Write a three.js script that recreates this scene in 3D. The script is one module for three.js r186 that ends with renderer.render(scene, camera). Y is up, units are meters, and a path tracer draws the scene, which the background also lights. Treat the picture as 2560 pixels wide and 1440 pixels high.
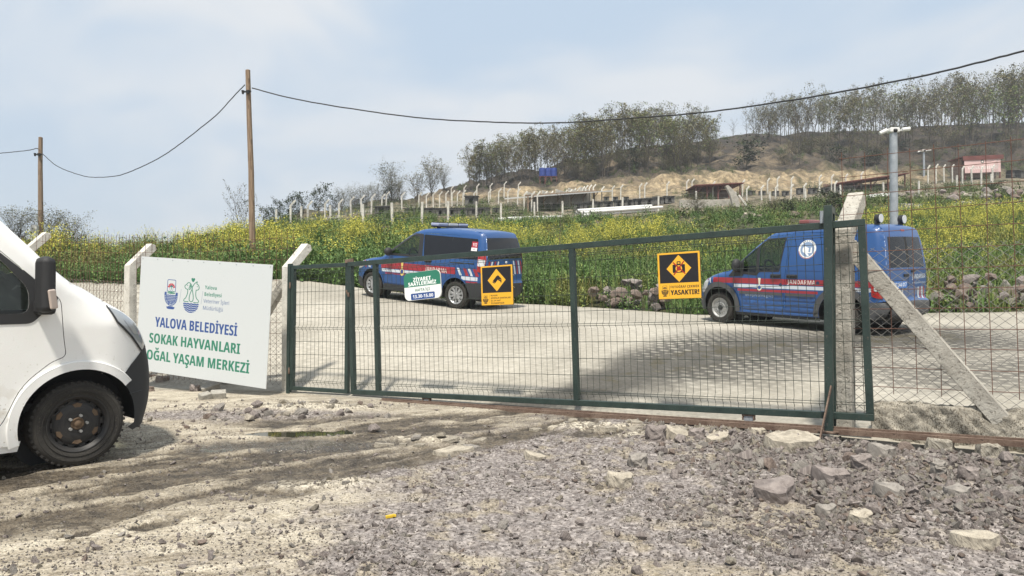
import * as THREE from 'three';
import { mergeGeometries, mergeVertices, toCreasedNormals } from 'three/addons/utils/BufferGeometryUtils.js';
import { ConvexGeometry } from 'three/addons/geometries/ConvexGeometry.js';
import { RoundedBoxGeometry } from 'three/addons/geometries/RoundedBoxGeometry.js';
import { TessellateModifier } from 'three/addons/modifiers/TessellateModifier.js';

// ---------------------------------------------------------------- camera, sky, sun, exposure
const EYE = 1.278, FOC = 1750, PITCH = Math.atan(20 / FOC);
const scene = new THREE.Scene();
const camera = new THREE.PerspectiveCamera(2 * Math.atan(720 / FOC) * 180 / Math.PI, 16 / 9, 0.1, 6000);
camera.position.set(0, EYE, 0);
camera.rotation.set(PITCH, 0, 0);
const renderer = new THREE.WebGLRenderer({ antialias: true });
renderer.toneMapping = THREE.LinearToneMapping;
renderer.toneMappingExposure = 1.23;
renderer.shadowMap.enabled = true;
scene.fog = new THREE.FogExp2(new THREE.Color(0.74, 0.78, 0.82), 0.0008);

const sun = new THREE.DirectionalLight(new THREE.Color(1.0, 0.935, 0.83), 4.5);
sun.position.set(-6, 63, 20);
sun.target.position.set(0, 0, -10);
sun.castShadow = true;
sun.shadow.mapSize.set(4096, 4096);
sun.shadow.radius = 9;
Object.assign(sun.shadow.camera, { left: -60, right: 60, top: 60, bottom: -60, near: 1, far: 300 });
scene.add(sun, sun.target);

// ---------------------------------------------------------------- random numbers and noise
function rng(seed) { let s = seed >>> 0; return () => { s = (s + 0x6d2b79f5) | 0; let t = Math.imul(s ^ (s >>> 15), 1 | s); t = (t + Math.imul(t ^ (t >>> 7), 61 | t)) ^ t; return ((t ^ (t >>> 14)) >>> 0) / 4294967296; }; }
const clamp = (x, a = 0, b = 1) => Math.min(b, Math.max(a, x));
const lerp = (a, b, t) => a + (b - a) * t;
const sstep = (a, b, x) => { const t = clamp((x - a) / (b - a)); return t * t * (3 - 2 * t); };
const PERM = (() => { const r = rng(77), p = [...Array(256).keys()]; for (let i = 255; i > 0; i--) { const j = Math.floor(r() * (i + 1)); [p[i], p[j]] = [p[j], p[i]]; } return new Uint8Array([...p, ...p]); })();
const VAL = (() => { const r = rng(99), v = new Float32Array(256); for (let i = 0; i < 256; i++) v[i] = r(); return v; })();
// value noise, 0..1; with a period (in cells) it tiles
function noise(x, y, per = 0) {
  let ix = Math.floor(x), iy = Math.floor(y); const fx = x - ix, fy = y - iy;
  let jx = ix + 1, jy = iy + 1;
  if (per) { ix = ((ix % per) + per) % per; iy = ((iy % per) + per) % per; jx = (ix + 1) % per; jy = (iy + 1) % per; }
  const u = fx * fx * (3 - 2 * fx), v = fy * fy * (3 - 2 * fy);
  const h = (a, b) => VAL[PERM[(PERM[a & 255] + b) & 255]];
  return lerp(lerp(h(ix, iy), h(jx, iy), u), lerp(h(ix, jy), h(jx, jy), u), v);
}
function fbm(x, y, oct = 4, per = 0, gain = 0.5) { let s = 0, a = 1, n = 0; for (let i = 0; i < oct; i++) { s += a * noise(x + i * 17.3 * (per ? 0 : 1), y + i * 9.1 * (per ? 0 : 1), per); n += a; a *= gain; x *= 2; y *= 2; per *= 2; } return s / n; }
function noise3(x, y, z) { const k = Math.floor(z), f = z - k, u = f * f * (3 - 2 * f); return lerp(noise(x + k * 31.7, y + k * 17.9), noise(x + (k + 1) * 31.7, y + (k + 1) * 17.9), u); }
function fbm3(x, y, z, oct = 3) { let s = 0, a = 1, n = 0; for (let i = 0; i < oct; i++) { s += a * noise3(x, y, z); n += a; a *= 0.5; x *= 2.03; y *= 2.03; z *= 2.03; } return s / n; }

// ---------------------------------------------------------------- the sky: thin spring haze with soft white cloud
{
  const W = 1024, H = 512, data = new Float32Array(W * H * 4);
  for (let j = 0; j < H; j++) {
    const el = ((j + 0.5) / H - 0.5) * Math.PI, y = Math.sin(el), c = Math.cos(el);
    for (let i = 0; i < W; i++) {
      const az = ((i + 0.5) / W - 0.5) * 2 * Math.PI, x = c * Math.cos(az), z = c * Math.sin(az);
      const k = 1 / (Math.max(y, 0) + 0.22), px = x * k, pz = z * k;
      const wx = fbm(px * 1.1 + 3.1, pz * 1.1 + 7.7, 3) - 0.5, wz = fbm(px * 1.1 + 13.1, pz * 1.1 + 1.7, 3) - 0.5;
      const u = (px * 0.8 + pz * 0.6), v = (-px * 0.6 + pz * 0.8);
      let d = fbm(u * 0.62 + wx * 1.6 + 4.0, v * 1.05 + wz * 1.6 + 2.0, 5);
      let streak = fbm(u * 1.5 + wx * 2 + 8, v * 4.2 + wz * 2, 4);
      let fine = fbm(u * 5 + wx * 5, v * 6.5 + wz * 5 + 5, 4);
      let cl = sstep(0.37, 0.60, d * 0.72 + streak * 0.2 + fine * 0.14 + 0.11 * px * 0.6 - 0.03);
      cl = clamp(cl * 0.9 + 0.22 * (fine - 0.5) * cl + 0.05);
      const hz = Math.exp(-Math.max(y, 0) * 7.5);
      const blue = [lerp(0.43, 0.535, hz), lerp(0.54, 0.60, hz), lerp(0.675, 0.645, hz)];
      const wh = [0.66, 0.685, 0.715], g = (1 - 0.72 * hz) * cl;
      const o = (j * W + i) * 4, dn = y < 0 ? 0.5 : 1;
      for (let q = 0; q < 3; q++) data[o + q] = lerp(blue[q], wh[q], g) * dn;
      data[o + 3] = 1;
    }
  }
  const sky = new THREE.DataTexture(data, W, H, THREE.RGBAFormat, THREE.FloatType);
  sky.mapping = THREE.EquirectangularReflectionMapping; sky.magFilter = THREE.LinearFilter; sky.minFilter = THREE.LinearFilter; sky.wrapS = THREE.RepeatWrapping; sky.needsUpdate = true;
  scene.background = sky; scene.environment = sky;
}

// ---------------------------------------------------------------- naming and building helpers
const used = {};
function numbered(name) { const n = used[name] = (used[name] ?? -1) + 1; return n ? `${name}_${String(n).padStart(3, '0')}` : name; }
function tag(o, label, category, group) { o.userData.label = label; o.userData.category = category; if (group) o.userData.group = group; return o; }
function kind(o, k) { o.userData.kind = k; return o; }
function base(name, x = 0, y = 0, z = 0, turn = 0) { const g = new THREE.Group(); g.name = numbered(name); g.position.set(x, y, z); g.rotation.y = turn; scene.add(g); return g; }
function mk(name, geo, mat, parent = scene) { if (Array.isArray(geo)) geo = join(geo); const m = new THREE.Mesh(geo, mat); m.name = parent === scene ? numbered(name) : name; m.castShadow = m.receiveShadow = true; parent.add(m); return m; }
function join(list) {
  const out = list.map((g) => { let q = g.index ? g.toNonIndexed() : g; if (!q.attributes.normal) q.computeVertexNormals(); if (!q.attributes.uv) q.setAttribute('uv', new THREE.BufferAttribute(new Float32Array(q.attributes.position.count * 2), 2)); for (const k of Object.keys(q.attributes)) if (!['position', 'normal', 'uv', 'color'].includes(k)) q.deleteAttribute(k); return q; });
  const anyCol = out.some((g) => g.attributes.color);
  for (const g of out) if (!anyCol) g.deleteAttribute('color');
  return out.length === 1 ? out[0] : mergeGeometries(out, false);
}
function copy(o, label, group) { const c = o.clone(); c.name = numbered(o.name.replace(/_\d{3}$/, '')); c.userData = { ...o.userData }; if (label) c.userData.label = label; if (group) c.userData.group = group; scene.add(c); return c; }
const V = (x, y, z) => new THREE.Vector3(x, y, z);
const M4 = () => new THREE.Matrix4();
// a bar of rectangular section between two points; up sets which way its height runs; uv in metres
function bar(a, b, w, h = w, up = V(0, 1, 0), bevel = 0) {
  const d = b.clone().sub(a), L = d.length(); d.normalize();
  let s = d.clone().cross(up); if (s.lengthSq() < 1e-6) s = d.clone().cross(V(1, 0, 0)); s.normalize();
  const u = s.clone().cross(d).normalize();
  const g = bevel ? new RoundedBoxGeometry(L, h, w, 1, bevel) : new THREE.BoxGeometry(L, h, w);
  boxUV(g, L, h, w);
  g.applyMatrix4(M4().makeBasis(d, u, s).setPosition(a.clone().add(b).multiplyScalar(0.5)));
  return g;
}
function boxUV(g, L, h, w) { const p = g.attributes.position, n = g.attributes.normal, uv = g.attributes.uv; for (let i = 0; i < p.count; i++) { const ax = Math.abs(n.getX(i)), ay = Math.abs(n.getY(i)); const x = p.getX(i), y = p.getY(i), z = p.getZ(i); if (ax > 0.7) uv.setXY(i, z, y); else if (ay > 0.7) uv.setXY(i, x, z + 0.37); else uv.setXY(i, x, y + 0.71); } }
function box(w, h, d, x = 0, y = 0, z = 0, ry = 0, rx = 0, rz = 0, bevel = 0) {
  const g = bevel ? new RoundedBoxGeometry(w, h, d, 1, bevel) : new THREE.BoxGeometry(w, h, d); boxUV(g, w, h, d);
  g.applyMatrix4(M4().makeRotationFromEuler(new THREE.Euler(rx, ry, rz, 'YXZ')).setPosition(x, y, z)); return g;
}
// round bar through points
function rod(pts, r, sides = 5) {
  const pos = [], nor = [], uv = [], idx = []; let along = 0;
  let up = V(0, 1, 0);
  for (let i = 0; i < pts.length; i++) {
    const d = pts[Math.min(i + 1, pts.length - 1)].clone().sub(pts[Math.max(i - 1, 0)]).normalize();
    let s = d.clone().cross(up); if (s.lengthSq() < 0.02) s = d.clone().cross(V(1, 0, 0.3)); s.normalize(); const u = s.clone().cross(d).normalize();
    if (i) along += pts[i].distanceTo(pts[i - 1]);
    const rr = Array.isArray(r) ? r[i] : r;
    for (let k = 0; k <= sides; k++) { const a = k / sides * Math.PI * 2, n = s.clone().multiplyScalar(Math.cos(a)).addScaledVector(u, Math.sin(a)); pos.push(pts[i].x + n.x * rr, pts[i].y + n.y * rr, pts[i].z + n.z * rr); nor.push(n.x, n.y, n.z); uv.push(k / sides * rr * 6.28, along); }
  }
  const R = sides + 1;
  for (let i = 0; i < pts.length - 1; i++) for (let k = 0; k < sides; k++) { const a = i * R + k; idx.push(a, a + R, a + 1, a + 1, a + R, a + R + 1); }
  const g = new THREE.BufferGeometry(); g.setAttribute('position', new THREE.Float32BufferAttribute(pos, 3)); g.setAttribute('normal', new THREE.Float32BufferAttribute(nor, 3)); g.setAttribute('uv', new THREE.Float32BufferAttribute(uv, 2)); g.setIndex(idx);
  return g;
}
function cyl(r0, r1, h, n = 16, x = 0, y = 0, z = 0) { const g = new THREE.CylinderGeometry(r1, r0, h, n); const p = g.attributes.uv; for (let i = 0; i < p.count; i++) p.setXY(i, p.getX(i) * r0 * 6.28, p.getY(i) * h); g.translate(x, y + h / 2, z); return g; }
// world places from places in the photograph (its pixels, 2560 across) and a distance
function at(px, py, d) { const X = (px - 1280) / FOC * d, U = (720 - py) / FOC * d, c = Math.cos(PITCH), s = Math.sin(PITCH); return V(X, EYE + U * c + d * s, -(d * c - U * s)); }

// ---------------------------------------------------------------- computed textures
function tex(w, h, fn, srgb = true) { // fn(u, v, out) with u, v in 0..1, colours 0..255
  const data = new Uint8Array(w * h * 4), o = [0, 0, 0];
  for (let j = 0; j < h; j++) for (let i = 0; i < w; i++) { fn(i / w, j / h, o); const k = (j * w + i) * 4; data[k] = clamp(o[0], 0, 255); data[k + 1] = clamp(o[1], 0, 255); data[k + 2] = clamp(o[2], 0, 255); data[k + 3] = 255; }
  const t = new THREE.DataTexture(data, w, h); if (srgb) t.colorSpace = THREE.SRGBColorSpace; t.wrapS = t.wrapT = THREE.RepeatWrapping; t.magFilter = THREE.LinearFilter; t.minFilter = THREE.LinearMipmapLinearFilter; t.needsUpdate = true; return t;
}
function rep(t, su, sv = su) { const c = t.clone(); c.repeat.set(su, sv); c.needsUpdate = true; return c; }
const toS = (l) => 255 * (l <= 0.0031308 ? 12.92 * l : 1.055 * Math.pow(l, 1 / 2.4) - 0.055); // linear to an 8-bit sRGB value
const L = (r, g, b) => [toS(r), toS(g), toS(b)];
const mix3 = (a, b, t, o = []) => { for (let q = 0; q < 3; q++) o[q] = a[q] + (b[q] - a[q]) * t; return o; };
// a mottled two- or three-tone surface with specks, tiling once per metre-square of "size"
function mottle(n, per, a, b, speck, amount, seed = 0) {
  const r = rng(1000 + seed), jx = Math.floor(r() * 90), jy = Math.floor(r() * 90);
  return tex(n, n, (u, v, o) => { const f = fbm(u * per + jx, v * per + jy, 5, 0), tile = fbm(u * per, v * per, 5, per); const t = sstep(0.25, 0.75, tile); mix3(a, b, t, o); const s = noise(u * per * 14, v * per * 14, per * 14); if (s > 1 - amount) mix3(o, speck, 0.75, o); const g = (noise(u * n / 2, v * n / 2, n / 2) - 0.5) * 18; o[0] += g; o[1] += g; o[2] += g; });
}
function grainTex(n, per, oct = 5) { return tex(n, n, (u, v, o) => { o[0] = o[1] = o[2] = 255 * fbm(u * per, v * per, oct, per, 0.6); }, false); }
const GRAIN = grainTex(512, 8), GRAIN_FINE = grainTex(512, 24, 4);
function mat(o) { const m = o.physical ? new THREE.MeshPhysicalMaterial() : new THREE.MeshStandardMaterial(); const { physical, lin, ...rest } = o; if (lin) m.color.setRGB(...lin); for (const k in rest) m[k] = rest[k]; m.side = o.side ?? THREE.DoubleSide; return m; }
const MT = {
  concrete: mat({ map: rep(mottle(512, 6, L(0.33, 0.31, 0.27), L(0.46, 0.44, 0.39), L(0.18, 0.165, 0.14), 0.2, 1), 1.1), roughness: 0.93, bumpMap: rep(GRAIN, 3), bumpScale: 0.012 }),
  whitePost: mat({ map: rep(mottle(512, 6, L(0.52, 0.50, 0.45), L(0.68, 0.66, 0.60), L(0.25, 0.22, 0.17), 0.13, 2), 1.3), roughness: 0.9, bumpMap: rep(GRAIN, 4), bumpScale: 0.006 }),
  roughConcrete: mat({ map: rep(mottle(512, 10, L(0.20, 0.185, 0.155), L(0.40, 0.37, 0.31), L(0.09, 0.075, 0.055), 0.34, 3), 1.6), roughness: 1, bumpMap: rep(GRAIN, 2), bumpScale: 0.03 }),
  green: mat({ map: rep(mottle(512, 7, L(0.018, 0.034, 0.030), L(0.029, 0.050, 0.043), L(0.10, 0.085, 0.07), 0.10, 4), 1.2), roughness: 0.48, bumpMap: rep(GRAIN_FINE, 3), bumpScale: 0.0008 }),
  greenWire: mat({ lin: [0.03, 0.042, 0.032], roughness: 0.55 }),
  rust: mat({ map: rep(mottle(512, 8, L(0.10, 0.062, 0.046), L(0.20, 0.145, 0.11), L(0.055, 0.035, 0.028), 0.2, 5), 1.5), roughness: 0.9, bumpMap: rep(GRAIN_FINE, 4), bumpScale: 0.002 }),
  rustWire: mat({ lin: [0.14, 0.07, 0.05], roughness: 0.9 }),
  zincWire: mat({ lin: [0.24, 0.235, 0.22], roughness: 0.65, metalness: 0.2 }),
  zinc: mat({ map: rep(mottle(256, 8, L(0.30, 0.33, 0.36), L(0.40, 0.43, 0.46), L(0.25, 0.27, 0.29), 0.1, 6), 1), roughness: 0.5, metalness: 0.35 }),
  wood: mat({ map: rep(tex(256, 512, (u, v, o) => { const g = fbm(u * 24, v * 5, 4, 0), k = noise(u * 6, v * 9) > 0.86 ? 0.6 : 0; mix3(L(0.17, 0.115, 0.075), L(0.30, 0.22, 0.155), sstep(0.3, 0.7, g), o); mix3(o, L(0.09, 0.06, 0.04), k, o); }), 3, 0.5), roughness: 0.9, bumpMap: rep(GRAIN, 8, 1), bumpScale: 0.004 }),
  black: mat({ lin: [0.022, 0.023, 0.025], roughness: 0.62, bumpMap: rep(GRAIN_FINE, 6), bumpScale: 0.0006 }),
  blackGloss: mat({ lin: [0.012, 0.012, 0.014], roughness: 0.22 }),
  whitePlain: mat({ lin: [0.72, 0.72, 0.70], roughness: 0.5 }),
};
// ---------------------------------------------------------------- the lie of the land (x to the right, Z = metres ahead)
function interp(tab, x) { if (x <= tab[0][0]) return tab[0][1]; for (let i = 1; i < tab.length; i++) if (x <= tab[i][0]) { const t = (x - tab[i - 1][0]) / (tab[i][0] - tab[i - 1][0]); return lerp(tab[i - 1][1], tab[i][1], t); } return tab[tab.length - 1][1]; }
const FRONT = [[-40, 27], [-20, 19], [-14, 15.8], [-8.9, 13], [-6.28, 11.5], [-3.35, 10.75]];
const frontZ = (X) => X > -3.35 ? Math.max(-40, 8.68 - 0.614 * X) : interp(FRONT, X);           // the line of gate and fences
const K = [[-40, 0.42], [-16, 0.36], [-12, 0.31], [-3.62, 0.252], [-1.35, 0.197], [4.5, 0.102], [6.8, 0.088], [20, 0.095]];
const K2 = [[-14, 0.22], [-7, 0.2], [-4, 0.1], [-2, 0.07], [30, 0.07]];
const nearY = (X, Z) => -0.1 - 0.04 * Math.max(0, Math.min(Z, 14) - 8);
function yardY(X, Z) { const f = frontZ(X), s = (Z - f) / 1.173, ss = Math.max(0, s); const bend = 5.5, w = 0.8; const a = ss < bend - w ? ss : ss > bend + w ? bend : ss - ((ss - bend + w) ** 2) / (4 * w); return nearY(X, f) + 0.02 + interp(K, X) * a + interp(K2, X) * (ss - a); }
const EDGE = [[-2500, 27], [-300, 25], [100, 24], [400, 22.5], [700, 21.5], [1000, 20.2], [1300, 19], [1600, 18.2], [1900, 17.4], [2200, 16.8], [2560, 16.4], [3500, 15.5]];
const COLS = [
  [-1500, [[29, 3.6], [34, 3.5], [45, 0], [100, -12], [400, -40]]],
  [0, [[29, 3.2], [34, 3.7], [42, 2.0], [100, -10], [400, -40]]],
  [400, [[27, 2.7], [31, 3.1], [38, 2.0], [100, -10], [400, -40]]],
  [700, [[26, 2.6], [34, 4.1], [45, 5.7], [60, 7.7], [80, 9.7], [110, 12.6], [160, 6], [400, -30]]],
  [1000, [[25, 2.4], [34, 4.2], [45, 6.0], [60, 8.2], [80, 11.4], [100, 14.6], [125, 18.2], [180, 14], [400, -20]]],
  [1300, [[24, 2.3], [32, 3.9], [42, 5.6], [55, 7.3], [70, 9.7], [82, 12], [90, 13.6], [97, 16.0], [103, 17.8], [115, 20.7], [130, 24], [165, 27], [400, 0]]],
  [1600, [[22.5, 1.9], [30, 3.6], [40, 5.4], [52, 7.1], [65, 9.3], [78, 11.8], [85, 13.4], [92, 16.6], [105, 19.9], [120, 24.9], [138, 30.6], [170, 34], [400, 10]]],
  [1900, [[21.5, 1.75], [28, 3.4], [36, 4.9], [48, 6.8], [60, 8.8], [72, 11.0], [82, 13.3], [90, 17.4], [105, 21.1], [120, 26.6], [145, 35.1], [175, 38], [400, 15]]],
  [2200, [[20.5, 1.6], [27, 3.3], [34, 4.7], [44, 6.7], [56, 8.8], [70, 11.2], [80, 13.2], [92, 17], [108, 21.6], [124, 27.5], [145, 35.7], [175, 40], [400, 18]]],
  [2560, [[20, 1.6], [25, 2.8], [32, 4.6], [42, 6.9], [54, 9.2], [68, 11.8], [80, 14.3], [95, 18.1], [112, 23.7], [128, 30.2], [150, 39], [180, 44], [400, 20]]],
  [3600, [[20, 2.0], [25, 3.2], [32, 5.0], [42, 7.5], [68, 13], [95, 20], [128, 32], [150, 41], [180, 46], [400, 20]]],
];
function columnY(c, Z) { const [px, pts] = COLS[c], e = interp(EDGE, px), X = (px - 1280) / FOC * e; return interp([[e, yardY(X, e)], ...pts], Z); }
function hillY(px, Z) {
  px = clamp(px, COLS[0][0], COLS[COLS.length - 1][0]); let c = 0; while (c < COLS.length - 2 && px > COLS[c + 1][0]) c++;
  const t = (px - COLS[c][0]) / (COLS[c + 1][0] - COLS[c][0]);
  let y = lerp(columnY(c, Z), columnY(c + 1, Z), t * t * (3 - 2 * t) * 0.5 + t * 0.5);
  return y;
}
const pxOf = (X, Z) => 1280 + FOC * X / Math.max(Z, 0.5);
function hillBump(X, Z, e) { const far = sstep(e, e + 5, Z); return far * ((fbm(X * 0.16 + 5, Z * 0.16, 4) - 0.5) * Math.min(1.6, 0.25 + Z * 0.012) + (fbm(X * 0.7, Z * 0.7 + 9, 3) - 0.5) * Math.min(0.6, 0.08 + Z * 0.004) + sstep(84, 88, Z) * (1 - sstep(128, 140, Z)) * ((Math.abs(fbm(X * 0.11 + 2, Z * 0.2, 4) - 0.5) - 0.1) * 4 + (fbm(X * 0.9, Z * 1.2, 4) - 0.5) * 1.8)); }
function H(X, Z) { // ground height anywhere
  const px = pxOf(X, Z), e = interp(EDGE, px);
  if (Z > e) { const eX = (clamp(px, -1500, 3600) - 1280) / FOC * e; return lerp(yardY(eX, e), hillY(px, Z), sstep(e, e + 1.5, Z) * 0.999 + 0.001) + hillBump(X, Z, e); }
  if (Z > frontZ(X)) return yardY(X, Z);
  return nearY(X, Z) + nearBump(X, Z);
}
const onGround = (px, d) => { const X = (px - 1280) / FOC * d; return V(X, H(X, d), -d); };

// ---- the unpaved apron in front of the gate: where each sort of ground lies, in metres
function seg(X, Z, a, b) { const dx = b[0] - a[0], dz = b[1] - a[1], t = clamp(((X - a[0]) * dx + (Z - a[1]) * dz) / (dx * dx + dz * dz)); return Math.hypot(X - a[0] - dx * t, Z - a[1] - dz * t); }
function path(X, Z, pts) { let d = 1e9; for (let i = 1; i < pts.length; i++) d = Math.min(d, seg(X, Z, pts[i - 1], pts[i])); return d; }
function ell(X, Z, c, rx, rz) { return Math.hypot((X - c[0]) / rx, (Z - c[1]) / rz); }
const TRACK_A = [[-5.5, 4.9], [-3.3, 5.3], [-2.4, 6.0], [-1.7, 7.0], [-0.6, 7.9], [0.4, 8.1]];
const TRACK_B = [[-4.5, 3.9], [-2.9, 4.5], [-2.0, 5.1], [-1.2, 6.1], [-0.3, 7.1], [0.8, 7.6]];
function sorts(X, Z) {
  const w1 = (fbm(X * 1.1 + 3, Z * 1.1, 4) - 0.5), w2 = (fbm(X * 3.3 + 30, Z * 3.3, 4) - 0.5), w3 = fbm(X * 10, Z * 10 + 8, 3) - 0.5;
  const x = X + w1 * 0.9 + w2 * 0.35, z = Z + w2 * 0.5 + w1 * 0.5;
  // wet mud along the wheel tracks
  let mud = Math.max(1 - sstep(0.3, 0.85, path(x, z, TRACK_A)), 0.95 * (1 - sstep(0.2, 0.62, path(x, z, TRACK_B))));
  mud = Math.max(mud, 1 - sstep(0.6, 1.1, ell(x, z, [-1.0, 7.6], 2.3, 0.75)));
  mud = Math.max(mud, 0.95 * (1 - sstep(0.5, 1.05, ell(x, z, [0.9, 7.2], 1.3, 0.4))));
  mud = Math.max(mud, (1 - sstep(0.5, 1, ell(x, z, [-2.9, 5.0], 2.0, 0.62)))); mud = Math.max(mud, 0.95 * (1 - sstep(0.5, 1, ell(x, z, [-2.75, 4.4], 1.1, 0.42))) * sstep(0.38, 0.62, 0.5 + 0.5 * Math.sin(21 * (X * 0.96 - Z * 0.28) + w1 * 9 + w3 * 4)), 0.85 * (1 - sstep(0.3, 1, ell(x, z, [-1.1, 2.95], 0.5, 0.2))), 0.8 * (1 - sstep(0.3, 1, ell(x, z, [-2.3, 2.95], 0.4, 0.15))));
  mud = Math.max(mud, 0.9 * (1 - sstep(0.4, 1, ell(x, z, [3.9, 5.35], 1.5, 0.35))));
  const ruts = fbm((X * 0.75 + Z * 0.66) * 1.3 + 20, (Z * 0.75 - X * 0.66) * 5.5, 4); mud = clamp(mud * (1.15 + w3 * 1.4) * lerp(0.35, 1.15, sstep(0.34, 0.58, ruts)) - 0.1);
  // crushed purple-grey stone: right and middle
  const line = X - interp([[2, -0.95], [3.2, -1.05], [4.4, -1.0], [5.2, -1.2], [6, -1.4], [7, -0.9], [8, 0.2], [9, 1.0], [12, 3]], Z);
  let grav = sstep(-0.75, 0.65, line + w1 * 1.8 + w2 * 1.3 + w3 * 0.9);
  const sandy = Math.max(1 - sstep(0.45, 1.1, ell(x, z, [1.0, 3.3], 1.0, 0.36)), 1 - sstep(0.4, 1.1, ell(x, z, [2.0, 3.0], 1.1, 0.3)), 0.8 * (1 - sstep(0.4, 1.1, ell(x, z, [1.7, 4.35], 0.7, 0.24)))) * clamp(0.9 + w3 * 1.2);       // sandy patches among the stones
  grav *= 1 - 0.7 * sandy;
  grav = Math.max(grav, 0.9 * (1 - sstep(0.5, 1.1, ell(x, z, [-3.2, 8.2], 1.9, 0.55))));   // stones below the white board
  // pale broken stone
  let pale = 1 - sstep(0.5, 1, ell(x, z, [0.9, 7.5], 0.75, 0.26));
  pale = Math.max(pale, 1 - sstep(0.5, 1, ell(x, z, [-2.5, 8.9], 0.85, 0.4)), 0.85 * (1 - sstep(0.4, 1, ell(x, z, [-1.0, 6.75], 0.5, 0.25))), 0.75 * (1 - sstep(0.3, 1, ell(x, z, [-1.35, 5.2], 0.55, 0.3))), 0.8 * (1 - sstep(0.3, 1, ell(x, z, [1.7, 7.05], 0.9, 0.25))));
  pale = clamp(pale * (1.1 + w3 * 2.0));
  const wet = clamp((1 - sstep(0.35, 1.0, ell(x, z, [-1.95, 6.55], 1.0, 0.30))) + (1 - sstep(0.45, 1.0, ell(X + w2 * 0.3, Z, [-2.25, 7.22], 0.5, 0.17))));
  return { mud, grav, pale, wet, sandy, w1, w2, w3 };
}
function nearBump(X, Z) {
  if (Math.abs(X) > 9 || Z < 1.4 || Z > 14) return 0;
  const s = sorts(X, Z); let y = s.w1 * 0.07 + s.w2 * 0.035 * (0.5 + s.grav * 0.7);
  y -= s.mud * 0.035; y += s.pale * 0.03;
  y += s.grav * 0.05 * sstep(1.0, 3.4, X) * sstep(3.2, 4.4, Z) * 1.2;                           // the heap grows to the right
  y += (fbm(X * 14, Z * 14, 3) - 0.5) * 0.022 * (0.45 + s.grav) * (1 - 0.7 * s.wet);
  y -= 0.055 * (1 - sstep(0.3, 1.25, ell(X + s.w2 * 0.4, Z + s.w2 * 0.1, [-2.25, 7.22], 0.62, 0.2)));
  const gap = frontZ(X) - Z; y *= sstep(-0.1, 0.5, gap);
  const wheel = Math.hypot(X + 3.57, Z - 5.69); y *= sstep(0.1, 0.6, wheel);
  y -= 0.035 * sstep(2.6, 3.4, X) * (1 - sstep(0.12, 0.55, Math.abs(gap - 0.28)));               // hollow below the rail
  return y;
}
function gridMesh(nx, nz, at2) { // at2(i, j) -> [x, y, z, u, v]
  const pos = new Float32Array(nx * nz * 3), uv = new Float32Array(nx * nz * 2), idx = [];
  for (let j = 0; j < nz; j++) for (let i = 0; i < nx; i++) { const p = at2(i, j), k = j * nx + i; pos[k * 3] = p[0]; pos[k * 3 + 1] = p[1]; pos[k * 3 + 2] = p[2]; uv[k * 2] = p[3]; uv[k * 2 + 1] = p[4]; }
  for (let j = 0; j < nz - 1; j++) for (let i = 0; i < nx - 1; i++) { const a = j * nx + i; idx.push(a, a + 1, a + nx, a + 1, a + nx + 1, a + nx); }
  const g = new THREE.BufferGeometry(); g.setAttribute('position', new THREE.BufferAttribute(pos, 3)); g.setAttribute('uv', new THREE.BufferAttribute(uv, 2)); g.setIndex(idx); g.computeVertexNormals();
  if (g.attributes.normal.getY(Math.floor(nx * nz / 2)) < 0) { for (let i = 0; i < idx.length; i += 3) { const t = idx[i]; idx[i] = idx[i + 1]; idx[i + 1] = t; } g.setIndex(idx); g.computeVertexNormals(); }
  return g;
}
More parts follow.
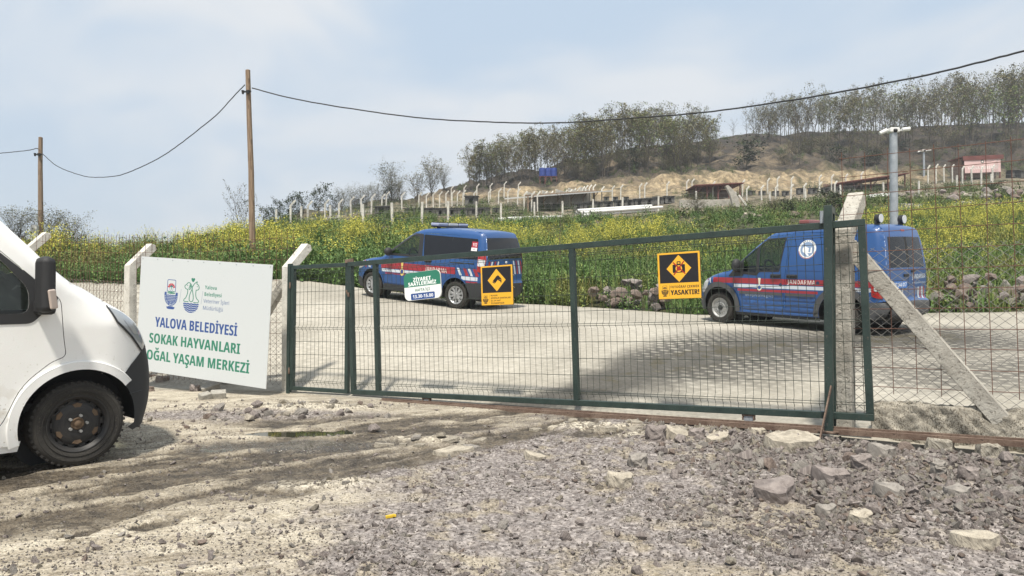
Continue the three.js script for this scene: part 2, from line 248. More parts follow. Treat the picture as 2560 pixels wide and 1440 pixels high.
{ // near ground, fine
  const X0 = -7, X1 = 7, Z0 = 1.9, Z1 = 12.4, TW = 2048, TH = 2048;
  const dirt = L(0.335, 0.292, 0.225), dirt2 = L(0.52, 0.47, 0.375), mudc = L(0.05, 0.04, 0.028), mud2 = L(0.125, 0.101, 0.07), gv = L(0.165, 0.146, 0.14), gv2 = L(0.345, 0.31, 0.288), sand = L(0.30, 0.255, 0.18), pl = L(0.58, 0.53, 0.43);
  const rough = new Uint8Array(TW * TH * 4);
  const map = tex(TW, TH, (u, v, o) => {
    const X = lerp(X0, X1, u), Z = lerp(Z0, Z1, v), s = sorts(X, Z);
    const n1 = fbm(X * 7, Z * 7, 4), n2 = noise(X * 55, Z * 55), n3 = noise(X * 24 + 9, Z * 24), n4 = noise(X * 120, Z * 120);
    const streak = fbm(X * 2.2 + Z * 1.4, Z * 9 - X * 3.2, 4);                                    // scraped along the way the tyres roll
    mix3(dirt, dirt2, sstep(0.3, 0.7, n1 * 0.45 + streak * 0.55), o);
    if (n2 > 0.72) mix3(o, gv, 0.4 * sstep(0.72, 0.9, n2), o); const scrape = fbm(X * 5 + Z * 2.6 + 3, Z * 26 - X * 9, 3); mix3(o, mud2, 0.45 * sstep(0.64, 0.74, scrape), o);
    const g = mix3(gv, gv2, clamp(n3 * 0.6 + n2 * 0.7 - 0.15)); if (n1 > 0.5) mix3(g, sand, sstep(0.5, 0.75, n1) * 0.65, g);
    mix3(o, g, Math.max(s.grav, s.sandy), o); if (s.sandy > 0) mix3(o, mix3(sand, gv2, n3 * 0.5), s.sandy * 0.85, o);
    mix3(o, mix3(mudc, mud2, sstep(0.35, 0.65, n1 * 0.3 + n3 * 0.2 + streak * 0.5)), clamp(s.mud), o);
    mix3(o, mix3(pl, dirt2, n3 * 0.6), s.pale * (0.35 + 0.65 * sstep(0.35, 0.6, n3 * 0.6 + n2 * 0.5)), o);
    mix3(o, L(0.065, 0.055, 0.043), s.wet * 0.8 * sstep(0.25, 0.6, 1 - n3 * 0.6), o);
    const g4 = (n4 - 0.5) * 50 + (n2 - 0.5) * lerp(22, 38, s.grav) * (1 - 0.5 * s.mud); o[0] += g4; o[1] += g4; o[2] += g4;
    const k = (Math.round(v * TH) * TW + Math.round(u * TW)) * 4, r = 255 * clamp(0.97 - s.mud * 0.34 - s.wet * 0.85 * sstep(0.3, 0.55, 1 - n3 * 0.6 - s.pale), 0.06, 1); rough[k] = rough[k + 1] = rough[k + 2] = r; rough[k + 3] = 255;
  });
  map.wrapS = map.wrapT = THREE.ClampToEdgeWrapping;
  const rt = new THREE.DataTexture(rough, TW, TH); rt.magFilter = THREE.LinearFilter; rt.needsUpdate = true;
  const bt = tex(1024, 1024, (u, v, o) => { const a = noise(u * 64, v * 64, 64), b = noise(u * 160, v * 160, 160), c = noise(u * 400, v * 400, 400); o[0] = o[1] = o[2] = 255 * (a * 0.4 + b * 0.35 + c * 0.25); }, false);
  bt.repeat.set(7, 5.2);
  const m = mat({ map, roughnessMap: rt, roughness: 1, bumpMap: bt, bumpScale: 0.03 });
  const nx = 470, nz = 400;
  const g = gridMesh(nx, nz, (i, j) => { const u = i / (nx - 1), v = j / (nz - 1), X = lerp(X0, X1, u), Z = lerp(Z0, Z1, v), over = Z - frontZ(X) - 0.25; return [X, (over > 0 ? nearY(X, frontZ(X)) - Math.min(0.4, over) : nearY(X, Z) + nearBump(X, Z)), -Z, u, v]; });
  kind(mk('ground', g, m), 'structure').userData.label = 'stony unpaved apron with wet wheel tracks in front of the gate';
  // the land around, out to the horizon
  const far = mat({ map: rep(mottle(512, 9, L(0.26, 0.225, 0.165), L(0.36, 0.31, 0.23), L(0.14, 0.12, 0.10), 0.2, 20), 0.4), roughness: 1 });
  const line = (n, a, b, p) => Array.from({ length: n }, (_, i) => { const t = i / (n - 1) * 2 - 1; return (a + b) / 2 + (b - a) / 2 * Math.sign(t) * Math.abs(t) ** p; });
  const xs = line(61, -80, 80, 1.6), zs = line(61, -90, 20, 1.4);
  const gg = gridMesh(61, 61, (i, j) => { const X = xs[i], Z = zs[j]; const inside = X > -7.2 && X < 7.2 && Z > 1.7; return [X, inside || Z > frontZ(X) ? nearY(X, Z) - 0.8 : nearY(X, Z) - 0.03 * sstep(5, 12, Math.abs(X) + Math.abs(Z - 6)), -Z, X, Z]; });
  kind(mk('ground', gg, far), 'structure').userData.label = 'stony land around the apron';
  const vg = new THREE.CircleGeometry(3000, 96); vg.rotateX(-Math.PI / 2); vg.translate(0, -42, 0);
  kind(mk('ground', vg, mat({ lin: [0.10, 0.12, 0.06], roughness: 1 })), 'structure').userData.label = 'low country far below the hill';
}
{ // the concrete ramp and yard: stamped with rows of grip pads, stained where water runs
  const W = 2048, Hh = 2048, X0 = -14, X1 = 14, Z0 = 4, Z1 = 24;
  // stamped pads in a brick-like net turned with the gate
  const ca = 0.52, sa = 0.85;
  const pad = (X0_, Z0_) => { const X = X0_ + (noise(X0_ * 1.3, Z0_ * 1.3) - 0.5) * 0.22, Z = Z0_ + (noise(X0_ * 1.1 + 7, Z0_ * 1.1) - 0.5) * 0.22; const a = (X * ca + Z * sa) / 0.19, b = (X * sa - Z * ca) / 0.21; const row = Math.floor(a), bb = b + (row & 1) * 0.5; const fa = a - row, fb = bb - Math.floor(bb); return { in: sstep(0.1, 0.24, fa) * (1 - sstep(0.56, 0.72, fa)) * sstep(0.06, 0.2, fb) * (1 - sstep(0.62, 0.8, fb)), id: VAL[PERM[(PERM[row & 255] + Math.floor(bb)) & 255]] }; };
  const c1 = L(0.315, 0.293, 0.245), c2 = L(0.435, 0.408, 0.348), wetc = L(0.055, 0.051, 0.043), moss = L(0.06, 0.05, 0.024), light = L(0.47, 0.45, 0.40);
  const rough = new Uint8Array(W * Hh * 4);
  const map = tex(W, Hh, (u, v, o) => {
    const X = lerp(X0, X1, u), Z = lerp(Z0, Z1, v), f = frontZ(X), s = (Z - f) / 1.173;
    const n1 = fbm(X * 0.9, Z * 0.9, 5), n2 = fbm(X * 5, Z * 5 + 40, 4), n3 = noise(X * 40, Z * 40), broom = noise(X * 3.0 + Z * 2, (Z - X * 0.3) * 30);
    mix3(c1, c2, sstep(0.3, 0.7, n1 * 0.6 + n2 * 0.25 + broom * 0.15), o);
    // where the run-off from the yard crosses the ramp: a long stain from the right-hand van down to the gate
    const P = pad(X, Z), along = path(X + (n1 - 0.5) * 1.2, Z, [[7.5, 12.6], [4.6, 12.2], [2.2, 10.3], [0.6, 8.9], [-0.4, 8.7]]);
    const wide = interp([[-1, 0.2], [0.5, 0.6], [2.2, 1.5], [4.5, 2.4], [7.5, 2.6]], X);
    let wet = 1 - sstep(wide * 0.3, wide * 1.05, along + (n2 - 0.5) * 0.5);
    const b = path(X, Z, [[13, 9.5], [7.5, 9.6], [5.5, 9.2]]); wet = Math.max(wet, 0.65 * (1 - sstep(0.4, 1.5, b + (n2 - 0.5) * 1.1)));
    const core = 1 - sstep(wide * 0.1, wide * 0.45, along + (n2 - 0.5) * 0.8);
    const dry = P.in * sstep(0.1, 0.5, P.id + 0.5 - core * 1.1) * sstep(2.0, 3.4, X + Z * 0.05 + (n1 - 0.5));
    const w = clamp(wet * (1 - dry * 0.62) * (1.0 + (n2 - 0.5) * 0.4));
    mix3(o, wetc, w * 0.9, o);
    if (dry * wet > 0) mix3(o, light, dry * wet * 0.2, o);
    mix3(o, moss, clamp(core * wet * sstep(0.5, 0.68, n2) * 0.75), o);
    const pale = (1 - P.in) * 0.12 * sstep(0.4, 0.6, n2); mix3(o, wetc, pale, o);
    const g = (n3 - 0.5) * 16; o[0] += g; o[1] += g; o[2] += g;
    const k = (Math.round(v * Hh) * W + Math.round(u * W)) * 4; rough[k] = rough[k + 1] = rough[k + 2] = 255 * clamp(0.95 - w * 0.14); rough[k + 3] = 255;
  });
  map.wrapS = map.wrapT = THREE.ClampToEdgeWrapping;
  const rt = new THREE.DataTexture(rough, W, Hh); rt.magFilter = THREE.LinearFilter; rt.needsUpdate = true;
  const bump = tex(W, Hh, (u, v, o) => { const X = lerp(X0, X1, u), Z = lerp(Z0, Z1, v), P = pad(X, Z), n = noise(X * 26, Z * 26), m = fbm(X * 4, Z * 4, 3); o[0] = o[1] = o[2] = 255 * (0.2 + P.in * 0.22 * sstep(0.25, 0.55, m + (P.id - 0.5) * 0.3) + n * 0.16 + m * 0.2); }, false);
  bump.wrapS = bump.wrapT = THREE.ClampToEdgeWrapping;
  const m = mat({ map, roughnessMap: rt, roughness: 1, bumpMap: bump, bumpScale: 0.03 });
  const nx = 200, nz = 110, tail = [0, 0.002, 0.005];
  const xs = Array.from({ length: nx }, (_, i) => lerp(-30, 24, i / (nx - 1)));
  const endZ = (X) => { let z = 20; for (let q = 0; q < 8; q++) z = interp(EDGE, pxOf(X, z)); return z + 0.12 * (fbm(X * 0.8, 3, 3) - 0.5) * 4; };
  const g = gridMesh(nx, nz + 2, (i, j) => { const X = xs[i], a = frontZ(X) - 0.06, b = endZ(X); const t = j < 1 ? 0 : j > nz ? 1 : (j - 1) / (nz - 1), Z = lerp(a, b, t); const drop = j < 1 || j > nz ? 0.25 : 0; return [X, yardY(X, Math.max(Z, frontZ(X))) - drop, -Z, (X - X0) / (X1 - X0), (Z - Z0) / (Z1 - Z0)]; });
  kind(mk('pavement', g, m), 'structure').userData.label = 'pale stamped concrete ramp and yard behind the gate, stained by run-off';
}
{ // the hillside: bank, kennel terraces, cut bank of yellow earth, burnt wood floor
  const cols = 520, rows = 210, pos = [], uv = [], col = [], idx = [];
  const grass = [0.075, 0.085, 0.028], grass2 = [0.12, 0.115, 0.045], soil = [0.34, 0.265, 0.175], tan = [0.66, 0.52, 0.325], tan2 = [0.42, 0.31, 0.185], char = [0.052, 0.042, 0.034], brown = [0.105, 0.077, 0.054], greyr = [0.6, 0.56, 0.5];
  for (let j = 0; j < rows; j++) for (let i = 0; i < cols; i++) {
    const px = lerp(-2200, 4700, i / (cols - 1)), e = interp(EDGE, px), t = j / (rows - 1);
    const Z = j === 0 ? e - 0.3 : e - 0.02 + (t < 0.85 ? (150 - e) * Math.pow(t / 0.85, 1.55) : lerp(150 - e, 420 - e, ((t - 0.85) / 0.15) ** 1.5));
    const X = (px - 1280) / FOC * Z; let y = j === 0 ? yardY(X, e) - 0.5 : H(X, Z) - (j === 1 ? 0.03 : 0);
    const n = fbm(X * 0.3, Z * 0.3, 4), n2 = fbm(X * 1.3 + 7, Z * 1.3, 4), n3 = noise(X * 4, Z * 4);
    const c = mix3(grass, grass2, n);
    const terr = sstep(38, 46, Z + (n - 0.5) * 14) * sstep(560, 760, px); mix3(c, soil, terr * sstep(0.42, 0.62, n2 * 0.7 + n * 0.35), c);
    // kennel terraces: trodden pale earth
    const pen = sstep(50, 56, Z + (n - 0.5) * 5) * (1 - sstep(84, 90, Z)) * sstep(900, 1080, px); mix3(c, [0.46, 0.385, 0.28], pen * sstep(0.38, 0.6, n2 + 0.04), c);
    // cut bank
    const zc = interp([[1000, 104], [1200, 97], [1400, 92], [1700, 89], [2000, 87.5], [2300, 90], [2600, 93]], px), cut = sstep(-9, -4, Z - zc + (n - 0.5) * 8) * (1 - sstep(1.5, 6, Z - zc + (n2 - 0.5) * 10 + (n - 0.5) * 10)) * sstep(1000, 1100, px) * (1 - sstep(2180, 2420, px));
    mix3(c, mix3(tan2, tan, sstep(0.3, 0.62, n2)), cut * sstep(0.22, 0.48, n2 * 0.7 + n3 * 0.25), c);
    // woodland floor, dark and burnt with litter and bare scars
    const wood = sstep(94, 101, Z + (n - 0.5) * 10) * sstep(1000, 1150, px); mix3(c, mix3(char, brown, sstep(0.35, 0.7, n2)), wood * 0.95, c);
    const scar = sstep(1330, 1420, px) * (1 - sstep(1960, 2120, px)) * sstep(100, 106, Z) * (1 - sstep(118, 128, Z)) * sstep(0.47, 0.6, n * 0.45 + n2 * 0.6); mix3(c, mix3(soil, tan, 0.4 * n3), scar * 0.6, c);
    const rub = sstep(2215, 2260, px) * sstep(39, 42, Z + (n2 - 0.5) * 4) * (1 - sstep(52, 58, Z + (n2 - 0.5) * 6)); mix3(c, mix3([0.34, 0.32, 0.28], [0.62, 0.59, 0.53], n3), rub * sstep(0.25, 0.5, n2), c);
    // left road along the crest
    const road = (1 - sstep(2.4, 3.2, Math.abs(Z - interp([[640, 44], [800, 60], [950, 76], [1050, 84]], px)))) * sstep(600, 660, px) * (1 - sstep(980, 1080, px)); mix3(c, greyr, road, c);
    pos.push(X, y, -Z); uv.push(X, Z); const q = 0.82 + 0.36 * n3; col.push(c[0] * q, c[1] * q, c[2] * q);
  }
  for (let j = 0; j < rows - 1; j++) for (let i = 0; i < cols - 1; i++) { const a = j * cols + i; idx.push(a, a + 1, a + cols, a + 1, a + cols + 1, a + cols); }
  const g = new THREE.BufferGeometry(); g.setAttribute('position', new THREE.Float32BufferAttribute(pos, 3)); g.setAttribute('uv', new THREE.Float32BufferAttribute(uv, 2)); g.setAttribute('color', new THREE.Float32BufferAttribute(col, 3)); g.setIndex(idx); g.computeVertexNormals();
  const mp = tex(512, 512, (u, v, o) => { const f = fbm(u * 16, v * 16, 5, 16, 0.62); o[0] = o[1] = o[2] = 150 + 150 * (f - 0.3); });
  kind(mk('hillside', g, mat({ vertexColors: true, map: rep(mp, 0.22), roughness: 1, bumpMap: rep(GRAIN, 0.35), bumpScale: 0.25 })), 'structure').userData.label = 'wooded hillside with a cut bank of yellow earth above grassy ground';
}

{ // standing water in the wheel track
  const c = [-2.25, 7.22], lv = H(c[0], c[1]) + 0.03, g = new THREE.CircleGeometry(1, 40); g.rotateX(-Math.PI / 2); g.scale(0.85, 1, 0.3);
  const w = mk('water', g, mat({ physical: true, lin: [0.03, 0.027, 0.016], roughness: 0.03, ior: 1.33 })); w.position.set(c[0], lv, -c[1]); kind(w, 'structure').userData.label = 'shallow brown puddle in the wheel track before the narrow door';
}
// ---------------------------------------------------------------- the gate line: rail, sliding gate, side gate, posts, fences, signs
const EYEP = V(0, EYE, 0);
const ND = V(0.523, 0, -0.852);                         // level direction square to the gate, pointing into the yard
const AD = V(0.852, 0, 0.523);                          // along the gate, towards the right
function onPlane(px, py, p0, n) { const d = at(px, py, 1).sub(EYEP); return EYEP.clone().addScaledVector(d, p0.clone().sub(EYEP).dot(n) / d.dot(n)); }
function frame(A, B, up = V(0, 1, 0)) { const ex = B.clone().sub(A).normalize(), ez = ex.clone().cross(up).normalize(), ey = ez.clone().cross(ex).normalize(); return { ex, ey, ez, o: A.clone(), loc: (p) => { const q = p.clone().sub(A); return [q.dot(ex), q.dot(ey), q.dot(ez)]; } }; }
function place(g, f) { g.matrix.makeBasis(f.ex, f.ey, f.ez).setPosition(f.o); g.matrix.decompose(g.position, g.quaternion, g.scale); return g; }
function linkWire(w, h, pitch, ph, r, wob = 0.006, seed = 1) { // chain link: two families of slanting wires across a w x h field
  const out = [], R = rng(seed), k = ph / pitch;
  for (let s = -h / k; s < w; s += pitch) for (const dir of [1, -1]) {
    const pts = []; const n = Math.ceil(h / ph);
    for (let i = 0; i <= n; i++) { const y = Math.min(h, i * ph), x = dir > 0 ? s + y / k : s + h / k - y / k; if (x >= -0.001 && x <= w + 0.001) pts.push(V(x + (R() - 0.5) * wob, y + (R() - 0.5) * wob, (i & 1 ? 1 : -1) * 0.004 * dir)); }
    if (pts.length > 1) out.push(rod(pts, r, 3));
  }
  return out;
}
function bentPost(p0, p1, p2, wAlong, thick, side) { // a cranked concrete post: outline drawn in its own plane, then given its width
  const u = V(p2.x - p1.x, 0, p2.z - p1.z).normalize(), n = side.clone().normalize();
  const to = (p) => new THREE.Vector2(p.clone().sub(p0).dot(u), p.y - p0.y); const a = to(p0), b = to(p1), c = to(p2);
  const d1 = b.clone().sub(a).normalize(), d2 = c.clone().sub(b).normalize(), n1 = new THREE.Vector2(-d1.y, d1.x), n2 = new THREE.Vector2(-d2.y, d2.x), m = n1.clone().add(n2).normalize(), t = thick / 2, ml = t / m.dot(n1);
  const s = new THREE.Shape([a.clone().addScaledVector(n1, t), b.clone().addScaledVector(m, ml), c.clone().addScaledVector(n2, t), c.clone().addScaledVector(d2, t * 0.5), c.clone().addScaledVector(n2, -t), b.clone().addScaledVector(m, -ml), a.clone().addScaledVector(n1, -t)].reverse());
  const g = new THREE.ExtrudeGeometry(s, { depth: wAlong - 0.016, bevelEnabled: true, bevelSize: 0.008, bevelThickness: 0.008, bevelSegments: 1 });
  g.translate(0, 0, -wAlong / 2 + 0.008);
  const zdir = u.clone().cross(V(0, 1, 0)); g.applyMatrix4(M4().makeBasis(u, V(0, 1, 0), zdir).setPosition(p0)); return g;
}
// rail
const RAIL0 = at(955, 1003, 9.72), RAIL1 = at(2900, 1131, 5.45);
{
  const t = base('gate_rail'); const a = RAIL0, b = RAIL1;
  mk('rail', [bar(a, b, 0.10, 0.05), bar(a.clone().add(V(0, 0.034, 0)), b.clone().add(V(0, 0.034, 0)), 0.022, 0.018)], MT.rust, t);
  tag(t, 'long rusty steel rail on the ground below the sliding gate', 'rail');
}
// sliding gate
const GA = at(880, 985, 10.1), GB = at(2186, 1052, 6.58), GF = frame(GA, GB), GL = GA.distanceTo(GB), GH = 1.905;
const gl = (px, py) => GF.loc(onPlane(px, py, GA, GF.ez));
function meshPanel(x0, x1, y0, y1) { // welded wire with V-shaped folds; a field of the gate
  const out = [], folds = [y0 + 0.09, y0 + 0.88, y1 - 0.07], R = 0.0029, zAt = (y) => { for (const f of folds) { const d = Math.abs(y - f); if (d < 0.05) return 0.034 * (1 - sstep(0.008, 0.05, d)); } return 0; };
  const ys = [y0]; for (const f of folds) ys.push(f - 0.05, f - 0.03, f - 0.01, f + 0.01, f + 0.03, f + 0.05); ys.push(y1); ys.sort((a, b) => a - b); const yy = ys.filter((y, i) => y >= y0 && y <= y1 && (!i || y - ys[i - 1] > 0.004));
  for (let x = x0 + 0.03; x < x1; x += 0.078) out.push(rod(yy.map((y) => V(x, y, zAt(y))), R, 4));
  const hs = []; for (const f of folds) hs.push(f - 0.012, f + 0.012); for (let y = folds[0] + 0.2; y < folds[1] - 0.06; y += 0.195) hs.push(y); for (let y = folds[1] + 0.16; y < folds[2] - 0.06; y += 0.195) hs.push(y);
  for (const y of hs) out.push(rod([V(x0, y, zAt(y) - 0.006), V((x0 + x1) / 2, y + 0.002, zAt(y) - 0.006), V(x1, y, zAt(y) - 0.006)], R, 4));
  return out;
}
{
  const t = place(base('sliding_gate'), GF), w = 0.066, xs = [w / 2, gl(942, 800)[0], gl(1436, 800)[0], GL - w / 2];
  tag(t, 'long dark green sliding gate of steel tube filled with welded wire mesh', 'gate');
  const X = (x) => V(x, 0, 0);
  mk('top_rail', bar(V(0, GH - w / 2, 0), V(GL, GH - w / 2, 0), w, w, V(0, 1, 0), 0.005), MT.green, t);
  mk('bottom_rail', bar(V(0, w / 2, 0), V(GL, w / 2, 0), w, w, V(0, 1, 0), 0.005), MT.green, t);
  for (let i = 0; i < 4; i++) mk('upright', bar(V(xs[i], w, 0), V(xs[i], GH - w, 0), w, w - 0.004, V(0, 0, 1), 0.005), MT.green, t);
  for (let i = 0; i < 3; i++) kind(mk('mesh_panel', meshPanel(xs[i] + w / 2, xs[i + 1] - w / 2, w, GH - w), MT.greenWire, t), 'stuff');
  for (const px of [1067, 1870]) {
    const x = gl(px, 1000)[0]; const wg = new THREE.CylinderGeometry(0.048, 0.048, 0.03, 18); wg.rotateX(Math.PI / 2); wg.translate(x, -0.045, 0.0);
    const grp = mk('wheel_bracket', [box(0.014, 0.09, 0.05, x - 0.055, -0.012, 0, 0, 0, 0), box(0.014, 0.09, 0.05, x + 0.055, -0.012, 0), box(0.11, 0.012, 0.05, x, -0.007, 0)], MT.rust, t);
    mk('wheel', wg, MT.zinc, grp);
  }
  // rusty hasp and welds
  mk('latch', box(0.16, 0.05, 0.02, 0.02, GH + 0.02, 0.01, 0, 0, 0.05), MT.rust, t); mk('hook', [box(0.03, 0.06, 0.018, 0.02, GH - 0.47, 0.043), box(0.016, 0.07, 0.016, -0.005, GH - 0.44, 0.048, 0, 0, 0.35)], MT.rust, t);
}
// pedestrian gate at the left
{
  const P0 = at(729, 975, 10.66), P1 = at(869, 984, 10.13), F = frame(P0, P1, V(0.06, 1, 0)), t = place(base('side_gate'), F), Lw = P0.distanceTo(P1), w = 0.06, h = 1.9;
  tag(t, 'narrow dark green wire mesh door beside the white concrete post, left of the sliding gate', 'gate');
  for (const x of [-0.06, 0.012, Lw - 0.01]) mk(x < -0.05 ? 'hinge_post' : 'upright', bar(V(x, x < -0.05 ? -0.12 : 0, 0), V(x, h + (x < -0.05 ? 0.03 : 0), 0), w, w, V(0, 0, 1), 0.005), MT.green, t);
  mk('top_rail', bar(V(0.042, h - w / 2, 0), V(Lw - 0.04, h - w / 2, 0), w - 0.003, w - 0.003, V(0, 1, 0), 0.005), MT.green, t);
  mk('bottom_rail', bar(V(0.042, w / 2, 0), V(Lw - 0.04, w / 2, 0), w - 0.003, w - 0.003, V(0, 1, 0), 0.005), MT.green, t);
  kind(mk('mesh_panel', meshPanel(0.042, Lw - 0.04, w, h - w), MT.greenWire, t), 'stuff');
  for (const y of [0.25, 1.55]) mk('hinge', cyl(0.016, 0.016, 0.09, 8, -0.024, y, 0.035), MT.rust, t);
}
// guide posts that hold the gate upright
{
  const F0 = at(2073, 1078, 6.66), g0 = F0.clone(), t = base('gate_guide', g0.x, g0.y, g0.z), top = at(2072, 513, 6.66).y - g0.y, back = ND.clone().multiplyScalar(0.2);
  t.rotation.y = 0;
  mk('post', bar(V(0, 0, 0), V(0, top, 0), 0.075, 0.06, ND, 0.004), MT.green, t);
  mk('post', bar(back.clone().add(V(0, 0.02, 0)), back.clone().add(V(0, top, 0)), 0.075, 0.05, ND, 0.004), MT.green, t);
  mk('bridge', bar(ND.clone().multiplyScalar(0.031).add(V(0, top - 0.035, 0)), ND.clone().multiplyScalar(0.174).add(V(0, top - 0.035, 0)), 0.073, 0.066, V(0, 1, 0), 0.003), MT.green, t);
  mk('foot_plate', [box(0.16, 0.012, 0.16, 0, 0.0, 0, 0.55)], MT.rust, t);
  const lk = V(0, 0, 0).addScaledVector(AD, -0.06); mk('roller', cyl(0.025, 0.025, 0.12, 10, lk.x + 0.08 * ND.x, top - 0.16, lk.z + 0.08 * ND.z), MT.zinc, t);
  tag(t, 'dark green steel guide frame astride the right part of the sliding gate', 'gate post');
  const a = at(2078, 966, 6.50), b = at(2049, 1104, 6.32), s = mk('steel_bar', bar(a, b, 0.05, 0.012, AD), MT.rust); tag(s, 'rusty flat steel bar leaning on the foot of the green guide frame', 'bar');
}
// concrete posts
function post(px, d, yb, ybend, label, m, w = 0.13) {
  const p0 = at(px, yb, d), p1 = at(px, ybend, d); p1.x = p0.x + (p1.x - p0.x) * 1.0; p1.z = p0.z; const p2 = p1.clone().addScaledVector(ND, 0.36).add(V(0, 0.36, 0)); p0.y -= 0.15;
  const t = base('concrete_post'); mk('shaft', bentPost(p0, p1, p2, w, 0.12, AD), m, t); tag(t, label, 'post', undefined); return t;
}
post(720, 10.85, 978, 672, 'white cranked concrete post next to the narrow green door', MT.whitePost, 0.15);
post(325, 11.6, 900, 668, 'white cranked concrete post rising behind the leaning white board', MT.whitePost, 0.15);
post(62, 13.1, 850, 632, 'white cranked concrete post showing above the mirror of the white van', MT.whitePost, 0.15);
{
  const p0 = at(2113, 1050, 6.92), p1 = at(2114, 585, 6.92), p2 = p1.clone().addScaledVector(ND, 0.5).add(V(0.06, 0.40, 0)); p1.x = p0.x; p1.z = p0.z; p0.y -= 0.1;
  const t = base('concrete_post'); mk('shaft', bentPost(p0, p1, p2, 0.155, 0.15, AD), MT.concrete, t);
  mk('brace', bar(at(2122, 612, 7.0), at(2505, 1052, 6.22), 0.13, 0.15, V(0, 1, 0), 0.006), MT.concrete, t);
  tag(t, 'weathered grey concrete post with a long slanting brace behind the green guide frame', 'post');
  const b0 = at(716, 985, 10.95), bb = base('concrete_brace'); mk('shaft', bar(at(712, 705, 10.98), at(560, 960, 11.4), 0.12, 0.12, V(0, 1, 0), 0.006), MT.concrete, bb); tag(bb, 'slanting concrete brace behind the right edge of the white board', 'brace');
}
// fence right of the gate: loose rusty mesh and chain link
{
  const P0 = at(2110, 1045, 6.95), dir = AD.clone().multiplyScalar(1).add(V(0, 0.02, 0)), F = frame(P0, P0.clone().add(dir)), t = place(base('mesh_fence'), F), LN = 3.2;
  const out = [], R = rng(5); let i = 0;
  for (let x = 0.05; x < LN; x += 0.196, i++) { const b = 0.24 + (i > 2 ? 0.06 * R() : 0.02), e = 2.62 + 0.03 * R() - x * 0.03; out.push(rod([V(x, b, 0.02), V(x + 0.012 * (R() - 0.5), 1.2, 0.028), V(x + 0.02 * (R() - 0.5), e, 0.02 + 0.03 * (R() - 0.5))], 0.0032, 4)); }
  for (let y = 0.33; y < 2.6; y += 0.187) out.push(rod([V(0.02, y, 0.03), V(1.1, y + 0.012 * (R() - 0.5), 0.036), V(2.2, y + 0.012 * (R() - 0.5), 0.03), V(LN, y, 0.03)], 0.0032, 4));
  kind(mk('rusty_mesh', out, MT.rustWire, t), 'stuff');
  const lw = linkWire(LN, 1.62, 0.105, 0.088, 0.0024, 0.014, 3); for (const g of lw) g.translate(0.0, 0.06, -0.03); kind(mk('chain_link', lw, MT.zincWire, t), 'stuff');
  tag(t, 'rusty square mesh and chain link fence right of the sliding gate', 'fence');
  // its broken footing
  const L2 = 3.4, nu = 120, nv = 26, pos = [], idx = [], uv = [];
  for (let a = 0; a < nu; a++) for (let b = 0; b < nv; b++) {
    const x = 0.25 + a / (nu - 1) * L2, q = b / (nv - 1), prof = q < 0.45 ? [0.10 + 0.06 * (1 - q / 0.45) , q / 0.45] : q < 0.8 ? [0.10 - (q - 0.45) / 0.35 * 0.24, 1] : [-0.14, 1 - (q - 0.8) / 0.2];
    const smooth = sstep(1.75, 1.9, x), hgt = lerp(0.15 + 0.09 * fbm(x * 3, 1, 3), 0.21, smooth), rgh = lerp(1, 0.25, smooth), n = fbm3(x * 9, q * 7, 3.3, 4) - 0.5, n2 = fbm3(x * 30, q * 22, 9, 2) - 0.5;
    pos.push(x + n * 0.05 * rgh, -0.17 + prof[1] * (hgt + 0.14) + (n * 0.12 + n2 * 0.04) * rgh * (prof[1] > 0 ? 1 : 0), prof[0] + (n * 0.16 + n2 * 0.06) * rgh + 0.03); uv.push(x, q * 0.6);
  }
  for (let a = 0; a < nu - 1; a++) for (let b = 0; b < nv - 1; b++) { const k = a * nv + b; idx.push(k, k + 1, k + nv, k + 1, k + nv + 1, k + nv); }
  const g = new THREE.BufferGeometry(); g.setAttribute('position', new THREE.Float32BufferAttribute(pos, 3)); g.setAttribute('uv', new THREE.Float32BufferAttribute(uv, 2)); g.setIndex(idx); g.computeVertexNormals();
  const c = place(base('concrete_footing'), F); mk('footing', g, MT.roughConcrete, c); tag(c, 'crumbling concrete footing below the rusty fence at the foot of the brace', 'footing');
}
// fence left of the gate
{
  const run = [[V(-3.36, 0, -10.9), V(-6.28, 0, -11.62), 1], [V(-6.28, 0, -11.62), V(-8.95, 0, -13.15), 2], [V(-8.95, 0, -13.15), V(-14, 0, -16.3), 3]];
  const t = base('mesh_fence'), rust = [], link = [], R = rng(8);
  for (const [a, b, sd] of run) {
    const y0 = nearY(a.x, -a.z) + 0.05, y1 = nearY(b.x, -b.z) + 0.05 + (sd > 1 ? 0.1 * sd : 0), A = a.clone().setY(y0 + (sd > 2 ? 0.2 : 0)), B = b.clone().setY(y1), F = frame(A, B), m = M4().makeBasis(F.ex, F.ey, F.ez).setPosition(A), Ln = A.distanceTo(B);
    const part = [];
    for (let x = 0.04; x < Ln; x += 0.105) part.push(rod([V(x, 0.1, 0.02), V(x + 0.02 * (R() - 0.5), 1.3, 0.03), V(x + 0.03 * (R() - 0.5), 2.48 + 0.02 * R(), 0.02 + 0.04 * (R() - 0.5))], 0.0038, 3));
    for (let y = 0.2; y < 2.4; y += 0.166) part.push(rod([V(0, y, 0.03), V(Ln / 2, y - 0.015, 0.04), V(Ln, y, 0.03)], 0.0032, 3));
    for (const g of part) rust.push(g.applyMatrix4(m));
    const lw = linkWire(Ln, 1.65, 0.1, 0.085, 0.0023, 0.012, 30 + sd); for (const g of lw) link.push(g.translate(0, 0.05, -0.03).applyMatrix4(m));
  }
  kind(mk('rusty_mesh', rust, MT.rustWire, t), 'stuff'); kind(mk('chain_link', link, MT.zincWire, t), 'stuff');
  tag(t, 'rusty welded mesh and chain link fence behind the leaning white board', 'fence');
}

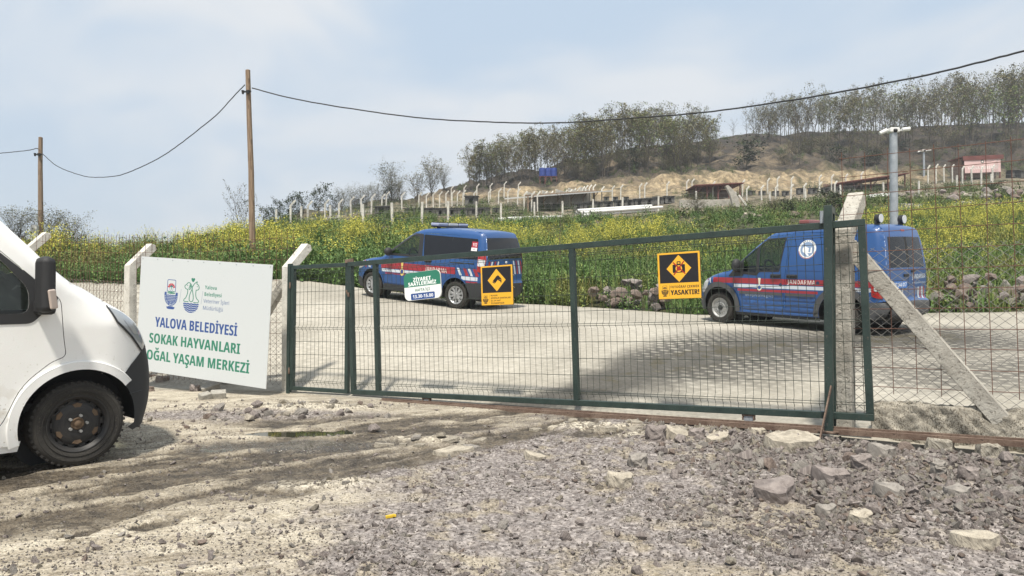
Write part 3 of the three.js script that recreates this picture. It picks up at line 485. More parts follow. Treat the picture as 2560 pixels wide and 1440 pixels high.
// ---------------------------------------------------------------- signs
function canvasTex(w, h, draw) { const c = document.createElement('canvas'); c.width = w; c.height = h; const g = c.getContext('2d'); draw(g, w, h); const t = new THREE.CanvasTexture(c); t.colorSpace = THREE.SRGBColorSpace; t.anisotropy = 8; return t; }
function fitText(g, s, x0, x1, y, hgt, font) { g.save(); g.font = font.replace('#', '100'); const w = g.measureText(s).width, k = hgt / 71; g.translate(x0, y); g.scale((x1 - x0) / w, k); g.fillText(s, 0, 0); g.restore(); } // hgt = height of capitals
function rrect(g, x, y, w, h, r) { g.beginPath(); g.moveTo(x + r, y); g.arcTo(x + w, y, x + w, y + h, r); g.arcTo(x + w, y + h, x, y + h, r); g.arcTo(x, y + h, x, y, r); g.arcTo(x, y, x + w, y, r); g.closePath(); }
function crest(g, x, y, w, h, blue, red, green, paper) { // town crest: flower in a frame above waves in a curved base with a ribbon
  g.save(); g.translate(x, y); g.scale(w / 100, h / 190); g.lineWidth = 4; g.strokeStyle = blue; g.fillStyle = paper;
  rrect(g, 20, 6, 60, 120, 8); g.fill(); g.stroke();
  g.fillStyle = blue; g.beginPath(); g.moveTo(2, 82); g.lineTo(14, 82); g.lineTo(14, 84); g.lineTo(86, 84); g.lineTo(86, 82); g.lineTo(98, 82); g.bezierCurveTo(104, 130, 86, 162, 50, 166); g.bezierCurveTo(14, 162, -4, 130, 2, 82); g.fill();
  g.fillStyle = paper; g.beginPath(); g.moveTo(18, 80); g.lineTo(82, 80); g.bezierCurveTo(88, 118, 78, 142, 50, 146); g.bezierCurveTo(22, 142, 12, 118, 18, 80); g.fill();
  g.save(); g.clip(); g.strokeStyle = blue; g.lineWidth = 6; for (let k = 0; k < 5; k++) { g.beginPath(); for (let q = 0; q <= 20; q++) g.lineTo(15 + q * 3.5, 101 + k * 9.5 + 1.8 * Math.sin(q * 1.25)); g.stroke(); } g.restore();
  g.fillStyle = red; for (let k = 0; k < 6; k++) { const a0 = Math.PI * (1 + k / 6 + 0.015), a1 = Math.PI * (1 + (k + 1) / 6 - 0.015); g.beginPath(); g.arc(50, 54, 27, a0, a1); g.arc(50, 54, 12, a1, a0, true); g.fill(); }
  g.fillStyle = green; g.beginPath(); g.arc(50, 50, 9, Math.PI, 0); g.fill(); g.fillRect(48, 48, 4, 18); g.strokeStyle = blue; g.lineWidth = 2; g.beginPath(); g.ellipse(50, 58, 12, 18, 0, 0, 7); g.stroke();
  g.fillStyle = green; for (const s of [-1, 1]) { g.beginPath(); g.moveTo(50, 78); g.lineTo(50 + s * 24, 74); g.lineTo(50 + s * 26, 80); g.lineTo(50, 84); g.fill(); g.beginPath(); g.moveTo(50, 84); g.lineTo(50 + s * 28, 84); g.lineTo(50 + s * 28, 90); g.lineTo(50, 92); g.fill(); }
  g.fillStyle = blue; g.fillRect(32, 168, 36, 18); g.beginPath(); g.moveTo(20, 170); g.lineTo(32, 172); g.lineTo(32, 186); g.lineTo(22, 182); g.fill(); g.beginPath(); g.moveTo(80, 170); g.lineTo(68, 172); g.lineTo(68, 186); g.lineTo(78, 182); g.fill();
  g.fillStyle = paper; g.font = 'bold 13px sans-serif'; const word = 'YALOVA BELEDİYESİ'; for (let k = 0; k < word.length; k++) { const a = Math.PI * (0.94 - 0.88 * k / (word.length - 1)); g.save(); g.translate(50 + 44.5 * Math.cos(a), 92 + 66 * Math.sin(a)); g.rotate(a - Math.PI / 2); g.fillText(word[k], -3.5, 4); g.restore(); }
  g.restore();
}
function petLogo(g, x, y, w, h, green, blue) { // a dog and a cat back to back above waves, a heart over them
  g.save(); g.translate(x, y); g.scale(w / 100, h / 220); g.strokeStyle = green; g.fillStyle = green; g.lineWidth = 4.5; g.lineJoin = g.lineCap = 'round';
  g.beginPath(); g.moveTo(56, 30); g.bezierCurveTo(40, 14, 44, -4, 56, 6); g.bezierCurveTo(70, -4, 74, 14, 56, 30); g.fill();
  g.beginPath(); g.moveTo(50, 58); g.bezierCurveTo(46, 30, 24, 26, 18, 46); g.lineTo(8, 52); g.bezierCurveTo(4, 66, 12, 74, 26, 76); g.bezierCurveTo(28, 104, 20, 118, 14, 132); g.bezierCurveTo(2, 138, 2, 150, 8, 152); g.lineTo(32, 152); g.stroke();
  g.beginPath(); g.moveTo(40, 44); g.bezierCurveTo(46, 62, 42, 82, 34, 74); g.bezierCurveTo(30, 66, 40, 58, 38, 50); g.stroke();
  g.beginPath(); g.moveTo(52, 64); g.bezierCurveTo(60, 44, 66, 34, 82, 24); g.lineTo(80, 38); g.bezierCurveTo(94, 42, 98, 60, 94, 68); g.bezierCurveTo(90, 76, 84, 76, 78, 76); g.bezierCurveTo(74, 104, 78, 122, 86, 132); g.bezierCurveTo(98, 138, 98, 150, 90, 154); g.lineTo(66, 154); g.stroke();
  g.beginPath(); g.moveTo(48, 56); g.bezierCurveTo(60, 96, 66, 130, 60, 144); g.bezierCurveTo(54, 154, 42, 152, 38, 142); g.bezierCurveTo(34, 120, 44, 92, 54, 68); g.stroke();
  g.beginPath(); g.arc(24, 52, 2.5, 0, 7); g.arc(84, 54, 2.5, 0, 7); g.fill();
  g.beginPath(); g.moveTo(2, 160); g.lineTo(98, 160); g.bezierCurveTo(98, 190, 80, 220, 46, 220); g.bezierCurveTo(14, 218, 2, 190, 2, 160); g.save(); g.clip(); g.strokeStyle = blue; g.lineWidth = 8.5; for (let k = 0; k < 5; k++) { g.beginPath(); for (let q = 0; q <= 30; q++) g.lineTo(-4 + q * 3.6, 165 + k * 13 + 2.4 * Math.sin(q * 1.1)); g.stroke(); } g.restore();
  g.restore();
}
const PRINT = (t, r = 0.42) => mat({ map: t, roughness: r });
function boardGeo(w, h, r, d, bevel = 0.002) { const s = new THREE.Shape(); const x = -w / 2, y = -h / 2; s.moveTo(x + r, y); s.lineTo(x + w - r, y); s.absarc(x + w - r, y + r, r, -Math.PI / 2, 0); s.lineTo(x + w, y + h - r); s.absarc(x + w - r, y + h - r, r, 0, Math.PI / 2); s.lineTo(x + r, y + h); s.absarc(x + r, y + h - r, r, Math.PI / 2, Math.PI); s.lineTo(x, y + r); s.absarc(x + r, y + r, r, Math.PI, Math.PI * 1.5); return [new THREE.ExtrudeGeometry(s, { depth: d, bevelEnabled: bevel > 0, bevelSize: bevel, bevelThickness: bevel, bevelSegments: 1, curveSegments: 8 }), new THREE.ShapeGeometry(s, 10)]; }
function faceUV(g, w, h) { const p = g.attributes.position, u = g.attributes.uv; for (let i = 0; i < p.count; i++) u.setXY(i, p.getX(i) / w + 0.5, p.getY(i) / h + 0.5); return g; }
function gateSign(name, corners, z, texture, edgeMat, r, label, ties) { // corners in the photograph: left-top, right-top, left-bottom
  const [a, b, c] = corners.map(([x, y]) => gl(x, y)), w = Math.hypot(b[0] - a[0], b[1] - a[1]), h = Math.hypot(c[0] - a[0], c[1] - a[1]), ang = Math.atan2(b[1] - a[1], b[0] - a[0]);
  const ctr = [(b[0] + c[0]) / 2, (b[1] + c[1]) / 2];
  const o = GF.o.clone().addScaledVector(GF.ex, ctr[0]).addScaledVector(GF.ey, ctr[1]).addScaledVector(GF.ez, z);
  const ex = GF.ex.clone().multiplyScalar(Math.cos(ang)).addScaledVector(GF.ey, Math.sin(ang)), ey = GF.ez.clone().cross(ex);
  const t = place(base(name), { ex, ey, ez: GF.ez, o }), [body, face] = boardGeo(w, h, r, 0.012);
  mk('board', body, edgeMat, t); faceUV(face, w, h); face.translate(0, 0, 0.0165); mk('printed_face', face, PRINT(texture), t);
  const tieMat = mat({ lin: [0.7, 0.55, 0.25], roughness: 0.5 }); for (const [tx, ty] of ties) { const x = tx * w / 2, y = ty * h / 2; mk('cable_tie', rod([V(x * 0.985, y * 0.985, 0.02), V(x * 1.01 + 0.004 * tx, y * 1.01 + 0.004 * ty, 0.01), V(x * 1.01 + 0.012, y * 1.01 - 0.014, -0.01)], 0.002, 4), tieMat, t); }
  tag(t, label, 'sign'); return t;
}
const greenInk = '#2f7d66', blueInk = '#2f4f8f';
gateSign('hours_sign', [[1018, 685], [1108.5, 673], [1018, 753]], 0.045, canvasTex(512, 448, (g, w, h) => {
  g.fillStyle = '#f2f4f1'; g.fillRect(0, 0, w, h); g.fillStyle = greenInk; g.fillRect(0, 0, w, h * 0.52); g.fillStyle = '#fff';
  fitText(g, 'ZİYARET', 132, 384, 150, 62, 'bold #px sans-serif'); fitText(g, 'SAATLERİMİZ', 58, 454, 216, 58, 'bold #px sans-serif'); for (const [s, a, b, y, hh] of [['ZİYARET', 132, 384, 150, 62], ['SAATLERİMİZ', 58, 454, 216, 58]]) { g.save(); g.translate(2, 0); fitText(g, s, a, b, y, hh, 'bold #px sans-serif'); g.restore(); }
  g.fillStyle = '#3b6d60'; fitText(g, 'HAFTA İÇİ', 150, 360, 312, 42, 'bold #px sans-serif'); g.fillStyle = blueInk; rrect(g, 88, 340, 336, 104, 16); g.fill(); g.fillStyle = '#fff'; fitText(g, '13.30-15.00', 112, 402, 418, 52, 'bold #px sans-serif');
}), MT.whitePlain, 0.075, 'green and white visiting hours sign hung on the sliding gate', [[-0.9, 0.88], [0.9, 0.88], [0.2, -1]]);
const yellow = '#f2b632', ink = '#1d1b1f';
const yEdge = mat({ lin: [0.10, 0.075, 0.03], roughness: 0.7 });
gateSign('camera_sign', [[1209.5, 667], [1288, 661.5], [1211, 763.5]], 0.05, canvasTex(512, 640, (g, w, h) => {
  g.fillStyle = yellow; g.fillRect(0, 0, w, h); g.fillStyle = ink; g.fillRect(22, 22, 466, 418); g.fillStyle = yellow; g.beginPath(); g.moveTo(256, 52); g.lineTo(402, 236); g.lineTo(256, 420); g.lineTo(110, 236); g.fill();
  g.fillStyle = ink; g.save(); g.translate(262, 206); g.rotate(-0.88); g.fillRect(-78, -26, 112, 54); g.fillRect(-96, -20, 14, 42); g.restore(); g.beginPath(); g.moveTo(276, 152); g.lineTo(330, 210); g.lineTo(300, 236); g.lineTo(270, 210); g.fill(); g.beginPath(); g.moveTo(318, 222); g.lineTo(334, 210); g.lineTo(336, 280); g.lineTo(318, 280); g.closePath(); g.fill(); g.beginPath(); g.moveTo(286, 222); g.lineTo(326, 246); g.lineTo(318, 262); g.lineTo(280, 240); g.fill();
  g.fillStyle = ink; crest(g, 22, 472, 92, 146, ink, ink, ink, yellow); g.fillStyle = '#7a5c18'; g.fillRect(132, 470, 3, 146); g.fillStyle = ink;
  fitText(g, 'BU ALAN', 152, 264, 498, 27, 'bold #px sans-serif'); fitText(g, 'GÜVENLİK KAMERALARI', 152, 476, 540, 27, 'bold #px sans-serif'); fitText(g, 'İLE 24 SAAT', 152, 314, 582, 27, 'bold #px sans-serif'); fitText(g, 'İZLENMEKTEDİR', 152, 370, 624, 27, 'bold #px sans-serif');
}), yEdge, 0.006, 'yellow and black sign with a surveillance camera picture on the sliding gate', [[-0.98, 0.6], [0.98, 0.5], [-0.98, 0], [0.98, -0.1], [-0.8, -1], [0.1, -1], [0.98, -0.7]]);
gateSign('no_photo_sign', [[1649, 635], [1754, 627.5], [1652, 748]], 0.05, canvasTex(560, 600, (g, w, h) => {
  g.fillStyle = yellow; g.fillRect(0, 0, w, h); g.fillStyle = ink; g.fillRect(24, 22, 512, 374); g.fillStyle = yellow; g.beginPath(); g.moveTo(282, 34); g.lineTo(446, 210); g.lineTo(282, 386); g.lineTo(118, 210); g.fill();
  g.fillStyle = ink; rrect(g, 200, 158, 164, 108, 10); g.fill(); rrect(g, 256, 118, 52, 44, 10); g.fill(); g.fillStyle = yellow; rrect(g, 268, 130, 28, 20, 4); g.fill(); g.beginPath(); g.arc(282, 212, 44, 0, 7); g.fill(); g.fillStyle = '#9c2a20'; g.beginPath(); g.arc(282, 212, 28, 0, 7); g.fill();
  g.strokeStyle = '#a3291f'; g.lineWidth = 16; g.beginPath(); g.moveTo(206, 128); g.lineTo(366, 284); g.moveTo(354, 118); g.lineTo(212, 294); g.stroke();
  g.fillStyle = ink; crest(g, 38, 424, 96, 148, ink, ink, ink, yellow); g.fillRect(146, 424, 4, 142); fitText(g, 'FOTOĞRAF ÇEKMEK', 160, 540, 464, 32, 'bold #px sans-serif'); for (let q = 0; q < 3; q++) fitText(g, 'YASAKTIR!', 160 + q * 2, 538 + q * 2, 552, 62, 'bold #px sans-serif');
}), yEdge, 0.006, 'yellow and black sign with a crossed out camera picture on the sliding gate', [[-0.98, 0.7], [0.98, 0.7], [-0.98, 0.1], [0.98, 0.2], [0.98, -0.4], [-0.8, -1], [0.1, -1], [0.95, -1]]);
// the big white board leaning on the fence
{
  const dC = 10.85, w = 2.70, h = 1.835, ex = V(0.916, -0.068, 0.383).normalize(), C = at(503, 799, dC); const ey = V(0.063, 0.991, 0.03); ey.addScaledVector(ex, -ey.dot(ex)).normalize(); const ez = ex.clone().cross(ey);
  const t = place(base('notice_board'), { ex, ey, ez, o: C }), [body, face] = boardGeo(w, h, 0.004, 0.006, 0.001);
  mk('panel', body, MT.whitePlain, t); faceUV(face, w, h); face.translate(0, 0, 0.0085);
  const R = rng(40);
  mk('printed_face', face, PRINT(canvasTex(1280, 1160, (g, W, Hh) => {
    g.fillStyle = '#ccd1d3'; g.fillRect(0, 0, W, Hh); for (let k = 0; k < 260; k++) { g.fillStyle = `rgba(95,92,82,${0.05 + 0.16 * R()})`; const y = Hh * (1 - Math.pow(R(), 2.2)); g.beginPath(); g.ellipse(W * R(), y, 1 + 3 * R(), 1 + 2 * R(), R() * 3, 0, 7); g.fill(); }
    crest(g, 262, 205, 138, 310, blueInk, '#b3303a', greenInk, '#ccd1d3'); g.strokeStyle = '#8a9aa8'; g.lineWidth = 3; for (const x of [425, 640]) { g.beginPath(); g.moveTo(x + 6, 300); g.lineTo(x - 6, 430); g.stroke(); } petLogo(g, 455, 175, 160, 350, greenInk, blueInk);
    g.fillStyle = greenInk; fitText(g, 'Yalova', 664, 780, 278, 36, 'bold #px sans-serif'); fitText(g, 'Belediyesi', 660, 830, 345, 36, 'bold #px sans-serif'); g.fillStyle = '#4a6390'; fitText(g, 'Veteriner İşleri', 656, 905, 412, 36, '#px sans-serif'); fitText(g, 'Müdürlüğü', 652, 850, 480, 36, '#px sans-serif');
    for (let q = 0; q < 2; q++) { g.fillStyle = blueInk; fitText(g, 'YALOVA BELEDİYESİ', 180 + q * 3, 992 + q * 3, 700, 98, 'bold #px sans-serif'); g.fillStyle = greenInk; fitText(g, 'SOKAK HAYVANLARI', 124 + q * 3, 1028 + q * 3, 868, 98, 'bold #px sans-serif'); fitText(g, 'DOĞAL YAŞAM MERKEZİ', 40 + q * 3, 1122 + q * 3, 1040, 98, 'bold #px sans-serif'); }
  }), 0.35), t);
  for (let k = 0; k < 9; k++) { const q = new THREE.CylinderGeometry(0.008, 0.008, 0.004, 8); q.rotateX(Math.PI / 2); q.translate((k / 8 - 0.5) * (w - 0.08), h / 2 - 0.03, 0.0105); mk('screw', q, MT.zinc, t); }
  tag(t, 'large white board with town emblems and lettering leaning on the fence', 'sign');
}
// ---------------------------------------------------------------- vans.  Own axes: x forward (0 at the rear axle), y up from the ground, z to the van's right
const TESS = (e) => new TessellateModifier(e, 10);
function smoothPath(pts, n = 8) { const c = new THREE.CatmullRomCurve3(pts.map(([x, y]) => V(x, y, 0)), false, 'centripetal'); const out = [], N = pts.length - 1; for (let i = 0; i < N; i++) for (let k = 0; k < n; k++) { const p = c.getPoint((i + k / n) / N); out.push([p.x, p.y]); } const p = c.getPoint(1); out.push([p.x, p.y]); return out; }
function arcPts(cx, cy, r, a0, a1, n) { return Array.from({ length: n + 1 }, (_, i) => { const a = (a0 + (a1 - a0) * i / n) * Math.PI / 180; return [cx + r * Math.cos(a), cy + r * Math.sin(a)]; }); }
function inset(poly, d) { let a = 0; const n = poly.length; for (let i = 0; i < n; i++) { const [x, y] = poly[i], [u, v] = poly[(i + 1) % n]; a += x * v - u * y; } const s = a > 0 ? 1 : -1; return poly.map((p, i) => { const q = poly[(i + n - 1) % n], r = poly[(i + 1) % n]; let ax = p[0] - q[0], ay = p[1] - q[1], bx = r[0] - p[0], by = r[1] - p[1]; const la = Math.hypot(ax, ay) || 1, lb = Math.hypot(bx, by) || 1; let nx = -ay / la - by / lb, ny = ax / la + bx / lb; const l = Math.hypot(nx, ny) || 1; const c = Math.max(0.5, l / 2); return [p[0] + s * nx / l * d / c, p[1] + s * ny / l * d / c]; }); }
function roundPoly(pts, r, n = 4) { const out = [], N = pts.length; for (let i = 0; i < N; i++) { const p = pts[i], q = pts[(i + N - 1) % N], s = pts[(i + 1) % N]; const la = Math.hypot(q[0] - p[0], q[1] - p[1]), lb = Math.hypot(s[0] - p[0], s[1] - p[1]), t = Math.min(p[2] ?? r, la * 0.45, lb * 0.45); const a = [p[0] + (q[0] - p[0]) / la * t, p[1] + (q[1] - p[1]) / la * t], b = [p[0] + (s[0] - p[0]) / lb * t, p[1] + (s[1] - p[1]) / lb * t]; for (let k = 0; k <= n; k++) { const u = k / n; out.push([(1 - u) ** 2 * a[0] + 2 * u * (1 - u) * p[0] + u * u * b[0], (1 - u) ** 2 * a[1] + 2 * u * (1 - u) * p[1] + u * u * b[1]]); } } return out; }
const nosed = (a) => a.map(([n, p]) => [n, p.map(([x, y]) => [x > 3.2 ? 3.2 + (x - 3.2) * 0.91 : x, y])]), nz = (p) => p.map(([x, y, ...r]) => [x > 3.2 ? 3.2 + (x - 3.2) * 0.91 : x, y, ...r]);
class Van {
  constructor(name, o) {
    Object.assign(this, o); this.t = base(name); this.edge ??= 0.06; this.r ??= 0.09;
    this.path = []; this.at = {}; const all = [], starts = [];
    for (const [seg, pts] of o.top) { starts.push([seg, Math.max(0, all.length - 1)]); all.push(...pts); if (all.length > pts.length) { /* consecutive sections share nothing: points run on */ } }
    this.path = smoothPath(all, 8); starts.forEach(([s, i], k) => { this.at[s] = [i * 8, (k + 1 < starts.length ? starts[k + 1][1] : all.length - 1) * 8]; });
  }
  dist(x, y) { let d = 1e9; const P = this.path; for (let i = 1; i < P.length; i++) d = Math.min(d, seg(x, y, P[i - 1], P[i])); return d; }
  S(x, y) { const s = this.dist(x, y), r = this.r, w = this.W(x, y); return s >= r ? w : w - r * (1 - Math.sqrt(Math.max(0, 1 - (1 - s / r) ** 2))); }
  edgeZ(x, y) { return this.W(x, y) - this.r; }
  panel(name, poly, m, { holes = [], off = 0, side = -1, parent = this.t, uvBox = null, edge = this.edge, both = false, flat = false } = {}) { // a piece of the body side
    if (both) { this.panel(name, poly, m, { holes, off, side: 1, parent, uvBox, edge, flat }); }
    const sh = new THREE.Shape(poly.map(([x, y]) => new THREE.Vector2(x, y))); for (const h of holes) sh.holes.push(new THREE.Path(h.map(([x, y]) => new THREE.Vector2(x, y))));
    let g = TESS(edge).modify(new THREE.ShapeGeometry(sh)); const p = g.attributes.position, nrm = new Float32Array(p.count * 3), uv = new Float32Array(p.count * 2), cache = new Map();
    for (let i = 0; i < p.count; i++) {
      const x = p.getX(i), y = p.getY(i), key = x.toFixed(4) + ',' + y.toFixed(4); let c = cache.get(key);
      if (!c) { const e = 0.006, z = this.S(x, y); c = [z + off, (this.S(x + e, y) - this.S(x - e, y)) / (2 * e), (this.S(x, y + e) - this.S(x, y - e)) / (2 * e)]; cache.set(key, c); }
      const l = Math.hypot(c[1], c[2], 1); p.setZ(i, side * c[0]); nrm[i * 3] = -c[1] / l; nrm[i * 3 + 1] = -c[2] / l; nrm[i * 3 + 2] = side / l;
      const B = uvBox ?? [0, 0, 1, 1]; uv[i * 2] = side < 0 ? (B[2] - x) / (B[2] - B[0]) : (x - B[0]) / (B[2] - B[0]); uv[i * 2 + 1] = (y - B[1]) / (B[3] - B[1]);
    }
    g.setAttribute('normal', new THREE.BufferAttribute(nrm, 3)); g.setAttribute('uv', new THREE.BufferAttribute(uv, 2));
    if (side < 0) flipWinding(g);
    return mk(name, g, m, parent);
  }
  wrap(name, sect, m, { f0 = -1, f1 = 1, off = 0, parent = this.t, a = 0, b = 1, crown = this.crown ?? 0.02, uvBox = null, nf = 12 } = {}) { // a piece that runs across the van, following its outline; f0..f1 across, a..b along the section
    const [i0, i1] = this.at[sect], P = this.path, n = Math.max(4, Math.round((i1 - i0) * (b - a) * 1.0)), g = gridMesh(nf + 1, n + 1, (i, j) => {
      const q = lerp(i0, i1, lerp(a, b, j / n)), k = Math.min(P.length - 2, Math.floor(q)), t = q - k, x = lerp(P[k][0], P[k + 1][0], t), y = lerp(P[k][1], P[k + 1][1], t);
      const k0 = Math.max(0, k - 1), k1 = Math.min(P.length - 1, k + 2); let tx = P[k1][0] - P[k0][0], ty = P[k1][1] - P[k0][1]; const l = Math.hypot(tx, ty); tx /= l; ty /= l; const f = lerp(f0, f1, i / nf), E = this.edgeZ(x, y), cr = (typeof crown === 'function' ? crown(x, y) : crown) * (1 - f * f) + off;
      const nx = -ty, ny = tx; const B = uvBox ?? [-1, 0, 1, 1], z = f * E;
      return [x + nx * cr, y + ny * cr, z, (z - B[0]) / (B[2] - B[0]), (y - B[1]) / (B[3] - B[1])];
    });
    // the outline runs rear -> roof -> front, so the way out is on its left
    const nn = g.attributes.normal, mid = Math.floor(nn.count / 2), j = Math.floor((this.at[sect][0] + this.at[sect][1]) / 2), tx = P[Math.min(P.length - 1, j + 1)][0] - P[j][0], ty = P[Math.min(P.length - 1, j + 1)][1] - P[j][1];
    if (nn.getX(mid) * -ty + nn.getY(mid) * tx < 0) { flipWinding(g); g.computeVertexNormals(); }
    return mk(name, g, m, parent);
  }
  strip(name, pts, w, m, { off = 0.004, side = -1, parent = this.t } = {}) { const ps = pts.map(([x, y]) => V(x, y, side * (this.S(x, y) + off))); return mk(name, rod(ps, w, 5), m, parent); }
  stand(rear, front, roll, y0r, y0f, zAt) { // puts the wheels zAt (own z) of rear and front axle on two places of the ground
    const a = V(rear[0], y0r, -rear[1]), b = V(front[0], y0f, -front[1]), x = b.clone().sub(a).normalize(); let z = V(-x.z, 0, x.x).normalize(); z.y = roll; z.addScaledVector(x, -z.dot(x)).normalize(); const y = z.clone().cross(x);
    this.t.matrix.makeBasis(x, y, z).setPosition(a.addScaledVector(z, -zAt)); this.t.matrix.decompose(this.t.position, this.t.quaternion, this.t.scale);
  }
}
function flipWinding(g) { if (g.index) { const a = g.index.array; for (let i = 0; i < a.length; i += 3) { const t = a[i]; a[i] = a[i + 1]; a[i + 1] = t; } } else for (const k of Object.keys(g.attributes)) { const at = g.attributes[k], n = at.itemSize, A = at.array; for (let i = 0; i < at.count; i += 3) for (let c = 0; c < n; c++) { const t = A[i * n + c]; A[i * n + c] = A[(i + 1) * n + c]; A[(i + 1) * n + c] = t; } } return g; }
const VM = {
  tyre: mat({ map: rep(mottle(256, 6, L(0.026, 0.024, 0.022), L(0.05, 0.046, 0.040), L(0.085, 0.075, 0.058), 0.15, 31), 2), roughness: 0.92, bumpMap: rep(GRAIN_FINE, 8), bumpScale: 0.002 }),
  alloy: mat({ lin: [0.42, 0.43, 0.44], roughness: 0.33, metalness: 0.55 }), steel: mat({ lin: [0.36, 0.36, 0.35], roughness: 0.5, metalness: 0.4 }),
  blackSteel: mat({ map: rep(mottle(256, 5, L(0.018, 0.018, 0.019), L(0.034, 0.032, 0.030), L(0.09, 0.07, 0.05), 0.1, 32), 3), roughness: 0.55 }),
  glass: mat({ physical: true, lin: [0.50, 0.56, 0.52], roughness: 0.03, transmission: 1, thickness: 0, ior: 1.5 }),
  tint: mat({ physical: true, lin: [0.010, 0.010, 0.012], roughness: 0.06 }),
  lens: mat({ physical: true, lin: [0.62, 0.64, 0.66], roughness: 0.08, clearcoat: 1, clearcoatRoughness: 0.03 }),
  headlens: mat({ physical: true, lin: [0.30, 0.32, 0.335], roughness: 0.1, clearcoat: 1, clearcoatRoughness: 0.03 }),
  red: mat({ physical: true, lin: [0.36, 0.018, 0.018], roughness: 0.12, clearcoat: 0.8 }), amber: mat({ physical: true, lin: [0.5, 0.42, 0.37], roughness: 0.15, clearcoat: 0.8 }),
  plastic: mat({ lin: [0.030, 0.032, 0.035], roughness: 0.7, bumpMap: rep(GRAIN_FINE, 8), bumpScale: 0.0006 }), greyPlastic: mat({ lin: [0.075, 0.077, 0.08], roughness: 0.72 }),
  seat: mat({ lin: [0.02, 0.021, 0.023], roughness: 0.95 }),
};
const paint = (o) => mat({ physical: true, roughness: 0.42, clearcoat: 0.7, clearcoatRoughness: 0.12, ...o });
function shapeHoles(outer, holes, depth, bev = 0.003, seg = 24) { const s = new THREE.Shape(); s.absarc(0, 0, outer, 0, Math.PI * 2); for (const h of holes) s.holes.push(new THREE.Path(h.map(([x, y]) => new THREE.Vector2(x, y)))); return new THREE.ExtrudeGeometry(s, { depth, bevelEnabled: true, bevelSize: bev, bevelThickness: bev, bevelSegments: 1, curveSegments: seg }); }
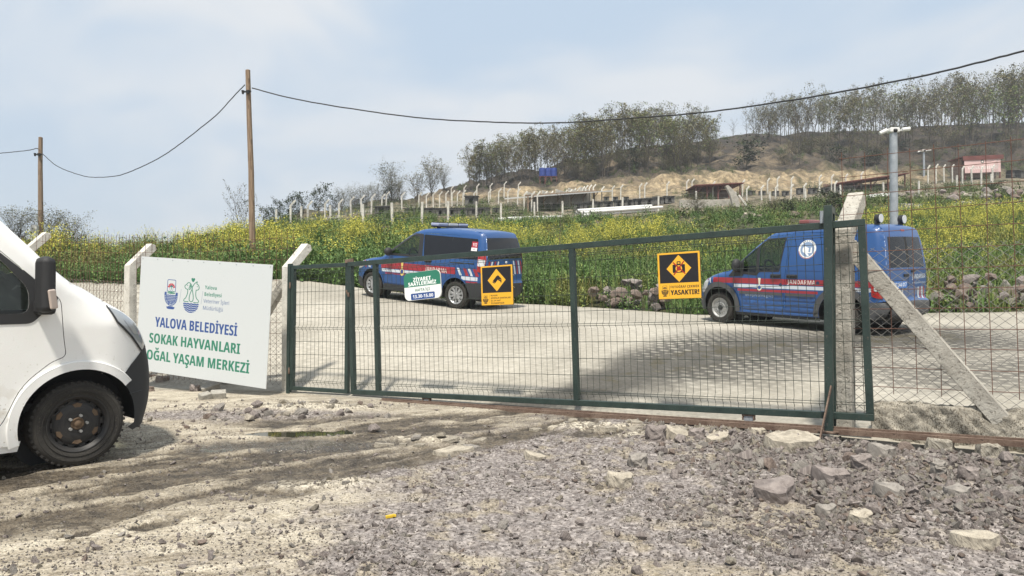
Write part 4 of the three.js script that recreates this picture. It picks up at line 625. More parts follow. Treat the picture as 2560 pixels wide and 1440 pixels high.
function wheel(parent, kindName, x, z, R, width, rimR, turn = 0) { // outer face looks along own +z
  const w = new THREE.Group(); w.name = 'wheel'; w.position.set(x, R, z); w.rotation.y = (z < 0 ? Math.PI : 0) + turn; parent.add(w);
  const h = width / 2, prof = [[rimR - 0.015, -h * 0.6], [rimR, -h * 0.8], [rimR + 0.02, -h * 0.93], [(rimR + R) / 2 + 0.01, -h * 1.0], [R - 0.035, -h * 0.97], [R - 0.012, -h * 0.85], [R, -h * 0.6], [R + 0.001, 0], [R, h * 0.6], [R - 0.012, h * 0.85], [R - 0.035, h * 0.97], [(rimR + R) / 2 + 0.01, h], [rimR + 0.02, h * 0.93], [rimR, h * 0.8], [rimR - 0.015, h * 0.55]].map(([r, y]) => new THREE.Vector2(r, y));
  const lathe = new THREE.LatheGeometry(prof, 56); lathe.rotateX(Math.PI / 2); const gs = [lathe];
  const lugs = 44; for (let i = 0; i < lugs; i++) { const a = i / lugs * Math.PI * 2; for (const s of [1, -1]) { const b = box(0.02, 0.018, h * 0.36, 0, R - 0.0075, s * h * 0.74); b.rotateZ(a + (s < 0 ? 0.07 : 0)); gs.push(b); } }
  for (const rr of [0.3, 0.62]) { const ring = new THREE.TorusGeometry(lerp(rimR, R, rr), 0.003, 5, 48); ring.translate(0, 0, h * 0.985); gs.push(ring); }
  mk('tyre', gs, VM.tyre, w);
  const barrel = new THREE.LatheGeometry([[rimR - 0.012, -h * 0.8], [rimR - 0.02, 0], [rimR - 0.018, h * 0.62], [rimR + 0.006, h * 0.84], [rimR + 0.008, h * 0.9], [rimR - 0.004, h * 0.88], [rimR - 0.026, h * 0.62]].map(([r, y]) => new THREE.Vector2(r, y)), 48); barrel.rotateX(Math.PI / 2);
  if (kindName === 'alloy') {
    const holes = []; for (let i = 0; i < 10; i++) { const a = i / 10 * Math.PI * 2, d = i & 1 ? 0.115 : 0.19; const q = []; for (const [r, o] of [[0.062, 0.04], [0.062, -0.04], [rimR - 0.03, -d], [rimR - 0.026, 0], [rimR - 0.03, d]]) q.push([r * Math.cos(a + o), r * Math.sin(a + o)]); holes.push(q); }
    const disc = shapeHoles(rimR - 0.012, holes, 0.012); disc.translate(0, 0, h * 0.6); const hub = new THREE.CylinderGeometry(0.03, 0.034, 0.012, 16); hub.rotateX(Math.PI / 2); hub.translate(0, 0, h * 0.6 + 0.02); mk('rim', [barrel, disc, hub], VM.alloy, w);
  } else if (kindName === 'steel') {
    const holes = []; for (let i = 0; i < 16; i++) { const a = i / 16 * Math.PI * 2; holes.push(arcPts(0.134 * Math.cos(a), 0.134 * Math.sin(a), 0.013, 0, 330, 7)); }
    const disc = shapeHoles(rimR - 0.012, holes, 0.01); disc.translate(0, 0, h * 0.45); const dome = new THREE.TorusGeometry(0.095, 0.02, 6, 32); dome.translate(0, 0, h * 0.48); mk('rim', [barrel, disc, dome], VM.steel, w); const hub = new THREE.CylinderGeometry(0.05, 0.056, 0.03, 12); hub.rotateX(Math.PI / 2); hub.translate(0, 0, h * 0.5 + 0.018); mk('hub_cap', hub, MT.black, w);
  } else {
    const holes = []; for (let i = 0; i < 14; i++) { const a = (i + 0.5) / 14 * Math.PI * 2, q = []; for (const [r, o] of [[0.178, -0.1], [0.178, 0.1], [0.19, 0.11], [0.198, 0.06], [0.198, -0.06], [0.19, -0.11]]) q.push([r * Math.cos(a + o), r * Math.sin(a + o)]); holes.push(q); }
    const disc = shapeHoles(rimR - 0.012, holes, 0.008, 0.002); disc.translate(0, 0, h * 0.34);
    const dish = new THREE.LatheGeometry([[0.075, 0.016], [0.10, 0.02], [0.15, 0.014], [0.172, 0.0]].map(([r, y]) => new THREE.Vector2(r, y)), 40); dish.rotateX(Math.PI / 2); dish.translate(0, 0, h * 0.34 + 0.012); const hubRing = new THREE.CylinderGeometry(0.078, 0.085, 0.03, 28); hubRing.rotateX(Math.PI / 2); hubRing.translate(0, 0, h * 0.34 + 0.014); mk('rim', [barrel, disc, dish, hubRing], VM.blackSteel, w);
    const rusty = mat({ lin: [0.14, 0.095, 0.06], roughness: 0.95 });
    for (let i = 0; i < 6; i++) { const a = (i + 0.5) / 6 * Math.PI * 2; const s = new THREE.Shape([[0.13, -0.13], [0.128, 0.13], [0.158, 0.2], [0.166, 0.0], [0.158, -0.2]].map(([r, o]) => new THREE.Vector2(r * Math.cos(a + o), r * Math.sin(a + o)))); const g = new THREE.ExtrudeGeometry(s, { depth: 0.006, bevelEnabled: true, bevelSize: 0.004, bevelThickness: 0.006, bevelSegments: 2 }); g.translate(0, 0, h * 0.34 + 0.016); mk('rust_patch', g, rusty, w); }
    const cap = new THREE.LatheGeometry([[0, 0.02], [0.022, 0.02], [0.026, 0.008], [0.04, 0.008], [0.044, 0.016], [0.05, 0.0]].map(([r, y]) => new THREE.Vector2(r, y)), 24); cap.rotateX(Math.PI / 2); cap.translate(0, 0, h * 0.34 + 0.03); mk('hub', cap, rusty, w);
    for (let i = 0; i < 5; i++) { const a = (i / 5 + 0.05) * Math.PI * 2 - Math.PI / 2; const g = new THREE.CylinderGeometry(0.012, 0.014, 0.024, 6); g.rotateX(Math.PI / 2); g.translate(0.066 * Math.cos(a), 0.066 * Math.sin(a), h * 0.34 + 0.04); mk('wheel_bolt', g, VM.steel, w); }
  }
  const in1 = new THREE.CylinderGeometry(rimR - 0.02, rimR - 0.02, 0.02, 24); in1.rotateX(Math.PI / 2); in1.translate(0, 0, -h * 0.3); mk('brake_disc', in1, VM.steel, w);
  return w;
}
function arches(van, list, m, depth = 0.32) { for (const [cx, cy, r] of list) for (const s of [-1, 1]) { const gs = []; const P = arcPts(cx, cy, r + 0.012, -5, 185, 22); const g = gridMesh(P.length, 2, (i, j) => { const [x, y] = P[i], z = van.W(x, Math.max(0.3, y)) - 0.012 - j * depth; return [x, y, s * z, i, j]; }); gs.push(g); const back = new THREE.CircleGeometry(r + 0.01, 24, 0, Math.PI * 2); back.translate(cx, cy, s * (van.W(cx, cy) - 0.012 - depth)); gs.push(back.toNonIndexed()); mk('wheel_arch_liner', gs, m, van.t); } }
function cabin(van, x0, x1, yfl, w, steerX) { const gs = [box(x1 - x0, 0.06, w * 2, (x0 + x1) / 2, yfl, 0)]; mk('cabin_floor', gs, VM.seat, van.t); for (const s of [-1, 1]) { mk('seat', [box(0.5, 0.16, 0.5, steerX - 0.62, yfl + 0.36, s * 0.4, 0, 0, 0, 0.05), box(0.14, 0.62, 0.48, steerX - 0.86, yfl + 0.7, s * 0.4, 0, 0, 0.22, 0.05), box(0.1, 0.2, 0.26, steerX - 0.95, yfl + 1.12, s * 0.4, 0, 0, 0.2, 0.04)], VM.seat, van.t); } mk('dashboard', box(0.42, 0.3, w * 1.9, steerX + 0.33, yfl + 0.62, 0, 0, 0, 0, 0.06), VM.seat, van.t); const st = new THREE.TorusGeometry(0.18, 0.018, 8, 24); st.rotateY(Math.PI / 2); st.rotateZ(-0.45); st.translate(steerX, yfl + 0.78, -0.4); mk('steering_wheel', st, VM.seat, van.t); }
function underbody(van, x0, x1, y0, y1, w) { return mk('underbody', [box(x1 - x0, y1 - y0, w * 2, (x0 + x1) / 2, (y0 + y1) / 2, 0)], VM.plastic, van.t); }

// ---- the light blue-striped gendarmerie people carrier, seen from behind on its left
const BLUE = [0.010, 0.068, 0.23];
const cssOf = (lin) => `rgb(${L(...lin).map((v) => Math.round(v)).join(',')})`;
{
  const wb = 2.69, R = 0.328, v = new Van('police_van', {
    r: 0.10, edge: 0.07, crown: 0.03,
    W: (x, y) => 0.90 - 0.17 * Math.max(0, (y - 1.02) / 0.84) ** 1.5 - 0.05 * Math.max(0, (0.55 - y) / 0.4) ** 2 - 0.36 * Math.max(0, (x - 2.75) / 0.8) ** 2 - 0.05 * Math.max(0, (-0.35 - x) / 0.45) ** 2,
    top: [['rear_bumper', [[-0.70, 0.27], [-0.80, 0.34], [-0.835, 0.48], [-0.83, 0.62]]], ['tailgate', [[-0.80, 0.68], [-0.79, 0.85], [-0.785, 1.05], [-0.775, 1.22]]], ['rear_window', [[-0.765, 1.30], [-0.735, 1.45], [-0.70, 1.60], [-0.665, 1.71]]], ['spoiler', [[-0.645, 1.76], [-0.60, 1.82]]], ['roof', [[-0.50, 1.845], [0.1, 1.868], [0.75, 1.862], [1.2, 1.82], [1.38, 1.765]]], ['windscreen', [[1.46, 1.73], [1.8, 1.50], [2.1, 1.29], [2.36, 1.105]]], ['bonnet', [[2.46, 1.06], [2.8, 1.0], [3.15, 0.92], [3.32, 0.85]]], ['nose', [[3.42, 0.78], [3.48, 0.66], [3.51, 0.52]]], ['front_bumper', [[3.52, 0.46], [3.50, 0.32], [3.42, 0.22]]]],
  });
  const UB = [-0.9, 0, 3.6, 1.95], K = 440;
  const tx = canvasTex(1980, 858, (g, w, h) => { // metres -> pixels; the van's front is at the left
    const X = (x) => (UB[2] - x) * K, Y = (y) => h - y * K; g.fillStyle = cssOf(BLUE); g.fillRect(0, 0, w, h);
    const bandTop = (x) => 0.945 + 0.014 * (2.4 - x), quad = (x0, x1, lo, hi, c) => { g.fillStyle = c; g.beginPath(); g.moveTo(X(x0), Y(bandTop(x0) + hi)); g.lineTo(X(x1), Y(bandTop(x1) + hi)); g.lineTo(X(x1), Y(bandTop(x1) + lo)); g.lineTo(X(x0), Y(bandTop(x0) + lo)); g.fill(); };
    const RED = '#9c2233', WH = '#cfd6de', sl = (x, wd, c) => { g.fillStyle = c; g.beginPath(); g.moveTo(X(x), Y(bandTop(x))); g.lineTo(X(x - wd), Y(bandTop(x))); g.lineTo(X(x - wd - 0.09), Y(bandTop(x) - 0.17)); g.lineTo(X(x - 0.09), Y(bandTop(x) - 0.17)); g.fill(); };
    quad(2.38, 0.02, -0.16, 0, RED); quad(2.36, 0.55, -0.245, -0.175, WH); quad(2.24, 0.55, -0.275, -0.258, RED); quad(2.24, 0.55, -0.30, -0.285, RED); quad(-0.16, -0.62, -0.275, -0.19, WH); quad(-0.3, -0.62, -0.33, -0.30, RED);
    sl(-0.02, 0.07, WH); sl(-0.2, 0.09, RED); sl(-0.34, 0.07, WH); sl(-0.48, 0.09, RED); sl(3.35, 0.07, RED); sl(3.2, 0.07, WH); sl(3.05, 0.07, RED); sl(2.9, 0.08, WH);
    g.fillStyle = '#c9c2bd'; fitText(g, 'JANDARMA', X(0.93), X(0.27), Y(0.826), 46, 'bold #px sans-serif');
    g.fillStyle = '#d9c06a'; g.beginPath(); g.moveTo(X(1.72), Y(0.99)); g.lineTo(X(1.64), Y(0.99)); g.lineTo(X(1.66), Y(0.83)); g.lineTo(X(1.70), Y(0.83)); g.fill(); g.beginPath(); g.ellipse(X(1.68), Y(0.73), 27, 40, 0, 0, 7); g.fill(); g.fillStyle = '#24458e'; g.beginPath(); g.ellipse(X(1.68), Y(0.745), 18, 26, 0, 0, 7); g.fill();
  });
  const livery = paint({ map: tx }), blue = paint({ lin: BLUE });
  const A = [[wb, 0.345, 0.385], [0, 0.345, 0.385]];
  const sillY = 0.40, lower = []; // outline of the side above the black sill
  const P = v.path, upTo = P.findIndex(([x, y]) => y > 0.66);
  const cut = (c, r, y) => Math.sqrt(r * r - (y - c) ** 2);
  const sideTop = P.slice(upTo, v.at.front_bumper[0] + 1);
  const f = [wb, 0.345, 0.40], r0 = [0, 0.345, 0.40];
  const outline = [...sideTop, [wb + cut(0.345, 0.40, 0.46), 0.46], ...arcPts(f[0], f[1], f[2], Math.asin((0.46 - 0.345) / 0.40) * 57.2958, 180 - Math.asin((sillY - 0.345) / 0.40) * 57.2958, 18), ...arcPts(0, 0.345, 0.40, Math.asin((sillY - 0.345) / 0.40) * 57.2958, 180 - Math.asin((0.62 - 0.345) / 0.40) * 57.2958, 16), [-0.3, 0.64]];
  const frontDoor = roundPoly([[2.30, 0.42], [1.03, 0.42], [1.03, 1.14], [1.12, 1.72], [1.42, 1.70], [2.16, 1.22], [2.22, 1.02], [2.24, 0.78]], 0.06);
  const slideDoor = roundPoly([[1.00, 0.42], [0.44, 0.42], [0.36, 0.62], [0.16, 0.78], [0.02, 0.80], [0.02, 1.74], [1.07, 1.74], [0.99, 1.14]], 0.05);
  const fw = roundPoly([[2.08, 1.19], [1.19, 1.17], [1.22, 1.64], [1.42, 1.66]], 0.04), sw1 = roundPoly([[1.00, 1.17], [-0.60, 1.21], [-0.52, 1.68], [1.09, 1.70]], 0.03);
  v.panel('body', outline, livery, { holes: [frontDoor, slideDoor.map((p) => p)], uvBox: UB });
  v.panel('body', outline, blue, { side: 1, uvBox: UB, holes: [roundPoly([[2.08, 1.19], [1.19, 1.17], [1.22, 1.64], [1.42, 1.66]], 0.04)] });
  const d1 = v.panel('front_door', inset(frontDoor, 0.006), livery, { holes: [fw], uvBox: UB }); const d2 = v.panel('sliding_door', inset(slideDoor, 0.006), livery, { uvBox: UB });
  v.panel('window_frame', roundPoly([[2.26, 1.13], [1.05, 1.13], [1.10, 1.70], [1.40, 1.72], [2.2, 1.22]], 0.04), MT.black, { holes: [fw], off: 0.004, parent: d1 });
  v.panel('door_window', fw, VM.glass, { off: -0.012, parent: d1 }); v.panel('door_window', fw, VM.glass, { off: -0.012, side: 1 });
  v.panel('side_window', sw1, VM.tint, { off: 0.006 }); v.panel('side_window', sw1, VM.tint, { off: 0.006, side: 1 });
  const seam = v.strip('window_seam', [[0.22, 1.18], [0.2, 1.69]], 0.006, MT.black, { off: 0.006 });
  const st = canvasTex(128, 170, (g, w, h) => { g.fillStyle = '#a02435'; g.fillRect(0, 0, w, h); g.fillStyle = '#e6e3e6'; fitText(g, '112', 16, 112, 84, 58, 'bold #px sans-serif'); g.fillRect(0, 110, w, 60); g.fillStyle = '#666'; fitText(g, 'ACİL', 34, 94, 152, 24, 'bold #px sans-serif'); });
  v.panel('sticker', [[-0.38, 1.40], [-0.54, 1.40], [-0.54, 1.615], [-0.38, 1.615]], PRINT(st), { off: 0.009, uvBox: [-0.54, 1.40, -0.38, 1.615] });
  for (const [x, p] of [[1.36, d1], [0.86, d2]]) { const s = v.S(x, 1.07); mk('door_handle', [box(0.2, 0.07, 0.03, x, 1.07, -s - 0.008, 0, 0, 0, 0.012), box(0.17, 0.03, 0.025, x, 1.075, -s - 0.026, 0, 0, 0, 0.01)], MT.black, p); }
  v.strip('door_rail', [[0.18, 1.09], [-0.5, 1.10]], 0.012, MT.black, { off: 0.0 });
  // sills, bumpers, arches
  v.panel('sill', [[wb - 0.40, 0.41], [0.40, 0.41], [0.385, 0.24], [wb - 0.39, 0.24]], VM.plastic, { off: 0.012, both: true });
  v.panel('rear_bumper_corner', [[-0.28, 0.645], [-0.40, 0.40], [-0.40, 0.28], [-0.70, 0.27], [-0.80, 0.34], [-0.835, 0.48], [-0.825, 0.66], [-0.78, 0.665]].map(([x, y]) => [Math.max(x, -0.832), y]), VM.plastic, { off: 0.008, both: true });
  v.panel('front_bumper_corner', [...P.slice(v.at.front_bumper[0], v.at.front_bumper[1]), [wb + 0.39, 0.24], [wb + 0.385, 0.46]], VM.plastic, { off: 0.002, both: true });
  v.panel('arch_trim', [...arcPts(wb, 0.345, 0.43, 15, 176, 18), ...arcPts(wb, 0.345, 0.398, 176, 15, 18)], blue, { off: 0.014, both: true, edge: 0.12 }); v.panel('arch_trim', [...arcPts(0, 0.345, 0.43, 8, 140, 18), ...arcPts(0, 0.345, 0.398, 140, 8, 18)], blue, { off: 0.014, both: true, edge: 0.12 });
  arches(v, [[wb, 0.345, 0.40], [0, 0.345, 0.40]], VM.plastic);
  // across
  const UR = [-0.92, 0.6, 0.92, 1.9], rx = canvasTex(1024, 724, (g, w, h) => { const X = (z) => (z + 0.92) / 1.84 * w, Y = (y) => h - (y - 0.6) / 1.3 * h; g.fillStyle = cssOf(BLUE); g.fillRect(0, 0, w, h); const sl = (z, c, d) => { g.fillStyle = c; g.beginPath(); g.moveTo(X(z), Y(1.17)); g.lineTo(X(z + 0.06), Y(1.17)); g.lineTo(X(z + 0.06 - d), Y(0.84)); g.lineTo(X(z - d), Y(0.84)); g.fill(); }; [[-0.68, '#9c2233'], [-0.58, '#cfd6de'], [-0.46, '#9c2233'], [-0.34, '#cfd6de']].forEach(([z, c]) => sl(z, c, 0.12)); [[0.3, '#cfd6de'], [0.42, '#9c2233'], [0.53, '#cfd6de'], [0.64, '#9c2233']].forEach(([z, c]) => sl(z, c, -0.1)); });
  const rl = paint({ map: rx });
  v.wrap('rear_bumper', 'rear_bumper', VM.plastic, { crown: 0.05 }); const tg = v.wrap('tailgate', 'tailgate', rl, { uvBox: UR }); v.wrap('rear_window', 'rear_window', VM.tint); v.wrap('spoiler', 'spoiler', blue); v.wrap('roof', 'roof', blue, { nf: 16 });
  v.wrap('windscreen', 'windscreen', VM.glass, { f0: -0.93, f1: 0.93, off: 0.002 }); for (const s of [-1, 1]) v.wrap('windscreen_pillar', 'windscreen', blue, { f0: s < 0 ? -1 : 0.93, f1: s < 0 ? -0.93 : 1, nf: 3 });
  v.wrap('bonnet', 'bonnet', blue); v.wrap('nose', 'nose', blue, { crown: 0.06 }); v.wrap('front_bumper', 'front_bumper', VM.plastic, { crown: 0.06 });
  const brake = box(0.02, 0.03, 0.22, -0.645, 1.775, 0); mk('brake_light', brake, VM.red, v.t); mk('wiper', rod([V(-0.80, 1.27, 0.05), V(-0.80, 1.285, 0.35), V(-0.797, 1.28, 0.6)], 0.012, 5), MT.black, tg); mk('emblem', new THREE.SphereGeometry(0.05, 12, 8).scale(0.25, 0.6, 1).translate(-0.815, 1.14, 0), VM.lens, tg);
  for (const s of [-1, 1]) {
    const lampPoly = roundPoly([[-0.60, 1.38], [-0.60, 0.93], [-0.76, 0.90], [-0.775, 1.20], [-0.745, 1.39]], 0.03); const lp = v.panel('tail_lamp', lampPoly, VM.red, { off: 0.012, side: s, edge: 0.04 }); v.panel('reversing_lens', roundPoly([[-0.61, 1.22], [-0.61, 1.06], [-0.765, 1.05], [-0.765, 1.21]], 0.02), VM.lens, { off: 0.016, side: s, parent: lp, edge: 0.04 });
    v.panel('headlamp', roundPoly([[2.92, 0.90], [3.22, 0.84], [3.38, 0.74], [3.36, 0.68], [3.1, 0.74]], 0.03), VM.lens, { off: 0.008, side: s, edge: 0.05 });
    const m = new THREE.SphereGeometry(1, 14, 10).scale(0.09, 0.105, 0.12).translate(2.05, 1.22, s * (v.S(2.05, 1.2) + 0.13)); mk('mirror', [m, box(0.05, 0.04, 0.1, 2.06, 1.16, s * (v.S(2.05, 1.18) + 0.03))], MT.black, v.t);
    const fog = new THREE.CylinderGeometry(0.05, 0.05, 0.02, 14); fog.rotateZ(Math.PI / 2); fog.translate(-0.84, 0.56, s * 0.6); mk('rear_reflector', fog, VM.red, v.t);
    for (const x of [0, wb]) wheel(v.t, 'alloy', x, s * 0.785, R, 0.2, 0.208);
  }
  cabin(v, -0.6, 2.4, 0.36, 0.72, 1.72); underbody(v, -0.6, 3.3, 0.2, 0.35, 0.6);
  // blue light bar across the roof
  const yb = 1.90; const lb = mk('light_bar', [box(0.27, 0.035, 1.18, 0.93, yb + 0.005, 0, 0, 0, 0, 0.012)], MT.black, v.t);
  for (const z of [-0.42, 0.0, 0.42]) mk('light_bar_lens', box(0.25, 0.075, 0.39, 0.93, yb + 0.058, z, 0, 0, 0, 0.025), mat({ physical: true, lin: z ? [0.32, 0.36, 0.50] : [0.5, 0.52, 0.55], roughness: 0.15, clearcoat: 0.6 }), lb); mk('light_bar_cap', box(0.2, 0.015, 1.16, 0.93, yb + 0.104, 0, 0, 0, 0, 0.006), MT.black, lb); for (const z of [-0.45, 0.45]) mk('light_bar_foot', box(0.1, 0.05, 0.05, 0.93, 1.87, z), MT.black, lb);
  const RR = [-1.35, 16.6], FF = [-3.617, 18.05]; v.stand(RR, FF, 0.066, yardY(...RR) - 0.002, yardY(...FF) - 0.002, -0.87);
  console.log('left van', yardY(...RR), 'want .978', yardY(...FF), 'want 1.233');
  tag(v.t, 'blue gendarmerie people carrier with dark windows and a light bar, parked behind the gate', 'van');
}
// ---- the older blue gendarmerie panel van at the right
{
  const wb = 2.664, R = 0.324, v = new Van('police_van', {
    r: 0.11, edge: 0.07, crown: 0.03,
    W: (x, y) => 0.895 - 0.16 * Math.max(0, (y - 1.0) / 0.95) ** 1.5 - 0.04 * Math.max(0, (0.5 - y) / 0.4) ** 2 - 0.36 * Math.max(0, (x - 2.7) / 0.75) ** 2 - 0.06 * Math.max(0, (-0.35 - x) / 0.4) ** 2 - (y > 0.3 && y < 0.62 && x > 0.42 && x < 2.1 ? 0.012 * Math.max(0, Math.sin((y - 0.3) * 6.283 / 0.1)) * sstep(0.42, 0.5, x) * (1 - sstep(2.0, 2.1, x)) : 0),
    top: [['rear_bumper', [[-0.66, 0.30], [-0.78, 0.36], [-0.80, 0.48], [-0.79, 0.58]]], ['rear_doors', [[-0.72, 0.64], [-0.72, 0.85], [-0.715, 1.05], [-0.71, 1.20]]], ['rear_windows', [[-0.705, 1.26], [-0.68, 1.45], [-0.65, 1.64], [-0.63, 1.74]]], ['rear_top', [[-0.61, 1.80], [-0.56, 1.90]]], ['roof', [[-0.45, 1.945], [0.0, 1.965], [0.5, 1.96], [1.05, 1.925], [1.45, 1.875]]], ['windscreen', [[1.58, 1.82], [1.85, 1.61], [2.12, 1.38], [2.36, 1.17]]], ['bonnet', [[2.44, 1.12], [2.7, 1.055], [3.0, 0.96], [3.18, 0.88]]], ['nose', [[3.28, 0.80], [3.34, 0.70], [3.37, 0.58]]], ['front_bumper', [[3.40, 0.52], [3.40, 0.38], [3.32, 0.24]]]],
  });
  const UB = [-0.9, 0, 3.5, 2.0], K = 450;
  const tx = canvasTex(1980, 900, (g, w, h) => {
    const X = (x) => (UB[2] - x) * K, Y = (y) => h - y * K, bar2 = (x0, x1, y0, y1, c) => { g.fillStyle = c; g.fillRect(X(x0), Y(y1), (x0 - x1) * K, (y1 - y0) * K); }; g.fillStyle = cssOf(BLUE); g.fillRect(0, 0, w, h); const RED = '#9a2230', WH = '#ccd4dc';
    bar2(2.82, -0.7, 0.855, 0.965, RED); bar2(2.3, -0.7, 0.775, 0.84, WH); bar2(2.2, 0.45, 0.70, 0.75, RED); g.fillStyle = WH; for (const x of [3.12, 2.96]) { g.beginPath(); g.moveTo(X(x), Y(0.95)); g.lineTo(X(x - 0.05), Y(0.95)); g.lineTo(X(x - 0.09), Y(0.84)); g.lineTo(X(x - 0.04), Y(0.84)); g.fill(); } g.fillStyle = RED; g.beginPath(); g.moveTo(X(3.05), Y(0.95)); g.lineTo(X(3.0), Y(0.95)); g.lineTo(X(2.96), Y(0.84)); g.lineTo(X(3.01), Y(0.84)); g.fill();
    g.fillStyle = '#d6cfc9'; fitText(g, 'JANDARMA', X(1.07), X(0.50), Y(0.876), 34, 'bold #px sans-serif'); g.fillStyle = '#c3ccd6'; fitText(g, 'www.jandarma.gov.tr', X(2.02), X(1.36), Y(0.60), 22, '#px sans-serif');
    g.fillStyle = '#d8d6c0'; g.beginPath(); g.moveTo(X(1.72), Y(0.975)); g.lineTo(X(1.66), Y(0.975)); g.lineTo(X(1.675), Y(0.84)); g.lineTo(X(1.705), Y(0.84)); g.fill(); g.beginPath(); g.arc(X(1.69), Y(0.775), 24, 0, 7); g.fill(); g.fillStyle = '#1f4f9a'; g.beginPath(); g.arc(X(1.69), Y(0.785), 16, 0, 7); g.fill();
    g.fillStyle = '#10254f'; for (const x of [1.22, 0.455]) { g.beginPath(); g.arc(X(x), Y(x > 1 ? 0.85 : 0.91), 15, 0, 7); g.fill(); }
    const bx = X(0.71), by = Y(1.535), br = 0.178 * K; g.fillStyle = '#e3e4e2'; g.beginPath(); g.arc(bx, by, br, 0, 7); g.fill(); g.strokeStyle = '#9b2a33'; g.lineWidth = 5; g.beginPath(); g.arc(bx, by, br - 4, 0.2, 2.94); g.stroke(); g.fillStyle = '#7f95b4'; g.beginPath(); g.arc(bx, by, br * 0.78, 0, 7); g.fill(); g.fillStyle = '#e8eaea'; g.beginPath(); g.ellipse(bx - 22, by + 2, 22, 27, 0, 0, 7); g.fill(); g.beginPath(); g.moveTo(bx - 6, by - 20); g.lineTo(bx + 14, by - 10); g.lineTo(bx + 12, by + 22); g.lineTo(bx + 28, by + 24); g.lineTo(bx + 30, by - 14); g.lineTo(bx + 42, by - 18); g.lineTo(bx + 44, by + 30); g.lineTo(bx - 4, by + 34); g.fill(); g.beginPath(); g.moveTo(bx - 8, by + 20); g.lineTo(bx + 22, by + 52); g.lineTo(bx + 6, by + 58); g.lineTo(bx - 20, by + 30); g.fill();
    g.fillStyle = '#22314f'; g.font = 'bold 15px sans-serif'; const word = 'JANDARMA'; for (let k = 0; k < word.length; k++) { const a = Math.PI * (1.22 + 0.56 * k / (word.length - 1)); g.save(); g.translate(bx + br * 0.89 * Math.cos(a), by + br * 0.89 * Math.sin(a)); g.rotate(a + Math.PI / 2); g.fillText(word[k], -5, 5); g.restore(); }
  });
  const livery = paint({ map: tx }), blue = paint({ lin: BLUE }), P = v.path, upTo = P.findIndex(([x, y]) => y > 0.62), cut = (y, r) => Math.asin((y - 0.34) / r) * 57.2958;
  const outline = [...P.slice(upTo, v.at.front_bumper[0] + 1), [wb + 0.41, 0.50], ...arcPts(wb, 0.34, 0.43, cut(0.50, 0.43), 180 - cut(0.35, 0.43), 18), [wb - 0.425, 0.27], [0.425, 0.27], ...arcPts(0, 0.34, 0.43, cut(0.35, 0.43), 180 - cut(0.56, 0.43), 18)];
  const frontDoor = roundPoly([[2.14, 0.33], [1.16, 0.33], [1.12, 1.10], [1.08, 1.83], [1.54, 1.79], [2.24, 1.22], [2.28, 0.95], [2.20, 0.62]], 0.05), slideDoor = roundPoly([[1.13, 0.33], [0.48, 0.33], [0.44, 0.62], [0.18, 0.80], [0.18, 1.84], [1.05, 1.86], [1.09, 1.10]], 0.05);
  const w1 = roundPoly([[1.70, 1.12], [1.27, 1.13], [1.19, 1.745], [1.58, 1.715], [1.72, 1.62]], 0.03), w2 = roundPoly([[2.10, 1.10], [1.76, 1.08], [1.79, 1.58], [2.06, 1.375]], 0.025);
  v.panel('body', outline, livery, { holes: [frontDoor, slideDoor], uvBox: UB }); v.panel('body', outline, blue, { side: 1, holes: [w1] });
  const d1 = v.panel('front_door', inset(frontDoor, 0.006), livery, { holes: [w1, w2], uvBox: UB, edge: 0.05 }); const d2 = v.panel('sliding_door', inset(slideDoor, 0.006), livery, { uvBox: UB, edge: 0.05 });
  v.panel('window_frame', roundPoly([[2.20, 1.055], [1.75, 1.02], [1.70, 1.09], [1.25, 1.10], [1.165, 1.775], [1.57, 1.745], [2.10, 1.37]], 0.03), MT.black, { holes: [w1, w2], off: 0.004, parent: d1 }); v.panel('mirror_base', roundPoly([[2.42, 0.99], [2.06, 1.01], [2.06, 1.37], [2.2, 1.28]], 0.03), MT.black, { off: 0.01, parent: d1 });
  for (const s of [-1, 1]) v.panel('door_window', w1, VM.glass, { off: -0.012, side: s, parent: s < 0 ? d1 : v.t }); v.panel('quarter_window', w2, VM.glass, { off: -0.012, parent: d1 });
  for (const [x, p] of [[1.33, d1], [0.98, d2]]) { const s = v.S(x, 1.02); mk('door_handle', [box(0.22, 0.075, 0.03, x, 1.02, -s - 0.006, 0, 0, 0, 0.012), box(0.18, 0.03, 0.03, x, 1.03, -s - 0.024, 0, 0, 0, 0.01)], MT.black, p); }
  v.panel('rub_strip', roundPoly([[2.16, 0.645], [1.17, 0.645], [1.17, 0.695], [2.16, 0.695]], 0.02), VM.greyPlastic, { off: 0.014, parent: d1 }); v.panel('rub_strip', roundPoly([[1.11, 0.645], [0.50, 0.645], [0.50, 0.695], [1.11, 0.695]], 0.02), VM.greyPlastic, { off: 0.014, parent: d2 });
  v.strip('swage_line', [[1.1, 1.135], [0.5, 1.14], [-0.6, 1.14]], 0.007, blue, { off: 0.001 });
  for (const s of [-1, 1]) {
    v.panel('arch_flare', [...arcPts(wb, 0.34, 0.53, 22, 186, 20), ...arcPts(wb, 0.34, 0.425, 188, 22, 20)], VM.greyPlastic, { off: 0.022, side: s, edge: 0.1 }); v.panel('arch_flare', [...arcPts(0, 0.34, 0.53, -6, 150, 20), ...arcPts(0, 0.34, 0.425, 150, -8, 20)], VM.greyPlastic, { off: 0.022, side: s, edge: 0.1 });
    v.panel('rear_bumper_corner', [[-0.36, 0.60], [-0.40, 0.32], [-0.66, 0.30], [-0.76, 0.36], [-0.795, 0.48], [-0.785, 0.60]], VM.greyPlastic, { off: 0.014, side: s }); v.panel('front_bumper_corner', [...P.slice(v.at.front_bumper[0], v.at.front_bumper[1]), [wb + 0.42, 0.26], [wb + 0.42, 0.5]], VM.greyPlastic, { off: 0.004, side: s });
